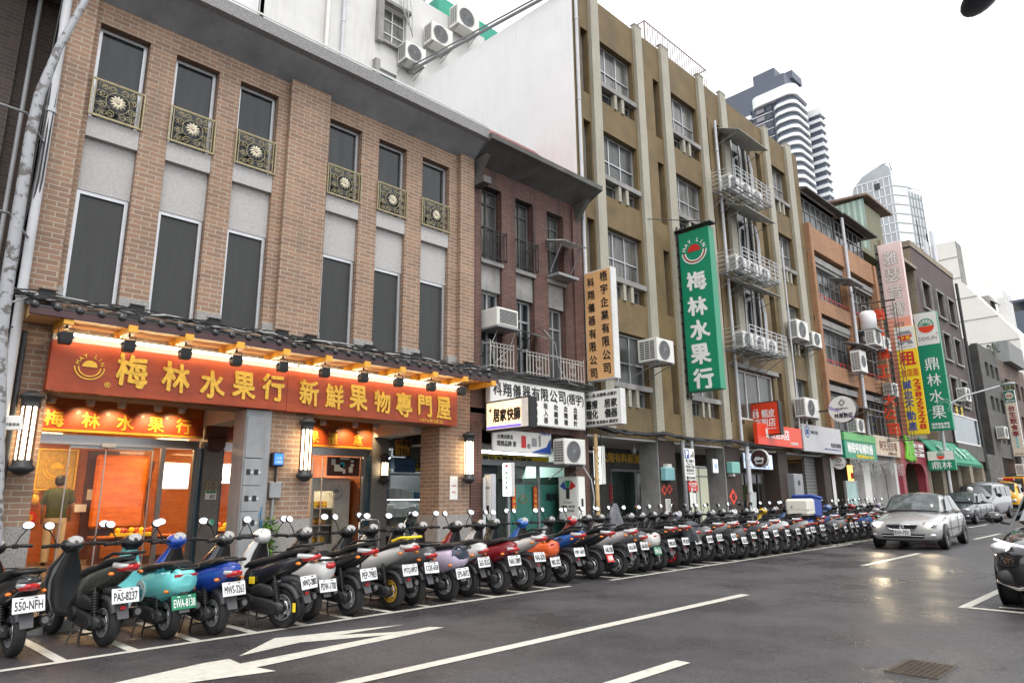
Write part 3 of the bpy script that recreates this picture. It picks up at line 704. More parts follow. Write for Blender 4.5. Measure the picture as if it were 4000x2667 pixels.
b = M(); b.box(4.68, 4.85, 12.437, 12.4395, 1.625, 1.665); b.obj('green_band', MT['ink_grn'], o)

s2 = thing('inner_signboard', 'orange wooden signboard with dim gold characters above the shop door of the fruit shop', 'sign', (3.4, 12.5, 2.6))
M().box(1.47, 4.56, 12.50, 12.615, 2.60, 2.90).obj('left_board', MT['sign_wood'], s2); M().box(4.94, 8.17, 12.50, 12.615, 2.57, 2.86).obj('right_board', MT['sign_wood'], s2)
b = M(); b.box(1.47, 4.56, 12.485, 12.62, 2.565, 2.60); b.box(4.94, 8.17, 12.485, 12.62, 2.535, 2.57); b.each('trim_strip', MT['beam'], s2)
b = M()
for ch, x in zip('梅林水果行', (2.30, 2.80, 3.30, 3.77, 4.22)): b.text(ch, (x, 12.498, 2.755), RX, UZ, w=.25, h=.25, bold=.02, ext=.012, wob=.05)
for ch, x in zip('特選水果禮盒', (5.20, 5.65, 6.1, 6.70, 7.12, 7.70)): b.text(ch, (x, 12.498, 2.715), RX, UZ, w=.22, h=.23, bold=.015, ext=.012, wob=.05)
b.obj('lettering', MT['gold'], s2)
def sphere_spot(X, Y, Z, label, en=9):
    t = thing('round_spotlight', label, 'spotlight', (X, Y, Z), 'round silver spotlights over the inner signboard')
    b = M(); b.lathe([(.0, .055), (.045, .045), (.062, .01), (.062, -.02), (.055, -.05), (.02, -.055), (0, -.055)], (X, Y, Z), 14); b.obj('lamp_head', MT['alu'], t)
    b = M(); b.tube([(X-.065, Y, Z), (X-.05, Y, Z+.10), (X+.05, Y, Z+.10), (X+.065, Y, Z)], .006, 5); b.box(X-.10, X+.06, Y-.015, Y+.015, Z+.10, Z+.125); b.obj('bracket', MT['whiteframe'], t)
    d = bpy.data.lights.new('spot', 'SPOT'); d.energy = en; d.color = (1, .70, .36); d.spot_size = R(95); d.spot_blend = .9; d.shadow_soft_size = .03
    o = bpy.data.objects.new('spot', d); COL.objects.link(o); o.parent = t; o.location = (0, .04, -.075); o.rotation_euler = (R(52), 0, 0)
for i, X in enumerate((2.16, 2.68, 3.12, 3.66, 4.04)): sphere_spot(X, 12.12, 2.99, 'round silver spotlight, %s in the row over the inner sign by the lantern' % ord_[i], 13)
for i, X in enumerate((6.70, 7.42, 7.92)): sphere_spot(X, 12.16, 2.97, 'round silver spotlight, %s beyond the brick pillar over the gift box sign' % ord_[i], 13)

# ------------------------------------------------------------------ shop interior
rm = bt
M().box(1.47, 8.0, 17.3, 17.4, .3, 2.85).box(1.47, 1.55, 12.8, 17.3, .3, 2.85).obj('panel_wall', MT['shop_wood'], rm)
M().box(7.98, 8.06, 12.8, 17.3, .3, 2.85).obj('side_wall', MT['shop_wood'], rm)
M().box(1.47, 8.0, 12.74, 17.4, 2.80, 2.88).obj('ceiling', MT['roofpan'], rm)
M().box(1.50, 8.0, 12.76, 17.3, .28, .305).obj('floor', mat('polished_shop_floor', (.42, .30, .17), .15, var=.1), rm)
M().cbox(3.9, 4.5, 17.18, 17.29, .32, 2.6, .01).obj('dark_door', MT['dark_wood'], rm)
gl = M()
for X, Y in ((2.6, 14.2), (3.6, 14.2), (5.6, 14.2), (7.0, 14.2), (2.8, 16), (5.2, 16), (6.9, 16)): gl.cbox(X-.3, X+.3, Y-.12, Y+.12, 2.782, 2.80, .002)
gl.each('ceiling_lamp', lamp('warm_ceiling_lamp', (1, .68, .34), 38), rm)
pq = thing('gold_plaque', 'square gold plaque with embossed half sun emblem on the red shop wall', 'plaque', (3.34, 17.2, 1.78))
M().cbox(3.0, 3.68, 17.2, 17.29, 1.78, 2.58, .02).obj('board', mat('dull_gold_board', (.46, .30, .06), .4, .3, var=.2, vs=14), pq)
M().frame(2.97, 3.71, 1.75, 2.61, 17.185, 17.3, .035).obj('frame', MT['gold'], pq)
b = M(); arc_logo(b, (3.34, 17.198, 2.17), .26, RX, UZ, half=True, ext=.015); b.obj('emblem', MT['gold'], pq)
for X in (3.02, 3.58):
    t = thing('gold_pineapple', 'gilded pineapple ornament hanging %s the square plaque' % ('left below' if X < 3.2 else 'right below'), 'ornament', (X, 17.1, 1.5), 'gold pineapples by the plaque')
    b = M(); b.ell((X, 17.15, 1.56), .085, .07, .12, 10, 8); b.obj('fruit', MT['gold'], t); b = M()
    for k in range(7): a = PI*(k+.5)/7; b.prism([(X-.02, 17.12, 1.67), (X+.02, 17.12, 1.67), (X+.10*math.cos(a), 17.12, 1.67+.10*math.sin(a))], (0, .02, 0))
    b.obj('leaves', MT['gold'], t)
t = thing('red_ornament', 'round red paper ornament hung under the gilded pineapple', 'ornament', (2.98, 17.2, 1.2)); M().cyl((2.98, 17.2, 1.2), (2.98, 17.27, 1.2), .13, n=14).obj('disc', MT['ink_red'], t); M().text('春', (2.98, 17.198, 1.2), RX, UZ, h=.14, bold=.02, ext=.004).obj('lettering', MT['gold'], t)
def counter(x0, x1, y0, y1, z1, label):
    t = thing('display_counter', label, 'counter', ((x0+x1)/2, y0, .3), 'display counters inside the fruit shop')
    M().cbox(x0, x1, y0, y1, .305, z1, .01).obj('cabinet', MT['dark_wood'], t); M().cbox(x0-.03, x1+.03, y0-.03, y1+.03, z1, z1+.035, .006).obj('counter_top', MT['shop_wood'], t)
    b = M()
    for k in range(3): b.box(x0+.06+(x1-x0-.1)*k/3, x0-.02+(x1-x0)*(k+1)/3, y0-.012, y0-.001, z1-.34, z1-.06)
    b.obj('drawer', MT['shop_wood'], t); return t
counter(3.7, 5.2, 14.9, 15.5, .82, 'dark wooden display counter with fruit on top behind the glass door')
counter(5.6, 6.6, 14.6, 15.2, .88, 'wooden fruit counter behind the pane next to the meter cabinet')
random.seed(3)
for X, Y, Z, n, x_ in ((4.35, 15.05, .855, 9, 'by the teal scooter'), (6.05, 14.8, .915, 8, 'beside the meter cabinet')):
    t = thing('fruit_box', 'open box of wrapped red and yellow fruit on the shop counter %s' % x_, 'fruit box', (X, Y, Z), 'fruit boxes on the counters')
    M().box(X-.36, X+.36, Y-.20, Y+.22, Z, Z+.05).obj('tray', MT['sg_yellow'], t); b = M(); c = M()
    for k in range(n):
        (b if k % 3 else c).ell((X-.3+.6*k/(n-1), Y+random.uniform(-.1, .1), Z+.09+random.uniform(0, .03)), .055, .055, .05, 8, 6)
    b.obj('apple', mat('red_apple_skin', (.5, .07, .03), .3), t); c.obj('mango', MT['sg_yellow'], t)
def lightbox(x0, x1, z0, z1, y, label, words, sz):
    t = thing('lit_poster', label, 'lightbox', ((x0+x1)/2, y, z0), 'backlit posters inside the fruit shop')
    M().cbox(x0-.02, x1+.02, y, y+.08, z0-.02, z1+.02, .008).obj('case', MT['alu'], t)
    M().box(x0, x1, y-.006, y-.001, z0, z1).obj('panel', lamp('lit_poster_panel', (1, .95, .84), 1.3), t)
    b = M(); b.text(words, ((x0+x1)/2, y-.008, z0+(z1-z0)*.22), RX, UZ, w=sz, bold=.01, ext=.002)
    if 'MAY' in words: b.tube([(x0+.18, y-.01, z0+.30), (x0+.25, y-.01, z0+.33), (x0+.33, y-.01, z0+.46), (x0+.31, y-.01, z0+.34), (x0+.42, y-.01, z0+.47), (x0+.40, y-.01, z0+.36)], .009, 4)
    b.obj('lettering', MT['ink_grn'] if 'MAY' in words else MT['ink_red'], t)
t = thing('paper_notice', 'white notices and papers pinned on the dark inner door of the fruit shop', 'notice', (4.2, 17.1, 1.3))
b = M()
for x, z, w_, h_ in ((3.95, 1.55, .16, .22), (4.15, 1.35, .2, .2), (4.35, 1.6, .1, .3), (3.75, 1.3, .22, .16), (4.3, 1.15, .14, .2)): b.box(x, x+w_, 17.15, 17.16, z, z+h_)
b.each('sheet', MT['sg_white'], t)
lightbox(5.12, 5.68, 1.78, 2.32, 16.2, 'white backlit poster with a green brush mark on the shop wall', 'MAY LIN', .40)
lightbox(6.05, 6.95, 1.92, 2.36, 16.6, 'white backlit panel reading SINCE 1976 behind the glass by the meter cabinet', 'SINCE 1976', .6)
t = thing('wall_panel', 'large glossy amber panel on the shop wall behind the counter', 'wall panel', (4.55, 16.9, .9)); b = M(); b.cbox(4.0, 5.05, 16.9, 17.0, .95, 2.5, .05); b.obj('panel', wood('glossy_amber_wood', (.85, .24, .02), (.62, .14, .015), .18), t); b = M(); b.tube([(5.1+.03*math.sin(3*z), 16.88, z) for z in [1+.1*k for k in range(15)]], [.03+.012*math.sin(5*k) for k in range(15)], 7); b.obj('driftwood_edge', MT['dark_wood'], t)
# white door panel and notices of the gift box shop
t = thing('display_fridge', 'white panelled display case with a lit glass window of gift boxes behind the shop door', 'display case', (7.4, 13.1, .3))
b = M(); b.wall(7.02, 7.93, .32, 1.95, 13.1, 13.16, [(7.10, 7.56, .62, 1.68)]); b.box(7.02, 7.93, 13.16, 13.7, 1.9, 1.95); b.box(7.02, 7.05, 13.16, 13.7, .32, 1.9); b.box(7.9, 7.93, 13.16, 13.7, .32, 1.9); b.box(7.05, 7.9, 13.66, 13.7, .32, 1.9); b.obj('case', mat('pale_grey_laminate', (.60, .58, .52), .4), t)
b = M(); b.box(7.05, 7.9, 13.2, 13.65, .98, 1.0); b.box(7.05, 7.9, 13.2, 13.65, 1.32, 1.34); b.obj('shelf', MT['whiteframe'], t)
M().cyl((7.08, 13.25, 1.86), (7.88, 13.25, 1.86), .015, n=8).obj('lamp_tube', lamp('fridge_tube', (1, .85, .6), 14), t)
b = M(); arc_logo(b, (7.60, 13.097, 1.63), .17, RX, UZ, half=True, ext=.003); b.obj('emblem', MT['ink_grey'], t)
for k, (x, z) in enumerate(((7.2, 1.0), (7.42, 1.0), (7.25, 1.34), (7.45, 1.34), (7.2, .62), (7.42, .62))):
    q = thing('gift_box', 'wrapped orange fruit gift box, %s shelf of the lit case, %s' % (('middle', 'top', 'bottom')[k//2], ('nearer the door edge', 'nearer the white panel')[k % 2]), 'gift box', (x, 13.4, z), 'gift boxes in the lit case')
    M().cbox(x-.085, x+.085, 13.32, 13.5, z+.002, z+.14, .012).obj('box', paint((.62, .22+.06*(k % 3), .06)), q); M().box(x-.012, x+.012, 13.312, 13.322, z+.004, z+.142).box(x-.085, x+.085, 13.312, 13.321, z+.065, z+.085).obj('ribbon', MT['sg_yellow'], q)
t = thing('notice_board', 'dark door panel covered with small stickers and notices beside the glass', 'notice board', (7.4, 12.72, 1.97)); M().box(7.16, 7.92, 12.74, 12.77, 1.98, 2.36).obj('board', MT['dark_wood'], t)
b = M()
for x, z, w_, h_ in ((7.25, 2.20, .09, .12), (7.32, 2.07, .2, .14), (7.52, 2.03, .06, .09), (7.66, 2.05, .09, .12), (7.7, 2.18, .07, .05), (7.7, 2.26, .07, .05), (7.45, 2.31, .22, .04)): b.box(x, x+w_, 12.732, 12.738, z, z+h_)
b.obj('paper_notice', MT['sg_white'], t); M().cyl((7.50, 12.737, 2.20), (7.50, 12.732, 2.20), .065, n=6).obj('blue_sticker', mat('cyan_sticker', (.03, .35, .5), .4), t)

# ------------------------------------------------------------------ wall lanterns
def lantern(X, Y, z0, z1, r, label, en=4):
    t = thing('wall_lantern', label, 'lantern', (X, Y, z0), 'black wall lanterns with white tubes')
    b = M(); b.lathe([(0, z1), (r*.5, z1), (r*.75, z1-.03), (r*1.25, z1-.05), (r*1.3, z1-.08), (r*1.02, z1-.10), (r, z1-.19), (r*1.05, z1-.20), (0, z1-.2)], (X, Y, 0), 20); b.obj('cap', MT['darkmetal'], t)
    b = M(); b.lathe([(0, z0+.2), (r*1.05, z0+.19), (r*1.02, z0+.13), (r*1.32, z0+.11), (r*1.28, z0+.07), (r*.9, z0+.04), (r*.5, z0+.01), (0, z0)], (X, Y, 0), 20); b.obj('base', MT['darkmetal'], t)
    M().cyl((X, Y, z0+.18), (X, Y, z1-.19), r*.86, n=20, cap=False).obj('glowing_tube', lamp('lantern_glow', (1, .78, .48), 7), t)
    b = M()
    for k in range(8):
        a = 2*PI*k/8+.05; T = Matrix.Translation((X, Y, 0)) @ Matrix.Rotation(a, 4, 'Z'); b.box(r*.80, r*.98, -.014, .014, z0+.18, z1-.19, T)
    b.obj('cage_bar', mat('brown_lantern_bar', (.10, .05, .03), .5), t)
lantern(1.62, 10.24, 1.80, 2.84, .105, 'tall black wall lantern with white tubes beside the grey drainpipe', 5)
lantern(5.36, 10.24, 1.77, 2.79, .10, 'tall black wall lantern with white tubes on the central brick pillar', 5)
lantern(8.82, 10.25, 1.77, 2.78, .10, 'tall black wall lantern with white tubes on the brick pillar by the old brick house', 5)
lantern(8.27, 12.33, 1.80, 2.45, .085, 'small black lantern on the granite pier beside the medical supply shop', 2)

# meter cabinet, bell box, plants at the centre pillar
t = thing('meter_cabinet', 'tall grey electricity meter cabinet with small square windows beside the central brick pillar', 'cabinet', (4.6, 10.3, .15))
b = M(); b.cbox(4.38, 4.79, 10.30, 10.75, .15, 2.86, .01); b.obj('cabinet', MT['greymetal'], t)
for k, (z0, z1) in enumerate(((.2, .98), (1.0, 1.32), (1.33, 1.70), (1.71, 2.10), (2.12, 2.75))):
    dd_ = M(); dd_.cbox(4.395, 4.665, 10.275, 10.299, z0, z1, .006); o = dd_.obj('door', MT['greymetal'], t)
    if 0 < k < 4:
        for X in (4.46, 4.58):
            b = M(); b.box(X-.03, X+.03, 10.268, 10.274, (z0+z1)/2-.035, (z0+z1)/2+.045); b.obj('meter_window', MT['ink'], o)
            b = M(); b.cyl((X+.055, 10.274, (z0+z1)/2), (X+.055, 10.269, (z0+z1)/2), .018, n=10); b.obj('seal', MT['whiteframe'], o)
b = M(); b.tube([(4.69, 10.297, 1.25), (4.72, 10.297, 1.4), (4.70, 10.297, 1.1), (4.74, 10.297, 1.22), (4.72, 10.297, .98), (4.76, 10.297, 1.12), (4.70, 10.297, .9)], .008, 4); b.obj('graffiti', mat('blue_spray_paint', (.03, .22, .42), .5), t)
t = thing('police_box', 'small dark box with blue glowing sign on the central brick pillar', 'wall box', (4.93, 10.25, 2.0)); M().cbox(4.84, 5.02, 10.28, 10.40, 2.0, 2.22, .015).obj('box', MT['darkmetal'], t); M().cbox(4.86, 5.0, 10.265, 10.281, 2.03, 2.20, .004).obj('blue_panel', lamp('blue_lit_panel', (.03, .16, .75), .7), t); b = M(); b.text('110', (4.93, 10.263, 2.13), RX, UZ, h=.04, bold=.01, ext=.002); b.text('巡邏箱', (4.93, 10.263, 2.07), RX, UZ, w=.11, ext=.002); b.obj('lettering', MT['ink_w'], t); M().tube([(4.92, 10.33, 2.0), (4.92, 10.33, 1.75)], .02, 8).obj('neck', MT['black'], t)
t = thing('junction_box', 'grey square junction box with conduit on the central brick pillar', 'junction box', (4.92, 10.3, 1.55)); M().cbox(4.84, 5.03, 10.31, 10.40, 1.52, 1.77, .012).obj('box', MT['greymetal'], t); M().tube([(4.92, 10.36, 1.52), (4.91, 10.36, .9), (4.90, 10.36, .3)], .022, 8).obj('conduit', MT['greymetal'], t)
def leafy(name, label, c, rx, rz, n, m, seed, ls=.05):
    random.seed(seed); t = thing(name, label, 'plant', c); b = M(); c = Vector(c)
    for k in range(n):
        p = c + Vector((random.gauss(0, rx*.45), random.gauss(0, rx*.4), random.uniform(0, rz)))
        a = random.uniform(0, 2*PI); d = Vector((math.cos(a), math.sin(a), random.uniform(-.9, .9))).normalized(); s_ = d.cross(Vector((0, 0, 1))).normalized()
        l = ls*random.uniform(.6, 1.3); b.add([p, p+d*l*.5+s_*l*.28, p+d*l, p+d*l*.5-s_*l*.28], [(0, 1, 2, 3)])
    b.obj('leaf', m, t); M().tube([c, c+Vector((.02, 0, rz*.8))], .012, 5).obj('stem', MT['dark_wood'], t); return t
green = mat('leaf_green', (.045, .13, .02), .5, var=.5, vs=20); green2 = mat('bright_leaf_green', (.09, .22, .02), .5, var=.5, vs=20)
leafy('potted_plant', 'narrow bright green plant beside the meter cabinet', (4.84, 10.22, .45), .10, .8, 260, green2, 11, .09)
t = thing('paper_notice', 'small white and red notice taped on the brick pillar by the old brick house', 'notice', (8.6, 10.39, 1.6)); M().box(8.47, 8.66, 10.396, 10.401, 1.48, 1.92).obj('paper', MT['sg_white'], t); b = M(); b.text('吉屋出租', (8.565, 10.395, 1.74), RX, UZ, w=.12, bold=.01, ext=.001); b.text('請電洽', (8.565, 10.395, 1.62), RX, UZ, w=.1, ext=.001); b.obj('lettering', MT['ink_red'], t)

# ------------------------------------------------------------------ dark corner building, pole and pipes on the far left
dk = thing('corner_building', 'dark brown brick building at the left edge behind the drainpipes', 'building', (0, 11, 0))
b = M(); b.box(-6, 1.36, 11.0, 20, 0, 14); b.box(.62, .95, 10.86, 11.0, 0, 14); b.box(-.4, -.1, 10.86, 11, 0, 14); b.obj('brick_wall', MT['brick_dark'], dk)
pp = pipe([(1.36, 10.22, .15), (1.34, 10.22, 5.5), (1.33, 10.22, 10.5)], .058, MT['pipe_w'], 'thick white PVC drainpipe on the corner of the tan brick house', clips=4)
pipe([(1.10, 10.85, 2.6), (1.10, 10.85, 11)], .03, MT['greymetal'], 'thin grey conduit on the dark brick corner building')
pipe([(1.47, 10.30, .2), (1.45, 10.30, 3.6)], .035, MT['darkmetal'], 'dark slim downpipe beside the lantern at the fruit shop corner')
lp = thing('street_pole', 'leaning street pole with peeling grey paint by the dark corner building', 'pole', (.86, 9.5, .13))
pk, t_, b_ = nodes('peeling_pole_paint'); co = coords(t_); n_ = ramp(t_, noise(t_, co, 7, 5, .7), .52, .58)
t_.links.new(mixc(t_, n_, (.33, .34, .36), (.11, .10, .095)), b_.inputs['Base Color']); b_.inputs['Roughness'].default_value = .55
A = [atY(x*1.70068, y*1.70068, 9.5) for x, y in ((-12, 1250), (2, 760), (18, 640), (50, 440), (72, 300), (92, 215), (135, 110), (195, 3), (230, -70))]
b = M(); b.tube(A, [.07, .07, .07, .066, .062, .06, .048, .042, .04], 12); b.obj('pole', pk, lp)
b = M(); 
for px_, py_ in ((60, 260), (20, 490)):
    p = atY(px_*1.7, py_*1.7, 9.6); b.tube([p+Vector((-1.2, .1, .1)), p, p+Vector((.35, .7, -.06))], .018, 7)
b.obj('stay_bar', MT['greymetal'], lp)
cs = thing('camera_notice', 'white angled notice with small lettering on a short grey post at the left edge', 'sign', (.95, 9.6, .14))
p0 = atY(-10, 1655, 9.6)
Tm = Matrix.Translation(p0) @ Matrix.Rotation(R(-5), 4, 'Y')
M().cbox(-.25, .235, -.03, .03, -.075, .09, .008, Tm).obj('panel', MT['sg_white'], cs)
b = M(); b.text('台北市政府警察局', p0+Vector((.06, -.035, .0)), (1, 0, .05), UZ, w=.28, ext=.002); b.obj('lettering', MT['ink'], cs)
M().box(p0.x-.02, p0.x+.09, 9.60, 9.68, .13, p0.z-.05).obj('post', MT['greymetal'], cs)

# ------------------------------------------------------------------ old red brick house
ob = thing('old_brick_house', 'sooty old red brick house with sagging eave and iron balconies next to the tan shophouse', 'building', (10.8, 10.4, .2))
ow = [(9.29, 9.90), (10.34, 10.93), (11.41, 12.0)]
b = M(); b.wall(8.985, 12.66, 2.9, 8.85, 10.42, 10.8, [(a, c, 4.12, 8.29) for a, c in ow])
b.box(8.99, 9.28, 10.39, 10.8, .2, 2.9); b.box(12.18, 12.66, 10.39, 10.75, .2, 2.9); b.box(9.0, 9.2, 10.36, 10.42, 4.1, 8.6); b.box(12.3, 12.62, 10.36, 10.42, 4.1, 8.6)
b.obj('brick_wall', MT['brick_red'], ob)
for a, c in ow:
    M().box(a+.002, c-.002, 10.48, 10.75, 5.88, 6.46).obj('plaster_panel', MT['concrete'], ob)
    M().box(a-.03, c+.03, 10.38, 10.75, 6.46, 6.55).obj('sill', MT['concrete'], ob)
    mid = (a+c)/2
    win(ob, a+.01, c-.01, 6.55, 8.28, 10.60, MT['glass_old'], MT['conc_dk'], .05, (mid,), (7.40, 7.95))
    win(ob, a+.01, c-.01, 4.12, 5.875, 10.58, MT['glass_old'] if a > 11 else MT['glass'], MT['greymetal'], .05, (mid,), (4.75, 5.40))
e = M(); e.prism([(8.99, y, z) for y, z in ((9.74, 9.02), (9.74, 9.14), (9.86, 9.16), (10.9, 9.30), (10.9, 8.75), (10.42, 8.72), (9.86, 8.98))], (3.78, 0, 0)); e.obj('eave', MT['conc_dk'], ob)
rf = mat('red_rusty_roof', (.20, .055, .055), .6, var=.35, vs=5, bump=.5, bs=25)
e = M(); e.prism([(8.3, 10.35, 9.28), (8.3, 11.9, 10.9), (8.3, 12.0, 10.9), (8.3, 10.55, 9.28)], (4.28, 0, 0)); e.obj('tile_roof', rf, ob)
e = M(); e.box(8.98, 9.2, 10.0, 10.42, 8.1, 8.25); e.prism([(9.02, 9.95, 8.75), (9.02, 10.42, 8.2), (9.02, 10.42, 8.75)], (.12, 0, 0)); e.prism([(12.4, 9.95, 8.75), (12.4, 10.42, 8.2), (12.4, 10.42, 8.75)], (.12, 0, 0)); e.each('corbel', MT['conc_dk'], ob)
M().box(8.99, 12.66, 10.2, 10.42, 3.92, 4.12).obj('ledge', MT['conc_dk'], ob)
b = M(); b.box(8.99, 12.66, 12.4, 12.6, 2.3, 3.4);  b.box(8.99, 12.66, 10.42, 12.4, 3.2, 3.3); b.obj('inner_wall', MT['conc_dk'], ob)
def balcony_rail(x0, x1, z0, z1, y, m, lab, n=7, scroll=True):
    t = thing('balcony_railing', lab, 'railing', ((x0+x1)/2, y, z0), 'iron railings on the old brick house')
    b = M()
    for z in (z0+.04, z1-.08, z1): b.box(x0, x1, y-.008, y+.008, z-.008, z+.008)
    for X in (x0, x1): b.box(X-.008, X+.008, y, 10.42, z1-.008, z1+.008); b.box(X-.008, X+.008, y, 10.42, z0+.03, z0+.046)
    for k in range(n+1):
        X = x0+(x1-x0)*k/n; b.box(X-.008, X+.008, y-.008, y+.008, z0, z1+(.05 if k in (0, n) else 0))
    b.obj('bar', m, t)
    if scroll:
        s = M(); cx = (x0+x1)/2; cz = (z0+z1)/2
        for sx in (-1, 1):
            for sz in (-1, 1): spiral(s, cx+sx*.045, cz+sz*.09, .045, PI/2*sx, 1.3, y-.012, .007, sx*sz)
        s.obj('scroll', m, t)
rw = mat('pale_railing_paint', (.46, .44, .40), .5, var=.25, vs=20)
balcony_rail(9.33, 10.0, 4.14, 4.66, 10.18, rw, 'pale iron balcony railing under the window air conditioner')
balcony_rail(10.40, 11.10, 4.12, 4.62, 10.18, rw, 'pale iron balcony railing in the middle of the old brick house')
balcony_rail(11.44, 12.25, 4.10, 4.60, 10.12, rw, 'pale iron balcony railing next to the vertical orange sign', 8)
balcony_rail(9.30, 9.98, 6.58, 7.25, 10.34, MT['iron'], 'black iron railing on the first top window of the old brick house', 8)
balcony_rail(10.34, 11.0, 6.58, 7.25, 10.34, MT['iron'], 'black iron railing on the middle top window of the old brick house', 8)
t = thing('window_awning', 'white corrugated awning on iron struts over a top window of the old brick house', 'awning', (11.7, 10.2, 7.3))
b = M(); b.rings([[(11.35+.05*k, y_, z_+(.012 if k % 2 else -.012)) for k in range(18)] for y_, z_ in ((10.42, 7.52), (9.85, 7.36))], cap=False); b.rings([[(11.35+.05*k, y_, z_+(.012 if k % 2 else -.012)+.012) for k in range(18)][::-1] for y_, z_ in ((10.42, 7.52), (9.85, 7.36))], cap=False); b.obj('sheet', MT['whitewash'], t)
b = M(); b.tube([(11.42, 9.95, 7.38), (11.42, 10.36, 6.7)], .014, 5); b.tube([(12.1, 9.95, 7.38), (12.1, 10.36, 6.7)], .014, 5); b.box(11.38, 12.1, 10.05, 10.4, 6.58, 6.64); b.obj('strut', MT['greymetal'], t)
t = thing('window_awning', 'bent rusty awning frame hanging open over the middle window of the old brick house', 'awning', (10.7, 10.2, 5.0))
b = M(); b.prism([(10.32, 10.40, 5.12), (11.0, 10.40, 5.12), (11.08, 9.98, 4.92), (10.36, 9.95, 4.95)], (0, 0, .014)); b.obj('sheet', MT['grille'], t); b = M(); b.tube([(10.36, 9.98, 4.94), (10.36, 10.4, 4.6)], .01, 5); b.tube([(11.05, 9.98, 4.92), (11.0, 10.4, 5.3)], .01, 5); b.obj('strut', MT['darkmetal'], t)
t = thing('window_air_conditioner', 'old white window air conditioner jutting from the old brick house', 'air conditioner', (9.6, 10.1, 5.0))
M().cbox(9.36, 9.98, 10.0, 10.6, 5.0, 5.40, .015).obj('casing', MT['ac'], t); b = M(); b.frame(9.40, 9.94, 5.03, 5.37, 9.988, 10.0, .02)
b.obj('front_frame', MT['ac'], t); b = M()
for k in range(11): b.box(9.42, 9.92, 9.993, 9.999, 5.05+.028*k, 5.066+.028*k)
b.obj('louvre', MT['grille'], t); M().box(9.35, 9.99, 9.98, 10.6, 4.97, 4.998).obj('drip_tray', MT['greymetal'], t)

# ------------------------------------------------------------------ mustard office building
ol = thing('office_building', 'mustard brown five storey block with cream ribbed piers and a blank white side wall', 'building', (19.8, 10.4, .3))
SH = 2.84; TOPS = [14.25-SH*k for k in range(4)]                 # heads of the window strips
holes = []
wide = [(13.72, 15.36), (17.30, 18.99), (24.32, 25.76)]
slim = [(12.95, 13.26), (16.45, 16.78), (19.50, 19.74), (20.30, 20.55), (23.2, 23.6)]
for z in TOPS:
    holes += [(a, c, z-1.94, z) for a, c in wide]
    holes += [(a, c, z-1.98, z+.02) for a, c in slim]
holes += [(15.82, 15.98, z-1.9, z+.02) for z in TOPS] + [(20.93, 22.75, z-2.2, z+.1) for z in TOPS[:3]] + [(20.2, 22.9, 3.9, 5.55)]
w = M(); w.wall(12.62, 27.10, 2.98, 15.50, 10.42, 10.80, holes); w.obj('plaster_wall', MT['olive'], ol)
M().quad((12.60, 10.41, 2), (12.60, 10.41, 15.35), (12.60, 34, 16.6), (12.60, 34, 2)).box(12.605, 12.62, 10.42, 34, 2, 15.3).obj('white_side_wall', MT['whitewash'], ol)
b = M(); b.box(12.63, 27.08, 10.80, 30, 15.0, 15.2); b.quad((27.1, 10.42, 3), (27.1, 30, 3), (27.1, 30, 15.4), (27.1, 10.42, 15.4)); b.obj('flat_roof', MT['concrete'], ol)
b = M(); piers = [(13.26, 13.66), (15.40, 15.80), (16.80, 17.26), (19.04, 19.46), (20.53, 20.98), (23.85, 24.29), (25.80, 26.36)]
for a, c in piers: b.box(a+.05, c, 10.31, 10.419, 2.98 if a < 20 or a > 23 else 5.6, 15.62)
b.each('ribbed_pier', MT['rib'], ol)
b = M()
for a, c in piers: b.box(a+.04, c+.01, 10.30, 10.46, 15.62, 15.66)
b.each('pier_cap', MT['concrete'], ol)
lg, sp = M(), M()
for z in TOPS:
    for a, c in wide:
        lg.box(a-.05, c+.05, 10.36, 10.52, z-1.50, z-1.36); m_ = a+(c-a)*.55
        for q in (-.22, .12): sp.box(m_+q-.06, m_+q+.06, 10.38, 10.52, z-1.96, z-1.502)
lg.each('ledge', MT['concrete'], ol); sp.each('fin', MT['rib'], ol)
random.seed(5)
for z in TOPS:
    for a, c in wide:
        k = c-a; gl_ = random.choice([MT['glass_pale'], MT['glass_pale'], MT['glass_pale'], MT['glass_old']])
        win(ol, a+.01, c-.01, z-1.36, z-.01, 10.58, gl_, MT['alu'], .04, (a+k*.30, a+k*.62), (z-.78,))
        win(ol, a+.01, c-.01, z-1.93, z-1.50, 10.60, MT['glass_old'], MT['alu'], .04, (a+k*.4,))
    for i, (a, c) in enumerate(slim):
        win(ol, a+.01, c-.01, z-1.97, z, 10.62, MT['glass_green'] if (i == 0 and z < 9) else MT['glass_old'], MT['greymetal'], .03, (), (z-.85,))
    M().box(15.82, 15.98, 10.6, 10.7, z-1.9, z+.02).obj('dark_recess', MT['conc_dk'], ol)
for z in TOPS[:3]: win(ol, 20.95, 22.73, z-2.19, z+.09, 10.55, MT['glass'], MT['whiteframe'], .07, (21.6, 22.2), ())
win(ol, 20.22, 22.88, 3.92, 5.54, 10.5, MT['glass_old'], MT['whiteframe'], .06, (21.0, 21.9))
M().box(20.0, 23.1, 10.30, 10.46, 5.56, 5.70).obj('lintel', MT['concrete'], ol)
b = M()
for i in range(27):
    X = 16.36+(20.1-16.36)*i/26; b.box(X-.009, X+.009, 10.52, 10.54, 15.5, 16.36)
for z in (15.62, 16.34): b.box(16.34, 20.12, 10.515, 10.545, z, z+.03)
for k in range(10): b.box(16.345, 16.365, 10.55+.2*k, 10.57+.2*k, 15.2, 16.36)
b.box(16.34, 16.37, 10.55, 12.5, 16.34, 16.37); b.box(20.09, 20.12, 10.55, 12.5, 16.34, 16.37)
o = b.obj('roof_railing', mat('rusty_white_rail', (.30, .24, .22), .6, var=.3, vs=8), ol)
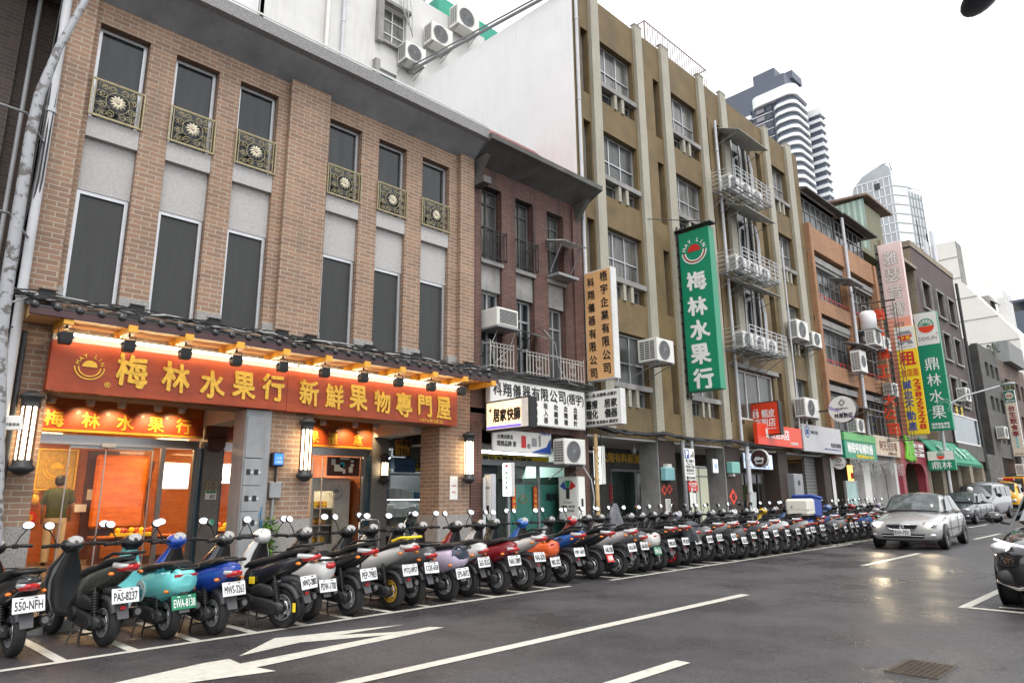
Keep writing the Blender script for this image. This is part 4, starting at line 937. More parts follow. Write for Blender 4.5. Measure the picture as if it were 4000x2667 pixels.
# ground floor: piers, ceiling, inner fronts
b = M()
for a, c in ((15.58, 16.36), (19.08, 20.0), (22.6, 23.3), (26.3, 27.0)): b.box(a, c, 10.40, 10.95, .15, 2.985)
b.each('tiled_pier', MT['brick_pier'], ol)
b = M()
for a, c in ((15.53, 15.577), (19.02, 19.077)): b.box(a, c, 10.41, 11.0, .15, 2.97)
b.each('concrete_side', MT['concrete'], ol)
M().box(12.65, 27.1, 10.43, 12.9, 2.93, 2.978).obj('arcade_ceiling', MT['offwhite'], ol)
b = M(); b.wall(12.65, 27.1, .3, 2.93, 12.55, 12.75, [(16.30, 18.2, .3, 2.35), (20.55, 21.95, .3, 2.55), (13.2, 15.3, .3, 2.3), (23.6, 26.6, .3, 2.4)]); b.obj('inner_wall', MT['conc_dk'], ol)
dr = darkglass('green_smoked_door_glass', (.035, .06, .048), .5)
win(ol, 16.32, 18.18, .31, 2.34, 12.6, dr, MT['greymetal'], .07, (17.55,), (), 'glass_door')
win(ol, 13.22, 15.28, .31, 2.29, 12.6, dr, MT['greymetal'], .07, (14.3,), (), 'glass_door')
win(ol, 20.57, 21.93, .31, 2.53, 12.6, lamp('lit_office_glass', (.55, .56, .42), .35), MT['alu'], .06, (21.25,), (2.2,), 'glass_door')
win(ol, 23.62, 26.58, .31, 2.39, 12.6, MT['glass'], MT['greymetal'], .06, (24.5, 25.5), (), 'glass_door')
b = M(); b.text('公限有料原業工達', (17.1, 12.54, 2.66), RX, UZ, w=2.5, h=.28, bold=.02, ext=.01, wob=.03); b.obj('lettering', MT['gold'], ol)
for x, y, z, w_, h_, s in ((16.22, 12.54, 1.63, .13, .5, '恭賀新禧'), (18.0, 12.54, 1.63, .13, .5, '萬事如意'), (12.98, 12.54, 1.6, .13, .5, '招財進寶')):
    t = thing('red_couplet', 'vertical red paper couplet pasted %s' % {16.22: 'before the smoked glass door under gold characters', 18.0: 'past the smoked glass door near the pale blue box', 12.98: 'at the corner edge of the mustard block'}[x], 'couplet', (x, y, z), 'red paper couplets')
    M().box(x-w_/2, x+w_/2, 12.53, 12.545, z-h_/2, z+h_/2).obj('paper', MT['ink_red'], t); b = M()
    for k, ch in enumerate(s): b.text(ch, (x, 12.528, z+h_/2-.07-.118*k), RX, UZ, h=.09, bold=.02, ext=.002)
    b.obj('lettering', MT['ink'], t)
for x, z, lab in ((15.74, 1.69, 'first'), (15.98, 1.71, 'second'), (19.38, 1.50, None)):
    t = thing('red_diamond', 'large red paper diamond on the tiled pier with the teal box' if lab is None else '%s of two small red paper diamonds under the pale blue box' % lab, 'paper charm', (x, 10.39, z), 'red paper diamonds'); r_ = .24 if lab is None else .145
    M().prism([(x-r_, 10.395, z), (x, 10.395, z-r_), (x+r_, 10.395, z), (x, 10.395, z+r_)], (0, .004, 0)).obj('paper', MT['sg_red'], t); M().text('福' if lab is None else '春', (x, 10.393, z), RX, UZ, h=r_*.8, bold=.02, ext=.002).obj('lettering', MT['ink'], t)
t = thing('paper_notice', 'white paper notice under the two red diamonds on the tiled pier', 'notice', (15.9, 10.39, 1.2)); M().box(15.76, 16.0, 10.394, 10.399, 1.12, 1.46).obj('paper', MT['sg_white'], t); b = M()
for k in range(6): b.box(15.80, 15.96, 10.391, 10.3935, 1.18+.045*k, 1.19+.045*k)
b.obj('lettering', MT['ink_grey'], t)
cy = mat('pale_cyan_box', (.25, .52, .55), .5, var=.08); te = mat('teal_box', (.20, .45, .40), .5, var=.1)
t = thing('meter_box', 'pale blue meter box on the tiled pier above the red diamonds', 'meter box', (15.85, 10.3, 2.0)); M().cbox(15.60, 16.03, 10.22, 10.40, 1.92, 2.27, .02).obj('box', cy, t); M().box(15.75, 15.95, 10.26, 10.40, 2.27, 2.36).obj('cap', MT['ac'], t)
t = thing('meter_box', 'teal meter box on the tiled pier with one large red diamond', 'meter box', (19.3, 10.3, 2.2)); M().cbox(19.10, 19.58, 10.2, 10.40, 2.18, 2.52, .02).obj('box', te, t); M().box(19.2, 19.3, 10.24, 10.40, 2.10, 2.18).obj('cap', MT['ac'], t)
# air conditioner balconies with awnings
for i, (z, nm) in enumerate(((11.37, 'topmost'), (8.55, 'middle'), (6.02, 'lowest'))):
    t = thing('equipment_balcony', '%s white metal cage balcony holding air conditioners on the mustard block' % nm, 'balcony', (20.7, 9.7, z), 'air conditioner balconies')
    b = M(); x0, x1, y0 = 19.45, 22.05, 9.45
    for zz in (z+.06, z+.22, z+.37, z+.52, z+.64): b.box(x0, x1, y0, y0+.02, zz, zz+.02); b.box(x0, x0+.02, y0, 10.42, zz, zz+.02); b.box(x1-.02, x1, y0, 10.42, zz, zz+.02)
    for k in range(8): X = x0+(x1-x0-.02)*k/7; b.box(X, X+.02, y0-.003, y0+.017, z, z+.66)
    b.obj('rail', MT['pipe_w'], t); b = M()
    for k in range(6): b.box(x0, x1, y0+.16*k, y0+.05+.16*k, z-.03, z)
    for k in range(5): X = x0+.1+.6*k; b.tube([(X, y0+.05, z-.03), (X, 10.42, z-.55)], .014, 5); b.box(X-.015, X+.015, y0, 10.42, z-.06, z-.031)
    b.obj('floor_slat', MT['greymetal'], t)
    for k in range(3): ac_unit(19.6+.82*k, 9.75, z+.01, .70, .28, .52, '%s white outdoor unit on the %s cage balcony' % (('first', 'second', 'third')[k], nm), 'air conditioners in the cage balconies', brackets=False)
for z, nm in ((13.72, 'top'), (10.92, 'middle'), (8.2, 'lowest')):
    t = thing('sheet_awning', '%s pale sheet metal awning over a cage balcony of the mustard block' % nm, 'awning', (21.2, 10, z), 'awnings over the cage balconies')
    b = M(); b.prism([(20.1, 9.50, z-.12), (22.3, 9.50, z-.12), (22.5, 10.42, z+.30), (20.1, 10.42, z+.30)], (0, 0, .02)); b.obj('sheet', mat('aged_white_sheet', (.42, .42, .39), .6, var=.15, streak=.5), t)
    b = M()
    for X in (20.2, 21.2, 22.2): b.tube([(X, 9.6, z-.10), (X, 10.42, z-.35)], .013, 5)
    b.obj('strut', MT['greymetal'], t)
    b = M()
    for k in range(3): b.tube([(22.35+.07*k, 10.36, z+.1), (22.40+.07*k, 10.3, z-.5), (22.5+.07*k, 10.36, z-2.0)], .028, 6)
    tag(b.obj('refrigerant_hose', MT['pipe_w'], loc=(22.4, 10.3, z), label='white insulated hoses running down beside the %s awning' % nm), cat='hose', group='hoses by the awnings')
pipe([(12.74, 10.36, 3.2), (12.72, 10.36, 15.6)], .05, MT['pipe_w'], 'tall white drainpipe at the corner of the blank white side wall', clips=5)
pipe([(20.02, 10.3, 3.0), (20.02, 10.3, 12), (20.0, 10.3, 14.2)], .05, MT['pipe_w'], 'long grey white drainpipe left of the cage balconies', clips=5)
pipe([(23.9, 10.1, 3.5), (23.95, 10.1, 10.5)], .03, MT['pipe_w'], 'thin white pipe right of the cage balconies', clips=3)
ac_unit(14.55, 9.58, 4.90, .78, .60, .60, 'large cream air conditioner with strut between the orange and green vertical signs')
ac_unit(24.0, 9.85, 7.05, .95, .36, .70, 'white outdoor unit high beside the lowest cage balcony'); ac_unit(25.3, 9.85, 6.95, .80, .34, .56, 'smaller round grille unit next to the high white outdoor unit')
ac_unit(23.85, 9.8, 4.20, 1.1, .40, .68, 'big white outdoor unit just above the grey shop sign')
ac_unit(11.38, 10.02, 2.22, .72, .34, .56, 'cream outdoor unit on a shelf under the white banner sign')

# ------------------------------------------------------------------ signs.  NX: faces -X (seen by someone walking up the street), reading direction -Y
NX, UZ = (0, -1, 0), (0, 0, 1)
def frontsign(name, label, x0, x1, z0, z1, y, mpan, edge=None, d=.14, cat='sign', group=None):
    t = thing(name, label, cat, ((x0+x1)/2, y, z0), group)
    M().cbox(x0, x1, y, y+d, z0, z1, .008).obj('case', edge or MT['whiteframe'], t)
    M().quad((x0+.025, y-.003, z0+.025), (x1-.025, y-.003, z0+.025), (x1-.025, y-.003, z1-.025), (x0+.025, y-.003, z1-.025)).obj('panel', mpan, t)
    return t
def bladesign(name, label, X, y0, y1, z0, z1, mpan, edge, d=.22, arms=2, cat='sign', group=None):
    """box sign standing out from the wall: faces -X, y0 is the street edge"""
    t = thing(name, label, cat, (X, (y0+y1)/2, z0), group)
    M().cbox(X, X+d, y0, y1, z0, z1, .012).obj('case', edge, t)
    M().quad((X-.004, y1-.03, z0+.03), (X-.004, y0+.03, z0+.03), (X-.004, y0+.03, z1-.03), (X-.004, y1-.03, z1-.03)).obj('panel', mpan, t)
    if arms:
        b = M()
        for k in range(arms): z = z0+(z1-z0)*(k+.5)/arms; b.box(X+d*.3, X+d*.6, y1, 10.46, z-.02, z+.02)
        b.obj('bracket', MT['darkmetal'], t)
    return t
def write(t, mats, items, dirx, base, nrm_off):
    """items: (text, along, z, w, h[, bold, wob]); base maps (along, z) to a point on the face"""
    b = M()
    for it in items:
        st, u_, z, w_, h_ = it[:5]; bo = it[5] if len(it) > 5 else .02; wo_ = it[6] if len(it) > 6 else 0
        b.text(st, base(u_, z), dirx, UZ, w=w_, h=h_, bold=bo, ext=.003, wob=wo_)
    return b.obj('lettering', mats, t)
fb = lambda y: (lambda u, z: (u, y-.006, z))
bb = lambda X: (lambda u, z: (X-.007, u, z))

t = frontsign('shop_sign', 'long white sign with black characters across the old brick house', 9.30, 12.30, 3.02, 3.90, 10.16, MT['sg_white'])
it = [(ch, 9.50+.285*k, 3.70, .24, .27, .022, .04) for k, ch in enumerate('科翔儀器有限公司')] + [('(梧宇)', 11.95, 3.68, .58, .27, .02, .03)]
for k, s in enumerate(('中頻機', '吸入器', '助聽器', '血糖機', '血壓計')):
    for j, ch in enumerate(s): it.append((ch, 10.62+.33*k, 3.46-.155*j, .125, .125, .02))
write(t, MT['ink'], it, RX, fb(10.16), 0)
X = 12.50
t = bladesign('shop_sign', 'white projecting sign with black characters at the corner of the old brick house', X, 9.28, 10.36, 3.11, 3.93, MT['sg_white'], MT['whiteframe'], .2)
write(t, MT['ink'], [('吸入器.血糖機.血壓計', 9.82, 3.83, .9, .085, .01), ('醫療', 10.11, 3.62, .34, .2, .03), ('居家', 9.56, 3.62, .36, .2, .03), ('理化', 10.11, 3.39, .34, .2, .03), ('儀器', 9.56, 3.39, .36, .2, .03), ('顯微鏡.量測器材.糖度計', 9.82, 3.20, .92, .085, .01)], NX, bb(X), 0)
X = 12.66
t = bladesign('vertical_sign', 'tall faded orange vertical sign with two columns of black characters', X, 9.52, 10.36, 4.21, 6.95, MT['sg_orange'], MT['whiteframe'], .22, 3)
it = [(ch, 9.74, 6.74-.325*k, .22, .24, .02, .05) for k, ch in enumerate('梧宇企業有限公司')] + [(ch, 10.14, 6.67-.325*k, .21, .23, .02, .05) for k, ch in enumerate('科翔儀器有限公司')]
write(t, MT['ink'], it, NX, bb(X), 0)
X = 9.30
t = bladesign('led_sign', 'glowing LED sign with bold dark characters on a pale orange screen', X, 9.05, 10.30, 2.80, 3.41, MT['sg_white'], MT['black'], .22)
M().quad((X-.008, 10.25, 2.85), (X-.008, 9.27, 2.85), (X-.008, 9.27, 3.37), (X-.008, 10.25, 3.37)).obj('screen', lamp('led_screen', (1, .66, .36), .75), t)
M().quad((X-.011, 10.25, 2.85), (X-.011, 9.27, 2.85), (X-.011, 9.27, 2.90), (X-.011, 10.25, 2.90)).obj('screen_band', lamp('led_band', (.15, .12, .6), .6), t)
b = M()
for ch, y in zip('居家快篩', (9.96, 9.76, 9.56, 9.37)): b.text(ch, (X-.014, y, 3.10), NX, UZ, w=.18, h=.24, bold=.045, ext=.004)
for y, z, r_ in ((10.14, 3.22, .075), (10.0, 3.24, .035)): b.prism([(X-.012, y-r_, z), (X-.012, y-.2*r_, z+.2*r_), (X-.012, y, z+r_), (X-.012, y+.2*r_, z+.2*r_), (X-.012, y+r_, z), (X-.012, y+.2*r_, z-.2*r_), (X-.012, y, z-r_), (X-.012, y-.2*r_, z-.2*r_)], (-.003, 0, 0))
b.obj('lettering', MT['ink'], t)
X = 16.95
t = bladesign('vertical_sign', 'huge green vertical sign with white characters and a red half sun emblem', X, 9.20, 10.20, 4.38, 9.13, MT['sg_green'], MT['sg_green'], .30, 0)
write(t, MT['ink_w'], [(ch, 9.70+.03*(k % 2), 7.52-.70*k+(.05 if k == 0 else 0), .60, .56, .035, .06) for k, ch in enumerate('梅林水果行')], NX, bb(X), 0)
em = M(); em.cyl((X-.005, 9.70, 8.52), (X-.010, 9.70, 8.52), .37, n=32); em.obj('emblem_disc', MT['sg_green'], t)
b = M(); arc_logo(b, (X-.010, 9.70, 8.42), .42, NX, UZ, ext=.004, half=False); b.obj('emblem_arc', MT['ink_w'], t)
b = M(); q = [(X-.015, 9.70-.21*math.cos(PI*i/18), 8.47+.21*math.sin(PI*i/18)) for i in range(19)]; b.prism(q, (-.004, 0, 0))
for i in range(20):
    a0, a1 = PI+PI*i/20, PI+PI*(i+1)/20; f_ = lambda r, a: (X-.0155, 9.70-r*math.cos(a), 8.46+r*.93*math.sin(a))
    b.add([f_(.345, a0), f_(.345, a1), f_(.315, a1), f_(.315, a0)], [(0, 1, 2, 3)])
b.obj('emblem_sun', MT['ink_red'], t)
lf = M()
for yy in (10.26, 10.62):
    for xx in (X+.05, X+.22): lf.box(xx-.02, xx+.02, yy-.02, yy+.02, 4.2, 9.4) if yy < 10.4 else None
for k in range(15): z = 4.3+.35*k; lf.box(X+.03, X+.24, 10.20, 10.46, z-.022, z+.022)
lf.box(X-.05, X+.3, 9.1, 10.46, 9.22, 9.25); lf.tube([(X, 9.15, 9.23), (X-1.5, 10.4, 9.26)], .014, 5)
lf.obj('lattice_frame', MT['darkmetal'], t)
def lit_strip(X, y0, y1, z0, z1, label):
    t = bladesign('lit_box_sign', label, X, y0, y1, z0, z1, MT['sg_white'], MT['whiteframe'], .10, 1, group='small white lit vertical signs of the fruit shop')
    M().quad((X-.008, y1-.01, z0+.01), (X-.008, y0+.01, z0+.01), (X-.008, y0+.01, z1-.01), (X-.008, y1-.01, z1-.01)).obj('lit_panel', lamp('white_lit_panel', (.92, 1, .96), .75), t)
    h = z1-z0; yc = (y0+y1)/2
    b = M()
    for k, ch in enumerate('梅林水果行'): b.text(ch, (X-.011, yc, z1-h*(.30+.145*k)), NX, UZ, h=h*.115, bold=.02, ext=.002, wob=.04)
    b.obj('lettering', MT['ink_grn'], t)
    b = M(); b.prism([(X-.011, yc-.05*math.cos(PI*i/10), z1-h*.13+.05*math.sin(PI*i/10)) for i in range(11)], (-.003, 0, 0)); b.obj('emblem', MT['ink_red'], t)
lit_strip(9.75, 10.02, 10.28, 1.53, 2.20, 'white lit vertical sign with green characters in front of the green glass shop')
lit_strip(12.90, 10.17, 10.45, 1.80, 2.69, 'white lit vertical sign with green characters at the corner of the mustard block')

t = frontsign('banner_sign', 'white product banner with a big red numeral above the yellow strip sign', 9.62, 11.42, 2.44, 2.98, 10.44, MT['sg_white'], MT['alu'], .05)
write(t, MT['ink'], [('台灣消費者', 9.98, 2.76, .45, .09, .01), ('理想品牌 第', 10.02, 2.62, .56, .11, .02), ('名', 10.68, 2.60, .1, .1, .02)], RX, fb(10.44), 0)
b = M(); b.text('1', (10.53, 10.434, 2.68), RX, UZ, w=.09, h=.24, bold=.03, ext=.002); b.obj('red_numeral', MT['ink_red'], t)
b = M(); b.text('OMRON', (11.20, 10.434, 2.89), RX, UZ, w=.34, bold=.03, ext=.002); b.prism([(10.75, 10.436, 2.465), (11.39, 10.436, 2.465), (11.39, 10.436, 2.80), (11.25, 10.436, 2.60)], (0, .002, 0)); b.obj('blue_sweep', MT['ink_blue'], t)
b = M(); b.cbox(10.78, 10.93, 10.42, 10.438, 2.60, 2.78, .006); b.cbox(11.0, 11.06, 10.42, 10.438, 2.6, 2.84, .006); b.obj('product_print', MT['greymetal'], t)
t = frontsign('strip_sign', 'yellow strip sign with black handwritten characters under the white product banner', 9.4, 12.15, 2.22, 2.46, 11.2, MT['sg_yellow'], d=.05)
write(t, MT['ink'], [('血壓計.血糖機.助聽器', 10.7, 2.34, 1.7, .15, .02, .03)], RX, fb(11.2), 0)
# green glass shop under the old brick house
gs = thing('teal_storefront', 'teal green glass shop front with red couplets under the old brick house', 'shop front', (11.2, 11.0, .3))
b = M(); b.box(9.3, 12.6, 10.98, 11.04, 2.20, 2.32)
for x in (10.60, 11.56, 12.55): b.box(x-.035, x+.035, 10.98, 11.04, .2, 2.198)
b.each('door_frame', MT['greymetal'], gs)
M().quad((10.6, 11.01, .2), (12.6, 11.01, .2), (12.6, 11.01, 2.2), (10.6, 11.01, 2.2)).obj('pane', pane('teal_shop_glass', (.66, .90, .84), .9), gs)
M().box(10.63, 12.5, 11.018, 11.026, .2, 1.80).obj('frosted_film', mat('frosted_teal_film', (.22, .44, .40), .3, var=.12, vs=1.5), gs)
M().box(9.3, 13.6, 13.6, 13.7, .2, 2.9).box(9.0, 14, 11.05, 13.6, 2.62, 2.66).obj('inner_wall', MT['offwhite'], gs); M().box(10.9, 12.9, 12.2, 12.4, 2.58, 2.60).obj('ceiling_lamp', lamp('office_tube', (.9, 1, .97), 16), gs)
M().box(9.3, 10.56, 11.3, 11.36, .2, 2.3).obj('dark_doorway', mat('doorway_shade_fill', (.02, .03, .035), .5), gs)  # near-black sheet stands in for the shade inside the open doorway
b = M(); arc_logo(b, (11.06, 11.005, 1.50), .15, RX, UZ, words='       ', ext=.003); b.obj('emblem', MT['brass'], gs)
b = M(); b.text('梅林', (12.0, 11.0, 1.52), RX, UZ, w=.38, h=.19, bold=.02, ext=.003, wob=.05); b.obj('lettering', MT['ink'], gs)
for x, lab in ((10.74, 'beside the lit white strip sign'), (11.42, 'by the glass door mullion of the green shop')):
    q = thing('red_couplet', 'vertical red paper couplet on the teal glass %s' % lab, 'couplet', (x, 10.97, 1.5), 'red paper couplets'); M().box(x-.06, x+.06, 10.965, 10.975, 1.26, 1.76).obj('paper', MT['ink_red'], q); b = M()
    for k, ch in enumerate('生意興隆'): b.text(ch, (x, 10.963, 1.69-.125*k), RX, UZ, h=.09, bold=.02, ext=.002)
    b.obj('lettering', MT['gold'], q)
t = thing('advertising_lightbox', 'white standing lightbox with coloured fan print and a black meter picture', 'lightbox', (11.9, 10.3, 1.0))
X = 11.95; M().cbox(X, X+.26, 10.16, 10.74, 1.02, 1.97, .012).obj('case', MT['whiteframe'], t)
M().box(X-.006, X-.001, 10.19, 10.71, 1.05, 1.94).obj('panel', MT['sg_white'], t); M().box(X+.02, X+.24, 10.15, 10.159, 1.05, 1.94).obj('side_panel', MT['sg_white'], t)
for a0, m_ in ((0, MT['ink_blue']), (1, MT['ink_grn']), (2, MT['ink_red'])):
    f_ = lambda r, a: (X-.009, 10.45-r*math.cos(a), 1.62+r*math.sin(a)); b = M(); s0, s1 = PI*(.83-.23*a0), PI*(.62-.23*a0)
    b.add([f_(.10, s0), f_(.28, s0), f_(.28, s1), f_(.10, s1)], [(0, 1, 2, 3)]); b.obj('colour_fan', m_, t)
b = M(); b.cbox(X-.02, X-.003, 10.40, 10.50, 1.48, 1.72, .006); b.cbox(X+.10, X+.16, 10.135, 10.149, 1.28, 1.48, .004); b.text('ONETOUCH', (X-.008, 10.46, 1.40), NX, UZ, w=.26, ext=.001); b.text('血糖機 一秒快測', (X-.008, 10.46, 1.31), NX, UZ, w=.4, bold=.01, ext=.001); b.text('專業居家照護', (X-.008, 10.46, 1.22), NX, UZ, w=.36, ext=.001); b.obj('print', MT['ink'], t)
M().box(X+.05, X+.2, 10.3, 10.6, .17, 1.02).obj('stand', MT['greymetal'], t)
t = thing('narrow_lightbox', 'narrow white vertical lightbox with a black meter picture by the brick pier', 'lightbox', (9.3, 10.2, 1.0)); X = 9.32
M().cbox(X, X+.12, 10.14, 10.36, 1.04, 1.97, .01).obj('case', MT['alu'], t); M().box(X-.005, X-.001, 10.16, 10.34, 1.06, 1.95).obj('panel', MT['sg_white'], t)
b = M(); b.cbox(X-.012, X-.004, 10.21, 10.28, 1.2, 1.36, .003); b.text('血糖機', (X-.007, 10.25, 1.7), NX, UZ, w=.12, ext=.001); b.obj('print', MT['ink'], t)
b = M(); b.add([(X-.007, 10.34, 1.06), (X-.007, 10.18, 1.06), (X-.007, 10.34, 1.16)], [(0, 1, 2)]); b.obj('green_corner', MT['ink_grn'], t)

# medical supply shop seen through the arcade
ms = thing('medical_storefront', 'dim medical supply shop window with yellow signs behind the brick arcade pillar', 'shop front', (9, 12.7, .3))
b = M(); b.frame(8.46, 10.2, .3, 2.06, 12.66, 12.74, .04); b.obj('frame', MT['steel'], ms)
M().quad((8.5, 12.69, .33), (10.16, 12.69, .33), (10.16, 12.69, 2.03), (8.5, 12.69, 2.03)).obj('pane', MT['clear'], ms)
b = M(); b.box(8.46, 10.3, 14.0, 14.1, .3, 2.9); b.box(8.46, 10.3, 12.72, 14.1, 2.85, 2.9); b.obj('back_wall', MT['concrete'], ms)
b = M()
for z in (.7, 1.1, 1.5): b.box(8.6, 10.1, 13.3, 13.75, z, z+.02)
b.obj('shelf', MT['whiteframe'], ms)
M().box(8.8, 10.0, 13.2, 13.26, 2.4, 2.43).box(8.8, 10.0, 13.3, 13.33, 1.49, 1.50).obj('tube_lamp', lamp('cool_tube', (.85, .95, 1), 4), ms)
random.seed(9); b = M(); c = M()
for z in (.72, 1.12, 1.52):
    x = 8.65
    while x < 9.95: w_ = random.uniform(.08, .2); (b if random.random() < .65 else c).cbox(x, x+w_, 13.34, 13.6, z, z+random.uniform(.12, .3), .005); x += w_+.02
tag(b.obj('boxed_goods', MT['sg_white'], ms), kind='stuff'); tag(c.obj('blue_boxed_goods', mat('blue_product_box', (.06, .17, .34), .4), ms), kind='stuff')
t = frontsign('strip_sign', 'amber strip sign with brown characters and a telephone number inside the arcade', 8.58, 10.6, 2.41, 2.79, 12.45, mat('amber_sign_panel', (.55, .27, .03), .5), MT['black'], .05)
write(t, MT['ink'], [('科學儀器.理化儀器.玻璃儀器.藥', 9.5, 2.69, 1.7, .12, .02), ('TEL:2371-5552 . FAX', 9.45, 2.51, 1.5, .11, .02)], RX, fb(12.45), 0)
t = frontsign('strip_sign', 'bright yellow strip sign with black bold characters over the medical shop window', 8.95, 10.6, 2.10, 2.39, 12.52, MT['sg_yellow'], MT['black'], .05)
write(t, MT['ink'], [('血壓計/血糖機', 9.62, 2.25, 1.0, .17, .035)], RX, fb(12.52), 0)
t = thing('rolled_awning', 'dark blue rolled fabric awning beside the yellow strip sign', 'awning', (8.8, 12.4, 2.2)); b = M(); b.tube([(8.5, 12.42, 2.26), (9.05, 12.42, 2.26)], .12, 12); b.obj('roll', mat('navy_fabric', (.03, .07, .16), .8, var=.2), t); M().box(8.5, 9.05, 12.30, 12.34, 2.06, 2.20).obj('valance', mat('navy_fabric', (.03, .07, .16)), t)
for X, Y, n_ in ((7.35, 11.4, 'by the display case'), (8.45, 11.5, 'in front of the medical shop window')):
    t = thing('hand_trolley', 'steel tube hand trolley standing in the arcade %s' % n_, 'trolley', (X, Y, .2), 'hand trolleys in the arcade')
    b = M(); b.tube([(X-.22, Y, .3), (X-.22, Y, 1.05), (X-.17, Y, 1.13), (X+.17, Y, 1.13), (X+.22, Y, 1.05), (X+.22, Y, .3)], .014, 6)
    for z in (.6, .85): b.tube([(X-.22, Y, z), (X+.22, Y, z)], .011, 5)
    b.obj('handle', MT['chrome'], t); M().cbox(X-.25, X+.25, Y-.55, Y+.05, .27, .31, .01).obj('platform', MT['bluestrip'], t); b = M()
    for sx in (-.2, .2):
        for sy in (-.45, 0): b.cyl((X+sx-.02, Y+sy, .225), (X+sx+.02, Y+sy, .225), .05, n=10)
    b.obj('wheel', MT['rubber'], t)

# signs further up the street
t = frontsign('hanging_shop_sign', 'wide orange red sign with white characters over the entrance beyond the mustard piers', 20.6, 23.85, 3.10, 3.78, 10.05, MT['sg_red'], MT['sg_red'])
write(t, MT['ink_w'], [('蝦皮店到店', 22.0, 3.5, 1.7, .34, .02), ('中正開封-智取店', 23.2, 3.24, .6, .1, .01)], RX, fb(10.05), 0)
X = 21.3
t = bladesign('projecting_sign', 'square orange red projecting sign with white characters and a shopping bag mark', X, 9.62, 10.66, 3.42, 4.50, MT['sg_red'], MT['black'], .25)
write(t, MT['ink_w'], [('蝦皮', 9.98, 4.12, .44, .26, .02), ('店到店', 10.12, 3.83, .72, .26, .02)], NX, bb(X), 0)
b = M(); b.cbox(X-.012, X-.004, 10.30, 10.50, 4.0, 4.2, .004); b.tube([(X-.01, 10.46, 4.19), (X-.01, 10.46, 4.27), (X-.01, 10.34, 4.27), (X-.01, 10.34, 4.19)], .012, 5); b.box(X-.01, X-.005, 9.75, 10.48, 3.62, 3.645); b.obj('bag_mark', MT['ink_w'], t)
b = M(); b.text('S', (X-.014, 10.40, 4.09), NX, UZ, h=.14, bold=.02, ext=.002); b.obj('bag_letter', MT['sg_red'], t)
t = frontsign('shop_sign', 'grey shop sign with small blue emblem and lettering next to the red sign', 23.9, 27.35, 3.03, 3.98, 10.02, mat('grey_sign_panel', (.46, .46, .47), .45, var=.05), MT['alu'])
write(t, MT['ink'], [('MIUCOOL!', 24.9, 3.72, .6, .12, .01), ('坎酉吉鮮屋', 26.75, 3.34, .95, .16, .02)], RX, fb(10.02), 0)
b = M(); b.lathe([(.20, 10.012), (.20, 10.008), (.175, 10.008), (.175, 10.012)], (24.28, 0, 3.72), 24, 'Y')
for k in range(3): b.box(24.19+.07*k, 24.23+.07*k, 10.006, 10.012, 3.63, 3.81)
b.text('台北最健康、口味最好、乳製品、優酪乳、起司、鮮奶、蛋糕', (26.4, 10.012, 3.18), RX, UZ, w=1.5, bold=.01, ext=.002); b.obj('emblem', MT['ink_blue'], t)
t = frontsign('shop_sign', 'green shop sign with white characters above hanging icicle lights', 27.55, 31.0, 2.92, 3.62, 10.0, MT['sg_green'], MT['sg_green'])
write(t, MT['ink_w'], [('睡眠呼吸輔助器', 29.2, 3.34, 2.7, .38, .03)], RX, fb(10.0), 0)
M().box(27.55, 31.0, 9.98, 10.14, 3.625, 3.92).obj('light_green_band', mat('light_green_panel', (.12, .40, .13), .5), t)
b = M(); b.text('免費諮詢專線:0800-878876', (29.6, 9.99, 3.03), RX, UZ, w=1.9, h=.14, bold=.02, ext=.002); b.obj('yellow_lettering', MT['sg_yellow'], t)
t = frontsign('shop_sign', 'cream shop sign with faded brown characters next to the maroon archway', 31.2, 34.4, 3.18, 4.02, 10.1, mat('cream_sign_panel', (.55, .45, .33), .5, var=.12), MT['whiteframe'])
write(t, mat('brown_lettering', (.16, .07, .03), .5), [('阿兄兄市場', 32.9, 3.62, 2.2, .4, .02), ('台灣味小吃', 33.3, 3.30, 1.2, .14, .01)], RX, fb(10.1), 0)
def roundsign(X, yc, zc, r, label, words, sub, m, d=.16):
    t = thing('round_sign', label, 'sign', (X, yc, zc-r)); M().cyl((X, yc, zc), (X+d, yc, zc), r, n=36).obj('case', MT['darkmetal'], t)
    M().cyl((X-.006, yc, zc), (X-.001, yc, zc), r*.97, n=36).obj('panel', m, t); M().box(X+.04, X+.1, yc+r*.9, 10.46, zc-.03, zc+.03).obj('bracket', MT['darkmetal'], t); return t
t = roundsign(24.9, 8.98, 4.46, .475, 'round white projecting sign with film strip mark and dark characters', '', '', MT['sg_white'])
b = M(); b.text('林屋數位', (24.89, 8.95, 4.24), NX, UZ, w=.62, h=.17, bold=.02, ext=.003); b.text('Bestphoto', (24.89, 8.98, 4.48), NX, UZ, w=.4, bold=.01, ext=.003, slant=.2)
q = [(24.888, 8.96, 4.80), (24.888, 8.86, 4.70), (24.888, 8.96, 4.58), (24.888, 9.06, 4.68)]
for i in range(4): b.tube([q[i], q[(i+1) % 4]], .014, 4)
b.obj('lettering', MT['ink'], t)
b = M(); b.prism([(24.892, 9.42, 4.62), (24.892, 9.05, 4.44), (24.892, 9.1, 4.36), (24.892, 9.44, 4.50)], (-.002, 0, 0)); b.prism([(24.892, 8.95, 4.38), (24.892, 8.58, 4.12), (24.892, 8.66, 4.10), (24.892, 9.0, 4.32)], (-.002, 0, 0)); b.obj('film_strip', mat('lilac_print', (.40, .33, .52), .5), t)
t = roundsign(27.3, 10.18, 2.74, .25, 'small round white sign with a square mark hung below the grey sign', '', '', MT['sg_white'], .1)
b = M(); b.text('Bestphoto', (27.29, 10.18, 2.66), NX, UZ, w=.3, bold=.02, ext=.003)
q = [(27.288, 10.16, 2.90), (27.288, 10.08, 2.83), (27.288, 10.17, 2.75), (27.288, 10.25, 2.82)]
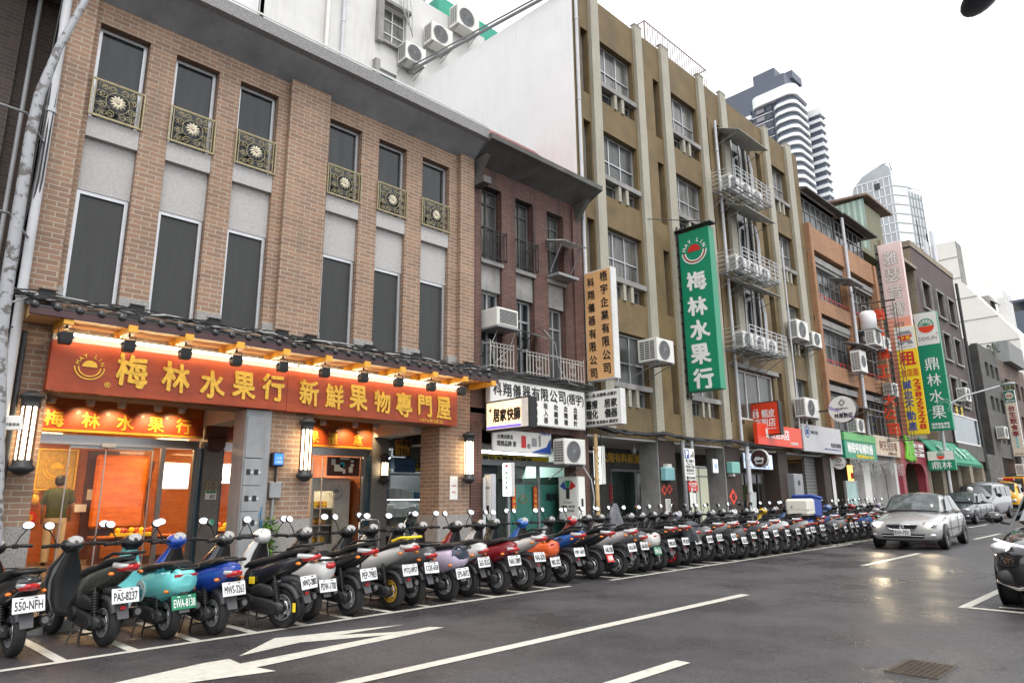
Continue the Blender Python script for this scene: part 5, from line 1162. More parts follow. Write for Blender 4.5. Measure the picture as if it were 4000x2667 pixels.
for i in range(4): b.tube([q[i], q[(i+1) % 4]], .01, 4)
b.obj('lettering', MT['ink'], t)
t = thing('round_sign', 'round dark brown coffee cup sign in front of a pale blue shop banner', 'sign', (20.6, 10.0, 2.4)); M().cyl((20.55, 10.05, 2.66), (20.65, 10.05, 2.66), .29, n=32).obj('case', MT['whiteframe'], t); M().cyl((20.54, 10.05, 2.66), (20.548, 10.05, 2.66), .26, n=32).obj('panel', mat('coffee_brown', (.05, .02, .018), .4), t)
b = M(); b.text('Alive', (20.533, 10.06, 2.66), NX, UZ, w=.3, bold=.03, ext=.003, slant=.2); b.text('就是咖啡店', (20.533, 10.05, 2.51), NX, UZ, w=.26, bold=.01, ext=.002); b.tube([(20.535, 10.05+.14*math.cos(a), 2.64+.13*math.sin(a)) for a in [PI+PI*i/10 for i in range(11)]], .012, 4); b.obj('lettering', MT['ink_w'], t)
t = frontsign('shop_banner', 'pale blue shop banner with dark blue characters behind the round coffee sign', 20.3, 22.3, 2.36, 2.86, 10.45, lamp('pale_blue_lit_panel', (.55, .68, .95), .45), MT['alu'], .05)
write(t, MT['ink_blue'], [('鮮屋', 21.75, 2.68, .5, .2, .02), ('乳製品專賣', 21.6, 2.53, .75, .1, .01), ('優酪乳、起司、鮮奶、蛋糕、布丁', 21.3, 2.43, 1.6, .06, .01)], RX, fb(10.45), 0)
t = frontsign('lit_box_sign', 'small white lit sign with three blue bars under the arcade ceiling', 18.42, 18.72, 2.18, 2.60, 10.45, lamp('white_blue_lit_panel', (.8, .9, 1), .6), MT['alu'], .06)
b = M()
for k in range(3): b.box(18.49+.06*k, 18.525+.06*k, 10.442, 10.446, 2.30, 2.46)
b.obj('emblem', MT['ink_blue'], t)
# parking rule sign on its pole
t = thing('parking_sign', 'white parking rule sign with blue P on a grey post before the mustard block', 'road sign', (16.15, 9.7, .23))
M().cyl((16.25, 9.80, .2), (16.25, 9.80, 2.95), .045, n=12).obj('post', MT['greymetal'], t); M().cbox(15.72, 16.22, 9.72, 9.745, 1.92, 2.74, .006).obj('panel', MT['sg_white'], t)
M().box(15.74, 15.94, 9.714, 9.719, 2.48, 2.71).obj('blue_square', MT['ink_blue'], t); M().text('P', (15.84, 9.712, 2.595), RX, UZ, h=.17, bold=.05, ext=.002).obj('parking_letter', MT['ink_w'], t)
b = M(); b.text('週一至週六', (15.97, 9.718, 2.42), RX, UZ, w=.38, bold=.02, ext=.002); b.text('Mon.-Sat.', (15.97, 9.718, 2.345), RX, UZ, w=.28, ext=.002); b.text('09:00-17:00', (15.97, 9.718, 2.27), RX, UZ, w=.40, bold=.02, ext=.002); b.text('每次20元', (15.97, 9.718, 2.18), RX, UZ, w=.36, bold=.02, ext=.002); b.text('NT$ 20 PER STAY', (15.97, 9.718, 2.09), RX, UZ, w=.38, ext=.002); b.text('☎27269600', (15.97, 9.718, 1.985), RX, UZ, w=.42, bold=.02, ext=.002)
b.lathe([(.035, 9.718), (.03, 9.716), (.02, 9.718)], (16.04, 0, 2.54), 12, 'Y'); b.lathe([(.035, 9.718), (.03, 9.716), (.02, 9.718)], (16.16, 0, 2.54), 12, 'Y'); b.tube([(16.05, 9.716, 2.56), (16.10, 9.716, 2.57), (16.15, 9.716, 2.56), (16.13, 9.716, 2.66)], .014, 4); b.obj('lettering', MT['ink'], t)
M().cbox(15.80, 16.25, 9.70, 9.72, 1.64, 1.89, .005).obj('red_panel', MT['ink_red'], t); b = M(); b.text('禁止自行車停放', (16.02, 9.697, 1.83), RX, UZ, w=.38, bold=.02, ext=.002); b.text('No Bicycles', (16.02, 9.697, 1.77), RX, UZ, w=.26, bold=.02, ext=.002); b.text('☎ 110', (16.02, 9.697, 1.69), RX, UZ, w=.24, bold=.02, ext=.002); b.obj('white_lettering', MT['ink_w'], t)
b = M(); b.box(15.86, 16.0, 9.715, 9.72, 1.25, 1.62); b.box(16.02, 16.14, 9.712, 9.717, 1.30, 1.6); b.obj('paper_notice', MT['sg_white'], t)
# tall pink banner sign with the yellow rental banner before it
X = 36.0
t = bladesign('vertical_sign', 'very tall sun bleached pink vertical sign with outlined characters', X, 9.30, 10.35, 4.28, 13.80, MT['sg_pink'], MT['sg_pink'], .25, 0)
M().quad((X-.009, 10.33, 4.3), (X-.009, 9.32, 4.3), (X-.009, 9.32, 9.95), (X-.009, 10.33, 9.95)).obj('lower_panel', MT['sg_salmon'], t)
write(t, mat('taupe_outline', (.30, .20, .17), .5), [(ch, 9.82, 13.0-.86*k, .62, .68, .035) for k, ch in enumerate('雅瑟音響')] + [('服', 9.86, 9.4, .5, .6, .02)], NX, bb(X), 0)
write(t, MT['sg_white'], [(ch, 9.82, 13.0-.86*k, .62, .68, .006) for k, ch in enumerate('雅瑟音響')], NX, bb(X-.004), 0)
b = M()
for yy in (10.40, 10.46):
    for xx in (X+.02, X+.22): b.box(xx, xx+.03, yy, yy+.03, 4, 13.9)
for k in range(24): z = 4.2+.4*k; b.box(X-.02, X+.3, 10.36, 10.5, z, z+.03)
b.obj('lattice_frame', MT['darkmetal'], t)
X = 35.7
t = bladesign('rental_banner', 'yellow rental banner with red and blue characters hung before the pink sign', X, 9.15, 10.05, 4.26, 9.42, MT['sg_yellow'], MT['sg_yellow'], .04, 0, cat='banner')
M().quad((X-.007, 10.04, 8.30), (X-.007, 9.16, 8.30), (X-.007, 9.16, 9.40), (X-.007, 10.04, 9.40)).obj('white_head', MT['sg_white'], t)
b = M(); b.text('租', (X-.008, 9.62, 7.86), NX, UZ, w=.66, h=.66, bold=.03, ext=.003); b.text('金店面', (X-.008, 9.61, 7.18), NX, UZ, w=.74, h=.36, bold=.01, ext=.003)
for k, ch in enumerate('23825228'): b.text(ch, (X-.008, 9.37, 6.72-.30*k), NX, UZ, w=.26, h=.24, bold=.03, ext=.003)
b.prism([(X-.011, 9.92, 8.98), (X-.011, 9.30, 8.98), (X-.011, 9.30, 8.86), (X-.011, 9.38, 8.86), (X-.011, 9.38, 8.72), (X-.011, 9.84, 8.72), (X-.011, 9.84, 8.86), (X-.011, 9.92, 8.86)], (-.003, 0, 0)); b.obj('red_lettering', MT['ink_red'], t)
b = M()
for k, ch in enumerate('誠忠不動產'): b.text(ch, (X-.008, 9.80, 6.62-.49*k), NX, UZ, w=.36, h=.40, bold=.025, ext=.003)
b.obj('blue_lettering', MT['ink_blue'], t)
b = M(); b.text('Taipei City', (X-.010, 9.60, 8.42), NX, UZ, w=.5, ext=.003); b.prism([(X-.012, 9.97, 9.02), (X-.012, 9.25, 9.02), (X-.012, 9.36, 9.12), (X-.012, 9.36, 9.16), (X-.012, 9.30, 9.18), (X-.012, 9.90, 9.18), (X-.012, 9.84, 9.15), (X-.012, 9.84, 9.12)], (-.003, 0, 0)); b.prism([(X-.0115, 9.90, 8.70), (X-.0115, 9.32, 8.70), (X-.0115, 9.28, 8.54), (X-.0115, 9.52, 8.54), (X-.0115, 9.52, 8.62), (X-.0115, 9.68, 8.62), (X-.0115, 9.68, 8.54), (X-.0115, 9.95, 8.54)], (-.003, 0, 0)); b.obj('gate_print', MT['ink_grey'], t)
b = M(); b.text('中 城', (X-.0155, 9.60, 8.85), NX, UZ, w=.4, bold=.02, ext=.002); b.obj('gate_lettering', MT['sg_yellow'], t)
X = 39.6
t = bladesign('vertical_sign', 'tall green vertical sign with white characters and a sliced fruit emblem on white', X, 9.05, 10.12, 4.70, 10.85, MT['sg_green'], MT['sg_green'], .25, 4)
M().quad((X-.008, 10.10, 9.12), (X-.008, 9.07, 9.12), (X-.008, 9.07, 10.83), (X-.008, 10.10, 10.83)).obj('white_head', MT['sg_white'], t)
def fruit_emblem(t, X, yc, zc, r):
    b = M(); b.prism([(X-.012, yc-r*math.cos(PI+PI*i/16), zc+r*.95*math.sin(PI+PI*i/16)-.02) for i in range(17)], (-.003, 0, 0)); b.obj('red_half', MT['sg_red'], t)
    b = M()
    for i in range(24):
        a0, a1 = PI*i/24, PI*(i+1)/24; f_ = lambda q, a: (X-.012, yc-q*math.cos(a), zc+q*math.sin(a)+.02); b.add([f_(r, a1), f_(r*.86, a1), f_(r*.86, a0), f_(r, a0)], [(0, 1, 2, 3)])
    for k in range(1, 6): a = PI*k/6; b.tube([(X-.013, yc, zc+.03), (X-.013, yc-r*.86*math.cos(a), zc+r*.86*math.sin(a)+.02)], r*.06, 4)
    b.box(X-.014, X-.010, yc-r, yc+r, zc+.005, zc+.04); b.obj('green_slice', MT['sg_green'], t)
fruit_emblem(t, X, 9.60, 10.12, .37)
b = M(); b.text('DEMUIN', (X-.010, 9.60, 9.45), NX, UZ, w=.82, h=.20, bold=.005, ext=.003); b.text('®', (X-.010, 9.14, 9.66), NX, UZ, h=.1, ext=.003); b.obj('dark_lettering', MT['ink_grey'], t)
write(t, MT['ink_w'], [(ch, 9.60, 8.10-.83*k, .62, .64, .005) for k, ch in enumerate('鼎林水果')] + [('精選禮盒/果籃', 9.6, 5.02, .8, .13, .02), ('進口/有機水果', 9.6, 4.86, .8, .13, .02)], NX, bb(X), 0)
b = M()
for cy, cz, rr in ((9.3, 5.9, .22), (9.95, 5.6, .16), (9.3, 5.9, .34)): b.tube([(X-.008, cy+rr*math.cos(a), cz+rr*math.sin(a)) for a in [2*PI*i/16 for i in range(12)]], .008, 4)
b.obj('line_drawing', MT['ink_w'], t)
X = 36.5
t = bladesign('projecting_sign', 'square projecting sign, white above green, with a sliced fruit emblem and white characters', X, 8.50, 9.60, 2.62, 3.52, MT['sg_green'], MT['sg_green'], .22, 0)
M().quad((X-.008, 9.58, 3.09), (X-.008, 8.52, 3.09), (X-.008, 8.52, 3.50), (X-.008, 9.58, 3.50)).obj('white_head', MT['sg_white'], t); fruit_emblem(t, X, 9.05, 3.30, .16)
write(t, MT['ink_w'], [('鼎林', 9.05, 2.86, .82, .34, .005)], NX, bb(X), 0); M().tube([(X+.1, 9.55, 3.35), (X+.1, 10.46, 3.9)], .02, 6).obj('bracket', MT['darkmetal'], t)
X = 60.0
t = bladesign('vertical_sign', 'far vertical sign with maroon characters on cream below a green head', X, 9.62, 10.3, 4.2, 8.9, mat('cream_far_panel', (.62, .54, .44), .5), MT['whiteframe'], .25, 2)
M().quad((X-.01, 10.28, 8.0), (X-.01, 9.64, 8.0), (X-.01, 9.64, 8.87), (X-.01, 10.28, 8.87)).obj('green_head', mat('dark_green_panel', (.015, .13, .09), .5), t)
M().lathe([(.0, -.012), (.25, -.012)], (X-.01, 9.96, 8.5), 20, 'X').obj('oval_mark', mat('cream_oval', (.6, .5, .42), .5), t)
b = M(); b.text('台生', (X-.03, 9.96, 8.5), NX, UZ, w=.34, bold=.02, ext=.003)
for k, ch in enumerate('台生飲食亭'): b.text(ch, (X-.012, 9.96, 7.6-.46*k), NX, UZ, h=.40, bold=.03, ext=.003)
b.text('2381-9999', (X-.012, 9.96, 4.35), NX, UZ, w=.5, bold=.02, ext=.003); b.obj('lettering', mat('maroon_lettering', (.22, .02, .03), .5), t)
b = M(); b.text('獨特口味', (X-.014, 9.96, 8.12), NX, UZ, w=.5, bold=.02, ext=.003); b.obj('white_lettering', MT['ink_w'], t)
b = M()
for k in range(4): b.cyl((X-.012, 9.96, 5.3-.24*k+.3), (X-.014, 9.96, 5.3-.24*k+.3), .10, n=14)
b.obj('cyan_dot', mat('cyan_print', (.2, .5, .52), .5), t)

# ------------------------------------------------------------------ orange tiled house
og = thing('tiled_house', 'four storey house with orange tile balcony bands beyond the mustard block', 'building', (30.8, 10.4, .3))
bands = [(11.44, 12.46), (8.72, 9.34), (6.0, 6.66)]
for bay, (x0, x1) in enumerate(((27.35, 30.85), (31.15, 34.6))):
    for z0, z1 in bands: M().box(x0, x1, 10.30, 10.55, z0, z1).obj('tile_band', MT['tile_orange'], og)
    for (a, c) in ((12.46, 13.9), (9.34, 10.85), (6.66, 8.2), (4.1, 5.6)):
        k = (x1-x0)
        win(og, x0, x1-.02, a, c, 10.62, MT['glass_old'] if bay == 0 else MT['glass'], MT['greymetal'], .05, [x0+k*q/6 for q in (1, 2, 3, 4, 5)], (a+(c-a)*.62,))
        M().box(x0, x1, 10.45, 10.6, c, c+.12).obj('lintel', MT['concrete'], og)
    for z in (9.52, 6.82):
        b = M(); b.box(x0, x1, 10.33, 10.35, z, z+.03)
        for q in range(8): b.box(x0+k*q/8, x0+.02+k*q/8, 10.33, 10.35, z-.2, z)
        b.obj('red_rail', MT['ink_red'], og)
b = M(); b.box(27.12, 27.35, 10.22, 10.6, 2.9, 12.5); b.box(30.85, 31.15, 10.30, 10.6, 2.9, 12.5); b.box(34.6, 34.9, 10.22, 10.6, 2.9, 12.4); b.obj('tiled_pier', MT['tile_orange'], og)
b = M()
for z in (2.95, 5.6, 8.32, 11.0, 13.9): b.box(27.12, 34.9, 10.40, 14, z, z+.25)
b.box(27.12, 34.9, 10.75, 10.85, 4, 13.9); b.box(27.11, 27.2, 10.7, 20, 3, 13.9); b.obj('slab', MT['concrete'], og)
b = M(); b.prism([(27.1, 10.12, 13.98), (27.1, 10.12, 14.05), (27.1, 10.9, 14.20), (27.1, 10.9, 13.98)], (3.8, 0, 0)); b.prism([(30.9, 10.0, 13.90), (30.9, 10.0, 13.97), (30.9, 10.9, 14.15), (30.9, 10.9, 13.95)], (4.2, 0, 0)); b.obj('eave', MT['conc_dk'], og)
sh_w = ribbed('green_corrugated_sheet', (.28, .42, .36), .28, .5, .2, axis=0); sh_y = ribbed('rusty_corrugated_sheet', (.25, .22, .11), .28, .6, .5, axis=1)
b = M(); b.box(37.0, 37.06, 11.0, 12.6, 13.9, 16.95); b.obj('roof_shack', ribbed('mint_corrugated_sheet', (.42, .56, .50), .3, .5, .15, axis=1), og)
b = M(); b.box(37.06, 39.5, 11.0, 12.6, 13.9, 16.7); b.box(35.0, 40.5, 10.9, 14, 13.6, 13.9); b.obj('shack_front', ribbed('olive_corrugated_sheet', (.20, .19, .10), .26, .6, .5, axis=0), og)
b = M(); b.prism([(36.8, 10.7, 17.0), (36.8, 10.7, 17.12), (36.8, 12.8, 17.32), (36.8, 12.8, 17.2)], (4.0, 0, 0)); b.obj('shack_roof', mat('rusty_roof_sheet', (.18, .12, .09), .6, var=.4, vs=2), og)
for x, z, nm in ((29.0, 10.3, 'upper'), (29.6, 7.6, 'middle'), (29.3, 4.9, 'lower')):
    t = thing('sheet_awning', '%s small pale awning with iron struts on the orange tiled house' % nm, 'awning', (x, 9.9, z), 'awnings on the orange tiled house')
    M().prism([(x, 9.5, z-.02), (x+1.7, 9.5, z-.02), (x+1.7, 10.4, z+.25), (x, 10.4, z+.25)], (0, 0, .03)).obj('sheet', MT['greymetal'], t); b = M(); b.tube([(x+.1, 9.6, z), (x+.1, 10.4, z-.3)], .015, 5); b.tube([(x+1.6, 9.6, z), (x+1.6, 10.4, z-.3)], .015, 5); b.obj('strut', MT['greymetal'], t)
for x, y, z, w_, h_, lab in ((31.4, 9.6, 7.9, .9, .7, 'white outdoor unit under a small awning on the orange tiled house'), (32.5, 9.6, 7.85, .9, .6, 'second white outdoor unit beside the pale lattice sign frame'), (29.6, 9.7, 6.5, .7, .9, 'white boxy unit beside the middle awning of the orange tiled house'), (33.5, 9.8, 5.9, .8, .6, 'white outdoor unit right of the lattice sign with red characters'), (28.9, 9.9, 3.98, .8, .55, 'outdoor unit just above the green shop sign')): ac_unit(x, y, z, w_, .4, h_, lab)
t = thing('water_tank', 'white round water tank above the outdoor units on the orange tiled house', 'water tank', (31.9, 9.9, 8.6)); b = M(); b.lathe([(0, 8.62), (.34, 8.62), (.34, 9.35), (.26, 9.5), (0, 9.53)], (31.9, 9.95, 0), 18); b.obj('tank', MT['whitewash'], t); M().box(31.4, 32.4, 9.5, 10.42, 8.56, 8.62).obj('platform', MT['greymetal'], t)
pipe([(30.95, 10.2, 4), (30.98, 10.2, 13.8)], .07, MT['pipe_w'], 'thick white drainpipe between the two bays of the orange tiled house', clips=4)
t = thing('lattice_sign', 'rusty lattice frame with old red metal characters on the orange tiled house', 'sign', (32.8, 9.6, 3.9)); X = 32.8
b = M()
for yy in (9.1, 9.55, 10.0, 10.4): b.box(X, X+.03, yy, yy+.025, 3.8, 10.0)
for k in range(32): z = 3.9+.19*k; b.box(X-.005, X+.035, 9.1, 10.42, z, z+.02)
for yy in (9.1, 10.4): b.box(X+.4, X+.43, yy, yy+.025, 3.8, 10.0)
b.tube([(X, 9.0, 10.05), (X, 10.5, 10.15)], .04, 6); b.tube([(X, 8.4, 3.8), (X, 10.5, 3.85)], .025, 6); b.obj('lattice', mat('rusty_lattice', (.08, .06, .05), .7, var=.4, vs=8), t)
b = M()
for k, (ch, z) in enumerate(zip('南榮儀工大公司', (9.5, 8.6, 7.7, 6.9, 5.6, 5.0, 4.3))): b.text(ch, (X-.03, 9.75+.08*(k % 2), z), NX, UZ, w=.5, h=.52, bold=.02, ext=.03, wob=.06)
b.obj('lettering', MT['sg_red'], t)
# icicle lights
t = thing('icicle_lights', 'curtain of white icicle lights hanging under the green and cream shop signs', 'string lights', (30.9, 10, 2.9)); b = M(); random.seed(4)
x = 27.9
while x < 34.2:
    l = random.uniform(.15, .62); n = int(l/.05)
    for k in range(n): b.ell((x+random.uniform(-.02, .02), 9.98+random.uniform(-.02, .02), 2.88+.01*x*0-.05*k), .014, .014, .014, 5, 3)
    x += .075
o = b.obj('bulb', mat('white_bulb_string', (.75, .75, .72), .4, var=0), t); tag(o, kind='stuff')
b = M(); b.tube(sag((27.8, 9.98, 2.93), (34.3, 9.98, 3.0), .05), .008, 4); b.obj('wire', MT['cable_w'], t)

# ------------------------------------------------------------------ ground-floor row of shops beyond the mustard block
sf = thing('arcade_storefront', 'dim arcade shop fronts with white pillars under the green and cream signs', 'shop front', (30, 10.5, .3))
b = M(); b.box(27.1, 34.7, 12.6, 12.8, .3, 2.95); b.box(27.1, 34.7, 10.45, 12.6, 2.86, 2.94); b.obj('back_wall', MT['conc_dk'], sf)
b = M()
for a, c in ((26.9, 27.3), (30.35, 31.1), (34.3, 34.8)): b.box(a, c, 10.4, 10.8, .2, 2.93)
b.obj('pillar', MT['offwhite'], sf)
M().box(31.9, 33.9, 10.7, 10.8, .3, 2.9).obj('pale_panel', MT['concrete'], sf)
b = M(); b.box(27.35, 27.75, 12.4, 12.59, 1.0, 2.6); b.box(31.1, 31.75, 11.2, 11.3, 1.0, 2.8); b.obj('lit_window', lamp('warm_shop_window', (1, .55, .15), .9), sf)
M().box(28.75, 29.85, 10.55, 10.62, .9, 2.05).obj('poster_case', mat('mint_poster', (.32, .50, .47), .3, var=.2, vs=2), sf); M().frame(28.7, 29.9, .85, 2.1, 10.53, 10.63, .05).obj('poster_frame', MT['alu'], sf)
b = M()
for k in range(4): b.box(31.15, 31.7, 11.18, 11.195, 1.15+.36*k, 1.4+.36*k)
b.obj('menu_board', MT['sg_red'], sf)
gp = ribbed('pale_mosaic_tile', (.26, .26, .26), .12, .5, .4); M().box(25.4, 26.6, 10.7, 10.8, .3, 2.9).obj('mosaic_panel', gp, sf)
t = thing('electric_box', 'grey wall box on the shop front under the grey shop sign', 'wall box', (23.4, 10.3, 1.6)); M().cbox(23.15, 23.85, 10.15, 10.42, 1.45, 2.25, .02).obj('box', MT['greymetal'], t); M().cyl((23.5, 10.149, 1.95), (23.5, 10.14, 1.95), .09, n=14).obj('dial', MT['darkmetal'], t)
# maroon archway
rd = thing('maroon_archway', 'maroon painted arched shop entrance with green lettering above', 'shop front', (36.6, 10.3, .3))
mr = mat('maroon_paint', (.26, .035, .05), .5, var=.12, vs=2, streak=.3)
b = M(); b.box(34.62, 35.05, 10.2, 10.6, .25, 4.05); b.box(35.05, 38.5, 10.2, 10.6, 3.0, 4.05); b.box(38.1, 38.5, 10.22, 10.58, .25, 3.0)
for sx, cx in ((-1, 35.05), (1, 38.1)):
    n = 8; arc = [(cx + (-sx)*(.7-.7*math.cos(PI/2*i/n)), 3.0-.7+.7*math.sin(PI/2*i/n)) for i in range(n+1)]
    b.prism([(x, 10.2, z) for x, z in arc]+[(cx, 10.2, 3.0)], (0, .4, 0))
b.obj('arch', mr, rd); M().box(34.7, 38.4, 12.2, 12.4, .3, 3.2).obj('inner_wall', MT['concrete'], rd); M().cbox(35.5, 36.7, 11.9, 12.19, .6, 1.75, .01).obj('red_shutter_box', MT['ink_red'], rd); M().cbox(36.8, 37.5, 12.0, 12.19, .3, 2.5, .01).obj('blue_door', MT['bluestrip'], rd)
b = M(); b.text('旅', (36.0, 10.19, 3.65), RX, UZ, w=1.3, h=1.1, bold=.05, ext=.08, wob=.06); b.obj('green_lettering', mat('lime_lettering', (.16, .50, .03), .5), rd)
b = M()
for r_ in range(3): b.text('請上二樓請進', (37.5, 10.19, 3.85-.22*r_), RX, UZ, w=1.5, h=.17, bold=.02, ext=.02)
b.obj('white_lettering', MT['ink_w'], rd)

# ------------------------------------------------------------------ purple brown tiled block
pu = thing('tiled_apartment_block', 'purple brown tiled block with framed windows behind the tall green sign', 'building', (46, 10.4, .4))
pw = []
for z in (12.0, 9.4, 6.75): pw += [(43.0, 44.6, z, z+1.55), (45.9, 47.4, z, z+1.55), (48.3, 49.8, z, z+1.55)]
pw[-1] = (48.3, 49.8, 6.75, 8.3)
b = M(); b.wall(42.1, 50.9, 4.4, 15.4, 10.4, 10.9, pw); b.obj('tile_wall', MT['tile_purple'], pu)
b = M(); b.box(42.05, 42.15, 10.41, 24, .3, 15.3); b.box(38.6, 42.05, 10.9, 20, 4, 15.0); b.obj('beige_side_wall', MT['tile_beige'], pu)
b = M(); b.box(42.0, 50.95, 10.35, 11, 15.4, 15.75); b.box(38.55, 42.0, 10.5, 12, 10.9, 11.2); b.box(38.55, 42.0, 10.2, 12, 13.9, 14.1); b.obj('parapet', MT['tile_beige'], pu)
for h in pw:
    win(pu, h[0]+.02, h[1]-.02, h[2]+.02, h[3]-.02, 10.62, MT['glass'], MT['greymetal'], .06, ((h[0]+h[1])/2,), ())
    M().frame(h[0]-.12, h[1]+.12, h[2]-.12, h[3]+.12, 10.28, 10.42, .12).obj('stone_surround', MT['concrete'], pu)
for z in (11.3, 8.2, 5.5): win(pu, 38.7, 41.9, z, z+1.8, 10.8, MT['glass'], MT['greymetal'], .06, (39.8, 40.9), (z+1.2,))
win(pu, 45.0, 50.6, 4.42, 6.1, 10.25, darkglass('blue_showroom_glass', (.05, .10, .13), .4), MT['whiteframe'], .10, (), ())
b = M(); b.box(38.6, 50.9, 12.4, 12.6, .3, 4.4); b.box(45.0, 50.9, 10.2, 10.6, 3.5, 4.4); b.obj('shop_wall', MT['conc_dk'], pu)
b = M()
for a in (38.9, 41.5, 44.6, 47.3, 50.2): b.box(a, a+.7, 10.35, 10.8, .3, 4.3)
b.obj('tiled_pier', MT['tile_beige'], pu)
t = thing('shop_awning', 'green fabric shop awning with pale characters behind the white and green projecting sign', 'awning', (42.5, 9.9, 3.2)); gf = mat('green_awning_fabric', (.01, .20, .11), .6, var=.15, vs=2)
M().prism([(38.5, 9.5, 3.15), (38.5, 10.4, 4.35), (38.5, 10.45, 4.3), (38.5, 9.55, 3.1)], (8.0, 0, 0)).obj('fabric', gf, t); b = M()
for k in range(30): b.prism([(38.5+8*k/30, 9.5, 3.12), (38.5+8*(k+1)/30, 9.5, 3.12), (38.5+8*(k+.5)/30, 9.5, 2.95)], (0, .01, 0))
b.obj('valance', gf, t); b = M()
for k, ch in enumerate('鼎林水果行'): b.text(ch, (40.2+1.2*k, 9.82, 3.7), RX, (0, .6, .8), w=.75, h=.75, bold=.01, ext=.02)
b.obj('lettering', mat('pale_green_lettering', (.35, .6, .5), .5), t)
t = thing('small_shop_sign', 'small dark red sign with white characters inside the arcade past the green awning', 'sign', (48, 10.6, 2.3)); M().box(47.5, 48.9, 10.55, 10.6, 2.1, 2.6).obj('panel', MT['ink_red'], t); M().text('滷肉飯', (48.2, 10.54, 2.35), RX, UZ, w=1.1, h=.32, bold=.02, ext=.01).obj('lettering', MT['ink_w'], t)
t = thing('gold_lettering_sign', 'two columns of old yellow characters on the purple brown wall', 'sign', (47, 10.3, 6.3)); b = M()
for c_ in range(2):
    for k in range(4): b.text('金玉滿堂福祿壽喜'[c_*4+k], (46.6+1.1*c_, 10.38, 8.0-.45*k-1.4), RX, UZ, w=.5, h=.4, bold=.03, ext=.02)
b.obj('lettering', MT['sg_yellow'], t)

# ------------------------------------------------------------------ the far end of the street
gb = thing('weathered_house', 'weathered grey house with bare red brick patch past the purple brown block', 'building', (55, 10.4, .4))
b = M(); hh = [(56.2+1.5*k, 57.2+1.5*k, z, z+1.0) for k in range(3) for z in (9.6, 7.2, 5.0)]
b.wall(54.8, 60.5, 4, 11.7, 10.4, 10.8, hh); b.box(51.0, 54.8, 10.9, 16, 4, 11.9); b.box(50.95, 55, 10.1, 14, .3, 4.0); b.obj('plaster_wall', MT['conc_dk'], gb)
b = M(); b.box(54.75, 54.80, 10.41, 16, 4.0, 11.6); b.obj('side_wall', mat('dirty_dark_plaster', (.055, .053, .05), .85, var=.4, vs=1, streak=.6), gb)
random.seed(12); b = M(); n = 14; b.add([(54.74, 11.6+.9*random.uniform(.7, 1.2)*math.cos(2*PI*i/n), 9.5+.9*random.uniform(.7, 1.2)*math.sin(2*PI*i/n)) for i in range(n)], [tuple(range(n))[::-1]]); b.obj('bare_brick_patch', brick('bare_red_brick', (.30, .11, .07), (.24, .09, .06), (.3, .27, .24), .3, .09, .012, .2), gb)
for h in hh: win(gb, h[0]+.02, h[1]-.02, h[2]+.02, h[3]-.02, 10.6, MT['glass'], MT['greymetal'], .06, (), ())
hb = thing('old_row_house', 'brown old row house with tin fronts near the far end of the street', 'building', (66, 10.4, .5))
b = M(); hh = [(62+1.9*k, 63.2+1.9*k, z, z+1.3) for k in range(4) for z in (8.8, 6.2, 4.0)]; b.wall(60.5, 70, 3, 11.4, 10.4, 10.9, hh); b.obj('wall', mat('brown_render', (.14, .10, .085), .85, var=.3, vs=1.2, streak=.6), hb)
for h in hh: win(hb, *h, 10.65, MT['glass'], MT['greymetal'], .07, (), ())
M().box(62.5, 68, 9.9, 10.9, 11.4, 13.0).obj('roof_cabin', ribbed('grey_corrugated_sheet', (.26, .27, .27), .3, .6, .4, axis=0), hb); M().box(60.5, 70, 12.5, 12.7, .3, 3).obj('shop_wall', MT['conc_dk'], hb)
for i, (x0, x1, z0, z1, m_, lab) in enumerate(((60.8, 66, 3.0, 4.3, mat('dusty_blue_panel', (.22, .38, .45), .5, var=.2, vs=1), 'faded blue shop board near the far end of the street'), (66.5, 74, 3.0, 4.4, mat('sunset_panel', (.50, .22, .16), .5, var=.4, vs=.5), 'orange and purple shop board at the far end of the street'), (70.5, 73, 4.6, 9.5, mat('violet_panel', (.25, .20, .48), .5, var=.2, vs=.6), 'tall violet banner behind the far cream vertical sign'))):
    t = frontsign('far_shop_board', lab, x0, x1, z0, z1, 9.9, m_); b = M(); b.text('風味小吃店' if i < 2 else '茶', ((x0+x1)/2, 9.89, (z0+z1)/2), RX, UZ, w=(x1-x0)*.7, bold=.02, ext=.01); b.obj('lettering', MT['ink_w'], t)
ib = thing('dark_row_house', 'dark narrow houses closing the far end of the street', 'building', (90, 10.4, .6)); b = M()
hh = [(71+2.6*k, 72.6+2.6*k, z, z+1.5) for k in range(20) for z in (7.5, 4.8)]; b.wall(70, 130, 3, 10.0, 10.5, 11, hh); b.box(70, 130, 11, 20, 2, 10); b.box(70, 130, 12.5, 12.8, 0, 3); b.obj('wall', MT['conc_dk'], ib)
b = M()
for h in hh: b.box(h[0], h[1], 10.8, 10.9, h[2], h[3])
b.each('window_glass', MT['glass'], ib)
for x, y, z, nm in ((46.8, 9.8, 6.9, 'on the purple brown wall by the street lamp'), (55.6, 9.8, 5.2, 'on the weathered grey house'), (60.8, 9.7, 4.2, 'next to the faded blue shop board'), (58.6, 9.6, 2.8, 'low over the arcade of the weathered house'), (62.4, 9.6, 2.7, 'with a square louvre under the faded blue board')): ac_unit(x, y, z, 1.0, .5, .8, 'outdoor unit %s' % nm)
leafy('roof_plant', 'green weeds growing from the roof edge of the weathered house', (59.6, 10.5, 11.6), .5, .7, 160, green, 21, .22)
leafy('wall_plant', 'leafy green plant hanging on the old row house wall', (61.2, 10.2, 8.2), .45, 1.6, 220, green, 22, .25)
wf = thing('white_stepped_block', 'large white blank end wall with a sloping stepped outline behind the far houses', 'building', (73, 13, 0))
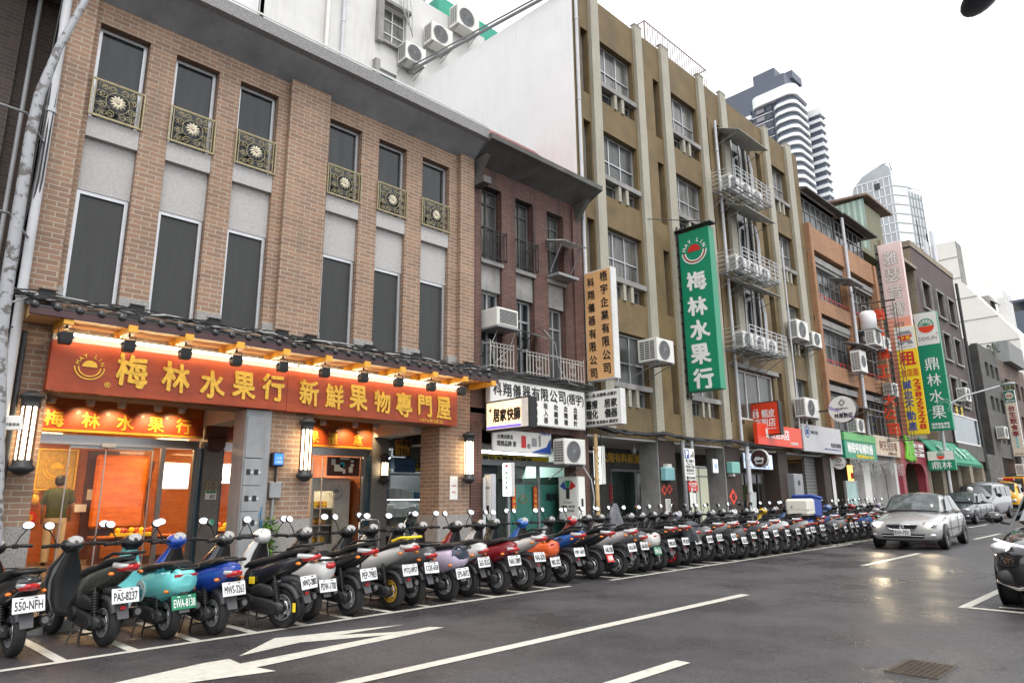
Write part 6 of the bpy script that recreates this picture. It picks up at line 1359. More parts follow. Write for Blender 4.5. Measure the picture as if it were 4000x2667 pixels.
b = M(); b.prism([(71.3, 10.4, 0), (71.3, 10.4, 15.0), (71.3, 13.9, 20.6), (71.3, 13.9, 24.6), (71.3, 17.2, 24.7), (71.3, 17.2, 0)], (14, 0, 0)); b.obj('blank_wall', mat('cream_white_render', (.74, .72, .67), .8, var=.05, vs=.4, streak=.25, grime=(.5, .48, .43)), wf)
M().box(71.32, 73.1, 13.86, 13.898, 20.6, 24.58).obj('dark_side_face', MT['concrete'], wf)  # grey sheet laid over the block's street-side face, making it darker
b = M()
for z, y in ((23.0, 13.9), (21.0, 13.9), (19.0, 12.9), (16.9, 11.6), (14.6, 10.4)): b.box(71.26, 71.30, y, 17.2, z, z+.05)
b.obj('wall_seam', MT['concrete'], wf)
M().box(77.5, 80, 13.1, 14.2, 15, 20.4).obj('stair_tower', MT['concrete'], wf); b = M(); b.box(78, 82, 12.0, 12.6, 14, 20.1); b.box(78, 82, 12.6, 13.1, 14, 18.6); b.prism([(77.6, 12.4, 19.4), (77.6, 13.1, 20.0), (77.6, 13.1, 20.12), (77.6, 12.4, 19.52)], (2, 0, 0)); b.obj('roof_room', MT['offwhite'], wf); b = M()
for k in range(4): b.box(78, 82, 12.0, 12.02, 20.1+.22*k, 20.14+.22*k)
for k in range(5): b.box(78+.9*k, 78.05+.9*k, 12.0, 12.05, 20.1, 20.8)
b.obj('roof_railing', MT['greymetal'], wf)
at_ = thing('roof_antenna', 'pale grey phone antenna panels on the purple brown block roof', 'antenna', (48.6, 10.9, 15.7)); b = M(); b.cbox(48.9, 49.4, 10.7, 10.9, 16.0, 18.4, .04); b.cbox(48.0, 48.5, 10.9, 11.1, 16.3, 17.5, .04); b.obj('panel', MT['alu'], at_); b = M(); b.tube([(48.8, 11, 15.6), (48.8, 11, 18.2)], .05, 6); b.tube([(46.9, 11, 15.6), (46.9, 11, 18.6)], .03, 5); b.tube([(46.6, 11, 16.4), (48.3, 11, 16.5)], .03, 5); b.box(46.8, 47.1, 10.9, 11.1, 16.2, 16.6); b.obj('mast', MT['darkmetal'], at_)
nb = thing('dark_blue_block', 'dark blue grey block beyond the white stepped wall at the right edge', 'building', (128, 14, 0)); b = M(); b.box(128, 150, 6, 19.6, 0, 29.4); b.obj('wall', MT['navy'], nb); b = M(); b.box(127.9, 150, 6, 19.7, 30.8, 31.2)
for k in range(6): b.box(128, 128.3, 6+2.6*k, 6.25+2.6*k, 29.4, 30.8)
b.obj('roof_frame', MT['navy_glass'], nb); M().box(122, 127, 7, 17.9, 0, 24.6).obj('pale_blue_front', mat('pale_blue_front', (.40, .50, .60), .5, var=.1, vs=.3), nb)

# ------------------------------------------------------------------ distant high-rises
tw = thing('apartment_tower', 'tall dark apartment tower with curved white balcony bands behind the mustard block', 'building', (222, 90, 0))
def rrect(x0, x1, y0, y1, r, z, n=6):
    o = []
    for cx, cy, a0 in ((x0+r, y0+r, PI), (x1-r, y0+r, 1.5*PI), (x1-r, y1-r, 0), (x0+r, y1-r, .5*PI)):
        for i in range(n+1): a = a0+PI/2*i/n; o.append((cx+r*math.cos(a), cy+r*math.sin(a), z))
    return o
b = M(); b.rings([rrect(215, 229, 82, 106, 2, 0), rrect(215, 229, 82, 106, 2, 138)]); b.rings([rrect(214.1, 225.7, 81.1, 88.2, 2.5, 0), rrect(214.1, 225.7, 81.1, 88.2, 2.5, 138)]); b.box(228.1, 231.9, 78.1, 86, 0, 133); b.box(214.3, 215.2, 96.4, 105.6, 0, 136); b.box(228.2, 231.8, 78.2, 104, 0, 133); b.box(216, 232, 84, 108, 138, 146); b.box(218, 224, 88, 96, 146, 151); b.box(221, 229, 83, 90, 146, 149); b.obj('core', MT['navy'], tw)  # rounded inner block fills the balcony recesses with dark in place of shade
wb, rl, gw, mw = M(), M(), M(), M()
for k in range(44):
    z = 3+3.08*k
    if z < 60: continue
    if z > 134: break
    wb.rings([rrect(213.4, 226.4, 80.4, 88.6, 3.0, z), rrect(213.4, 226.4, 80.4, 88.6, 3.0, z+1.1)], smooth=False)
    gw.rings([rrect(213.8, 226.0, 80.8, 88.4, 2.8, z+1.1), rrect(213.8, 226.0, 80.8, 88.4, 2.8, z+1.75)], smooth=False)
    if z < 130: wb.box(227.6, 232.4, 77.6, 86, z, z+1.15); gw.box(228, 232, 78, 86, z+1.15, z+1.7)
    wb.box(213.6, 215.2, 96.2, 106, z, z+1.5); wb.box(214.6, 215.2, 88.8, 96, z+.1, z+.35); rl.box(214.4, 215.2, 88.8, 90.6, z+.6, z+2.9)
    mw.box(214.3, 215.2, 91.6, 94.4, z+1.0, z+2.5); rl.box(214.7, 215.1, 96.4, 105.5, z+1.5, z+2.9)
mw.each('bay_window', mat('tower_bay_mauve', (.26, .24, .27), .4, var=.1), tw); o = wb.obj('balcony_band', MT['tower_w'], tw); gw.obj('glass_rail', mat('tower_rail_glass', (.16, .19, .24), .2, var=.1), tw); rl.obj('window_glass', MT['navy_glass'], tw)
b = M(); b.rings([rrect(213.2, 226.4, 80.2, 96, 3, 135.6), rrect(213.2, 226.4, 80.2, 96, 3, 139.6)], smooth=False); b.box(227.4, 232.6, 77.4, 100, 132, 134.6); b.obj('crown_band', MT['tower_w'], tw)
gt = thing('glass_office_block', 'pale glass office block with a rounded shoulder against the white sky', 'building', (182, 52, 0))
gm = mat('pale_grey_facade', (.36, .38, .40), .35, var=.15, vs=.12, streak=.3); gw2 = mat('white_glass_facade', (.74, .77, .77), .2, var=.03, vs=.2)
b = M(); prof = [(45.6, 0), (45.6, 81.5)]+[(45.6+1.2*i, 81.5+0) for i in range(0)]+[(46.5, 82.5), (49, 82.2), (52, 81.0), (54.4, 78.6), (55, 76), (55, 0)]
b.prism([(176.4, y, z) for y, z in prof], (.5, 0, 0)); b.obj('ribbed_end_wall', gm, gt)
b = M(); b.prism([(176.9, y, z) for y, z in [(45.6, 0), (45.6, 81.5), (50, 81.5), (50, 0)]], (3.4, 0, 0)); b.prism([(180.3, 43.4, 0), (180.3, 43.4, 77), (180.3, 54, 77), (180.3, 54, 0)], (.6, 0, 0)); b.prism([(176.9, 45.5, 0), (180.3, 43.4, 0), (180.3, 43.4, 77), (176.9, 45.5, 81)], (0, .3, 0)); b.obj('white_glass_wall', gw2, gt)
b = M(); b.prism([(180.9, 43.3, 0), (185.6, 41.8, 0), (185.6, 41.8, 75), (180.9, 43.3, 77)], (0, 8, 0)); b.obj('grid_wall', mat('grid_facade', (.55, .57, .58), .25, var=.08, vs=.3), gt)
gr, g2 = M(), M()
for k in range(34):
    z = 2.45*k+.5
    if z < 80: gr.box(176.3, 176.39, 45.6, 54.8, z, z+.22)
    if z < 77: g2.prism([(176.88, 45.46, z), (180.3, 43.35, z), (180.3, 43.35, z+.2), (176.88, 45.46, z+.2)], (-.05, -.06, 0)); g2.prism([(180.9, 43.25, z), (185.6, 41.75, z), (185.6, 41.75, z+.28), (180.9, 43.25, z+.28)], (-.05, -.06, 0))
for k in range(8): y = 45.9+1.25*k; gr.box(176.3, 176.385, y, y+.18, 0, 79)
for k in range(5): x = 180.95+1.12*k; g2.box(x, x+.22, 43.05-.32*(x-180.9), 43.3-.32*(x-180.9), 0, 75.5)
gr.obj('pale_grid', MT['tower_w'], gt); g2.obj('grey_grid', mat('grid_line_grey', (.33, .36, .37), .4, var=0), gt)
b = M(); b.tube([(176.6, 46+.4*k, 82.7-.012*k*k) for k in range(22)], .12, 5); b.tube([(176.6+.3*i, 45.5, 82.5-.02*i*i*3) for i in range(12)], .1, 5); b.box(176.2, 176.39, 48.2, 49.4, 76.4, 78); b.obj('roof_rail', MT['darkmetal'], gt)
# white blocks right behind the shophouse
wk = thing('rendered_block', 'tall off-white rendered block behind the tan shophouse roof', 'building', (11, 18, 0))
b = M(); b.wall(7.2, 16.2, 9, 19.72, 18, 18.3, [(11.32, 12.40, 17.12, 18.63), (11.25, 12.05, 15.0, 16.05)]); b.quad((7.2, 18, 9), (7.2, 18, 19.72), (7.2, 28, 19.72), (7.2, 28, 9)); b.box(7.2, 16.2, 18.3, 28, 19.5, 19.72); b.obj('rendered_wall', MT['offwhite'], wk)
win(wk, 11.34, 12.38, 17.14, 18.61, 18.1, MT['glass_pale'], MT['whiteframe'], .05, (11.86,), (17.6, 18.15)); win(wk, 11.27, 12.03, 15.02, 16.03, 18.1, MT['glass_green'], MT['whiteframe'], .05, (), ())
b = M(); b.box(11.1, 11.32, 17.8, 18, 16.95, 18.8); b.box(11.1, 12.5, 17.8, 18, 18.63, 18.75); b.box(11.12, 12.5, 17.85, 18, 17.02, 17.12); b.box(11.05, 11.24, 17.8, 18, 15.0, 16.2); b.obj('window_hood', MT['concrete'], wk)
b = M(); b.box(13.0, 13.6, 18.5, 20, 19.72, 20.6); b.tube([(13.3, 18.6, 20.3), (13.0, 18.6, 21.0)], .1, 6); b.obj('roof_duct', MT['greymetal'], wk)
M().box(14.0, 17.6, 18.2, 22, 19.72, 20.6).obj('green_roof_cabin', mat('teal_green_cabin', (.02, .30, .20), .5, var=.06), wk)
pipe([(9.25, 17.9, 12), (9.25, 17.9, 20)], .07, MT['ac'], 'pale pipe stained with rust on the off-white rendered block'); pipe([(9.82, 17.9, 12), (9.82, 17.9, 20)], .06, MT['pipe_w'], 'grey pipe with couplings on the off-white rendered block', clips=4)
b = M()
for k in range(4): b.tube([(11.9+.12*k, 17.75, 19.8), (11.85+.2*k, 17.7, 18.9-.2*k), (12.2+.1*k, 17.75, 18.3-.2*k), (12.45, 17.8, 18.1)], .018, 5)
tag(b.obj('loose_cable', MT['cable_w'], loc=(12, 17.8, 18.5), label='loose grey cables looping over the window of the off-white block'), cat='cable')
wl = thing('white_tower_block', 'bright white tower block wall just above the left part of the grey eave', 'building', (3, 18.3, 0)); M().box(-6, 7.18, 18.4, 30, 9, 26).obj('wall', MT['whitewash'], wl); M().box(4.2, 4.9, 18.2, 18.4, 10, 15).obj('ledge', MT['offwhite'], wl)
for x, z, s_, nm in ((12.0, 16.45, .75, 'lowest of three outdoor units climbing the off-white block'), (13.1, 17.75, .85, 'middle of three outdoor units climbing the off-white block'), (14.3, 19.1, .95, 'highest of three outdoor units climbing the off-white block')): ac_unit(x, 17.4, z, s_*1.15, .5, s_*.95, nm, 'outdoor units on the off-white block')
b = M(); b.tube([(12.55, 10.6, 15.42), (12.5, 20, 16.66), (12.5, 26, 17.0)], .05, 8); b.tube([(12.5, 10.6, 15.5), (12.45, 20, 16.8)], .03, 6); tag(b.obj('roof_conduit', MT['greymetal'], loc=(12.5, 14, 15.8), label='grey conduit running along the top of the blank white side wall'), cat='conduit')

# ------------------------------------------------------------------ motor scooters (local frame: rear tyre contact at the origin, nose along +Y)
def wheel(t, name, y, r, w, rimcol, spokes=5):
    b = M(); n = 28; prof = []
    for i in range(12): a = 2*PI*i/12; prof.append((r-.055+.055*math.cos(a)*1.0, w*math.copysign(abs(math.sin(a))**.8, math.sin(a))))
    b.lathe(prof, (0, y, r), n, 'X', closed=True); o = b.obj(name, MT['rubber'], t)
    b = M(); ri = r-.105
    b.lathe([(ri, -w*.8), (ri+.012, -w*.8), (ri+.012, w*.8), (ri, w*.8)], (0, y, r), n, 'X', closed=True)
    for k in range(spokes):
        a = 2*PI*k/spokes; d = Vector((0, math.cos(a), math.sin(a))); e = Vector((0, -math.sin(a), math.cos(a))); c = Vector((0, y, r))
        for sx in (-1,): b.prism([c+d*.03+e*.018+Vector((-w*.5, 0, 0)), c+d*(ri+.004)+e*.026+Vector((-w*.5, 0, 0)), c+d*(ri+.004)-e*.026+Vector((-w*.5, 0, 0)), c+d*.03-e*.018+Vector((-w*.5, 0, 0))], (w, 0, 0))
    b.cyl((-w*.9, y, r), (w*.9, y, r), .04, n=12); b.obj('rim', rimcol, o)
    b = M(); b.lathe([(.085, -w*.62), (.085, -w*.55), (.05, -w*.55), (.05, -w*.62)], (0, y, r), 16, 'X', closed=True); b.obj('brake_disc', MT['chrome'], o); return o
BODY = {
 'sport': [(.56, .50, .09, .15), (.44, .54, .13, .16), (.26, .60, .15, .145), (.06, .67, .15, .12), (-.14, .735, .13, .095), (-.32, .80, .095, .06), (-.43, .845, .05, .03), (-.47, .86, .02, .012)],
 'city': [(.56, .50, .09, .17), (.44, .52, .14, .18), (.24, .57, .165, .175), (.02, .635, .165, .15), (-.16, .69, .145, .125), (-.29, .73, .115, .095), (-.36, .745, .07, .06), (-.38, .75, .03, .03)],
 'round': [(.58, .50, .09, .20), (.46, .50, .16, .22), (.26, .53, .19, .225), (.04, .575, .195, .205), (-.16, .62, .175, .18), (-.30, .65, .14, .145), (-.37, .66, .09, .09), (-.39, .665, .03, .03)],
 'smooth': [(.56, .48, .10, .20), (.44, .52, .155, .23), (.24, .56, .175, .225), (.04, .61, .175, .185), (-.16, .65, .17, .155), (-.29, .67, .155, .135), (-.345, .675, .12, .105), (-.36, .68, .05, .05)]}
SEAT = {
 'sport': [(.60, .675, .05, .02), (.50, .705, .10, .04), (.30, .745, .125, .05), (.08, .785, .125, .045), (-.06, .84, .12, .045), (-.26, .875, .11, .035), (-.36, .90, .07, .02)],
 'city': [(.60, .70, .06, .02), (.48, .715, .125, .045), (.24, .755, .145, .055), (.02, .80, .145, .05), (-.14, .83, .13, .045), (-.26, .85, .09, .025)],
 'round': [(.60, .72, .06, .02), (.48, .735, .13, .045), (.26, .765, .15, .055), (.06, .80, .15, .055), (-.12, .825, .14, .05), (-.24, .835, .09, .03)],
 'smooth': [(.60, .72, .06, .02), (.48, .745, .135, .045), (.26, .785, .15, .05), (.06, .81, .15, .05), (-.14, .835, .145, .045), (-.27, .845, .11, .025)]}
for d_, dz in (('smooth', -.055), ('round', -.03), ('city', -.03)):
    BODY[d_] = [(q[0], q[1]+dz, *q[2:]) for q in BODY[d_]]; SEAT[d_] = [(q[0], q[1]+dz, *q[2:]) for q in SEAT[d_]]
def relink(o, m):
    o.material_slots[0].link = 'OBJECT'; o.material_slots[0].material = m
def make_scooter(kind):
    t = thing('scooter', 'scooter', 'scooter'); pc = paint((.02, .02, .022)); K = dict(t=t)
    tz = BODY[kind][-2][1]
    K['body'] = M().loftY(BODY[kind], 16, 2.5).obj('body', pc, t)
    b = M(); b.loftY([(.95, .30, .15, .035), (.80, .285, .17, .03), (.52, .285, .17, .03), (.46, .34, .15, .06)], 12, 4); b.loftY([(.62, .36, .12, .10), (.50, .42, .13, .12), (.40, .40, .12, .10)], 12, 3); b.obj('floorboard', MT['black'], t)
    M().loftY(SEAT[kind], 16, 3.2).obj('seat', MT['seat'], t)
    b = M()                                                           # leg shield with its nose
    if kind == 'smooth': b.loftZ([(.30, .96, .15, .05), (.45, 1.06, .17, .10), (.62, 1.10, .15, .12), (.78, 1.09, .10, .10), (.90, 1.05, .085, .08), (.96, 1.02, .07, .06)], 16, 2.4)
    elif kind == 'round': b.loftZ([(.28, .98, .17, .04), (.42, 1.07, .215, .06), (.60, 1.10, .215, .075), (.76, 1.09, .18, .09), (.88, 1.06, .12, .09), (.95, 1.02, .07, .06)], 16, 2.5)
    else: b.loftZ([(.28, .98, .15, .05), (.42, 1.08, .18, .08), (.58, 1.14, .185, .13), (.74, 1.13, .16, .13), (.84, 1.08, .10, .10), (.93, 1.02, .06, .06)], 16, 2.6)
    K['shield'] = b.obj('leg_shield', pc, t)
    b = M(); b.loftZ([(.30, .945, .14, .03), (.46, 1.0, .16, .035), (.62, 1.015, .155, .04), (.80, 1.005, .10, .05), (.90, .985, .06, .05)], 14, 3); K['inner'] = b.obj('inner_panel', MT['black'], t)
    b = M(); b.ell((0, 1.0, .985), .125 if kind != 'round' else .115, .115 if kind != 'round' else .135, .085 if kind != 'round' else .105, 16, 10); b.loftZ([(.90, 1.0, .07, .06), (.97, .99, .085, .075)], 12, 2.4); K['head'] = b.obj('handlebar_cowl', pc, t)
    b = M(); b.prism([(.075*math.cos(2*PI*i/16), .935+.025*math.sin(2*PI*i/16)*1.0, 1.035+.042*math.sin(2*PI*i/16)) for i in range(16)], (0, -.018, .012)); b.obj('dashboard', mat('dash_glass', (.34, .33, .32), .1, var=.5, vs=60, obj=True), t)
    b = M(); b.ell((0, 1.105, .975), .075, .03, .05, 12, 8); b.obj('headlight', MT['clear_lens'], t)
    b = M(); b.tube([(-.34, .90, .985), (-.20, .935, .995), (0, .96, .99), (.20, .935, .995), (.34, .90, .985)], .013, 8)
    for s_ in (-1, 1):
        b.tube([(s_*.345, .897, .985), (s_*.23, .93, .994)], .020, 8); b.tube([(s_*.33, .95, .975), (s_*.22, .985, .985), (s_*.17, .975, .985)], .007, 5); b.cbox(s_*.19-.03, s_*.19+.03, .915, .965, .965, 1.015, .008)
    b.obj('handlebar', MT['black'], t)
    for s_ in (-1, 1):
        b = M(); b.tube([(s_*.19, .95, 1.01), (s_*.23, .95, 1.09), (s_*.29, .94, 1.17)], .007, 5); T = Matrix.Rotation(s_*R(-12), 3, 'Z') @ Matrix.Rotation(R(-16), 3, 'X')
        b.ell((s_*.295, .945, 1.205), .062, .022, .046, 12, 8, T); o = b.obj('mirror', MT['black'], t)
        b = M(); c = Vector((s_*.295, .945, 1.205)); ring = [c + T @ Vector((.055*math.cos(2*PI*i/18), -.0235, .040*math.sin(2*PI*i/18))) for i in range(18)]; b.add(ring, [tuple(range(18))[::-1]]); b.obj('mirror_glass', MT['mirror'], o)
    wheel(t, 'front_wheel', 1.27, .232, .048, MT['greymetal'])
    K['rear'] = wheel(t, 'rear_wheel', 0, .238, .056, MT['greymetal'])
    b = M()
    for s_ in (-1, 1): b.tube([(s_*.075, 1.27, .235), (s_*.075, 1.19, .48), (s_*.05, 1.14, .62)], .018, 7)
    b.obj('front_fork', MT['engine'], t)
    b = M(); rs = []
    for i in range(9):
        a = R(-15+165*i/8); rs.append([(xx, 1.27+(.262+zz)*math.cos(a), .235+(.262+zz)*math.sin(a)) for xx, zz in ((-.062, -.03), (-.04, .01), (0, .022), (.04, .01), (.062, -.03), (.04, -.002), (0, .01), (-.04, -.002))])
    b.rings(rs); K['fender'] = b.obj('front_mudguard', pc, t)
    b = M(); b.loftY([(.56, .30, .05, .06, -.06), (.44, .30, .075, .10, -.08), (.22, .27, .075, .095, -.10), (.04, .245, .07, .085, -.10), (-.06, .24, .05, .06, -.10), (-.09, .24, .02, .03, -.10)], 14, 3)
    b.loftY([(.40, .42, .04, .05, -.11), (.26, .44, .05, .075, -.12), (.08, .42, .045, .06, -.12), (.02, .41, .02, .03, -.12)], 12, 3); b.cyl((-.185, .02, .24), (-.16, .02, .24), .055, n=16); b.cyl((-.19, .40, .31), (-.15, .40, .31), .075, n=16)
    b.cyl((-.06, .33, .36), (.12, .33, .40), .09, n=14); b.obj('engine', MT['engine'], t)
    b = M(); b.tube([(.10, .46, .26), (.14, .30, .20), (.15, .18, .22)], .02, 7); b.loftY([(.20, .235, .03, .03, .15), (.14, .25, .055, .06, .155), (-.22, .33, .058, .062, .165), (-.30, .345, .045, .048, .165)], 14, 2.2); b.obj('exhaust', MT['black'], t)
    M().cyl((.165, -.295, .343), (.165, -.31, .346), .032, n=14).obj('exhaust_tip', MT['grille'], t)
    b = M(); p0, p1 = Vector((-.125, -.02, .27)), Vector((-.12, .06, .60)); b.cyl(p0, p1, .016, n=8); n = 64
    b.tube([p0.lerp(p1, .22+.62*i/n)+Vector((.034*math.cos(2*PI*8*i/n), .034*math.sin(2*PI*8*i/n), 0)) for i in range(n+1)], .0075, 5); b.obj('shock_absorber', MT['engine'], t)
    yT = BODY[kind][-2][0]
    b = M()
    if kind in ('sport', 'city'): b.loftY([(yT+.10, tz-.055, .10, .035), (yT+.02, tz-.045, .085, .038), (yT-.045, tz-.035, .06, .028), (yT-.06, tz-.03, .03, .012)], 14, 3)
    elif kind == 'round': b.ell((0, yT-.01, tz+.035), .075, .04, .042, 14, 8)
    else: b.loftZ([(tz+.05, yT+.01, .125, .02), (tz+.075, yT+.01, .125, .02)], 16, 4)
    b.obj('tail_light', MT['red_lens'], t)
    for s_ in (-1, 1):
        b = M(); b.ell((s_*.145, yT+.12, tz-.10), .03, .035, .02, 10, 6); b.obj('indicator', MT['amber_lens'] if s_ < 0 else MT['amber_lens'], t)
        if kind in ('sport', 'city'): b = M(); b.loftY([(yT+.16, tz-.02, .03, .03, s_*.095), (yT+.04, tz-.025, .03, .028, s_*.075), (yT-.03, tz-.02, .015, .012, s_*.05)], 10, 2.5); b.obj('rear_lamp', MT['clear_lens'], t)
    b = M()
    if kind == 'smooth': b.tube([(-.12, yT+.10, tz+.10), (-.12, yT-.02, tz+.16), (-.09, yT-.07, tz+.13), (.09, yT-.07, tz+.13), (.12, yT-.02, tz+.16), (.12, yT+.10, tz+.10)], .012, 7)
    else: b.tube([(-.135, yT+.30, tz+.05), (-.145, yT+.12, tz+.10), (-.10, yT-.02, tz+.105), (.10, yT-.02, tz+.105), (.145, yT+.12, tz+.10), (.135, yT+.30, tz+.05)], .017, 7)
    K['grab'] = b.obj('grab_rail', MT['black'], t)
    b = M(); b.loftY([(.02, .56, .06, .05), (-.16, .56, .06, .035), (-.28, .525, .05, .02), (-.33, .50, .04, .015)], 12, 3); rs = []
    for i in range(8):
        a = R(35+120*i/7); rs.append([(xx, (.275+zz)*math.cos(a), .238+(.275+zz)*math.sin(a)) for xx, zz in ((-.075, -.04), (-.05, .0), (0, .012), (.05, .0), (.075, -.04), (0, .0))])
    b.rings(rs); b.prism([(-.07, -.25, .54), (.07, -.25, .54), (.055, -.36, .30), (-.055, -.36, .30)], (0, .012, .004)); b.obj('rear_mudguard', mat('grey_mudflap', (.055, .055, .06), .5, var=.2, obj=True), t)
    if kind == 'sport': b = M(); b.cbox(-.03, .03, -.338, -.322, .385, .42, .005); b.obj('reflector', MT['red_lens'], t)
    pz = dict(sport=.525, city=.515, round=.43, smooth=.405)[kind]; T = Matrix.Translation((0, -.355 if kind != 'smooth' else -.335, pz)) @ Matrix.Rotation(R(-14), 4, 'X'); K['pT'] = T
    K['plate'] = M().cbox(-.135, .135, -.006, .006, -.075, .075, .005, T).obj('licence_plate', MT['plate_w'], t)
    b = M()
    for s_ in (-1, 1): b.tube([(s_*.07, .34, .22), (s_*.12, .30, .05), (s_*.13, .26, .012), (s_*.15, .22, .012)], .011, 6)
    b.tube([(-.10, .31, .10), (.10, .31, .10)], .010, 5); b.tube([(-.14, .40, .2), (-.22, .34, .02)], .010, 5); b.obj('stand', MT['engine'], t)
    return K
protos = {k: make_scooter(k) for k in BODY}
def copy_tree(o, parent=None):
    c = o.copy(); COL.objects.link(c)
    if parent is not None: c.parent = parent
    for ch in o.children: copy_tree(ch, c)
    return c
GRP = 'motor scooters parked side by side along the kerb'
def place(kind, x, y, ang, col, label, plate=None, shield=None, rim=None, green=False, lean=0):
    src = protos[kind]['t']
    root = copy_tree(src)
    root.location = (x, y, gz(x)+.002); root.rotation_euler = (0, R(lean), R(ang)); tag(root, label, 'scooter', GRP)
    kids = {c.name.split('.')[0]: c for c in root.children}
    pm = paint(col); sm_ = paint(shield) if shield else pm
    relink(kids['body'], pm); relink(kids['leg_shield'], sm_); relink(kids['handlebar_cowl'], MT['black'] if kind != 'round' and random.random() < .5 else sm_); relink(kids['front_mudguard'], sm_)
    if kind == 'smooth': relink(kids['handlebar_cowl'], MT['black']); relink(kids['inner_panel'], sm_); relink(kids['floorboard'], MT['greymetal'])
    if rim:
        for c in kids['rear_wheel'].children:
            if c.name.startswith('rim'): relink(c, rim)
    if green: relink(kids['licence_plate'], MT['plate_g'])
    if plate:
        T = protos[kind]['pT'] ; c = T @ Vector((0, -.0075, -.008)); upv = (T.to_3x3() @ Vector((0, 0, 1))); b = M()
        b.text(plate, c, (1, 0, 0), upv, w=.232, h=.082, bold=.012, ext=.0015)
        for s_ in (-1, 1): b.box(s_*.06-.014, s_*.06+.014, -.0085, -.0065, .052, .062, T)
        off = root.location.copy(); rot = root.rotation_euler.copy(); root.location = (0, 0, 0)
        o = b.obj('lettering', MT['ink_w'] if green else MT['ink'], kids['licence_plate']); root.location = off
    return root, kids
BK, GY, WH, SV = (.016, .016, .018), (.075, .078, .07), (.70, .70, .69), (.34, .35, .36)
WN, RD, BL = (.20, .012, .022), (.40, .012, .015), (.012, .055, .30)
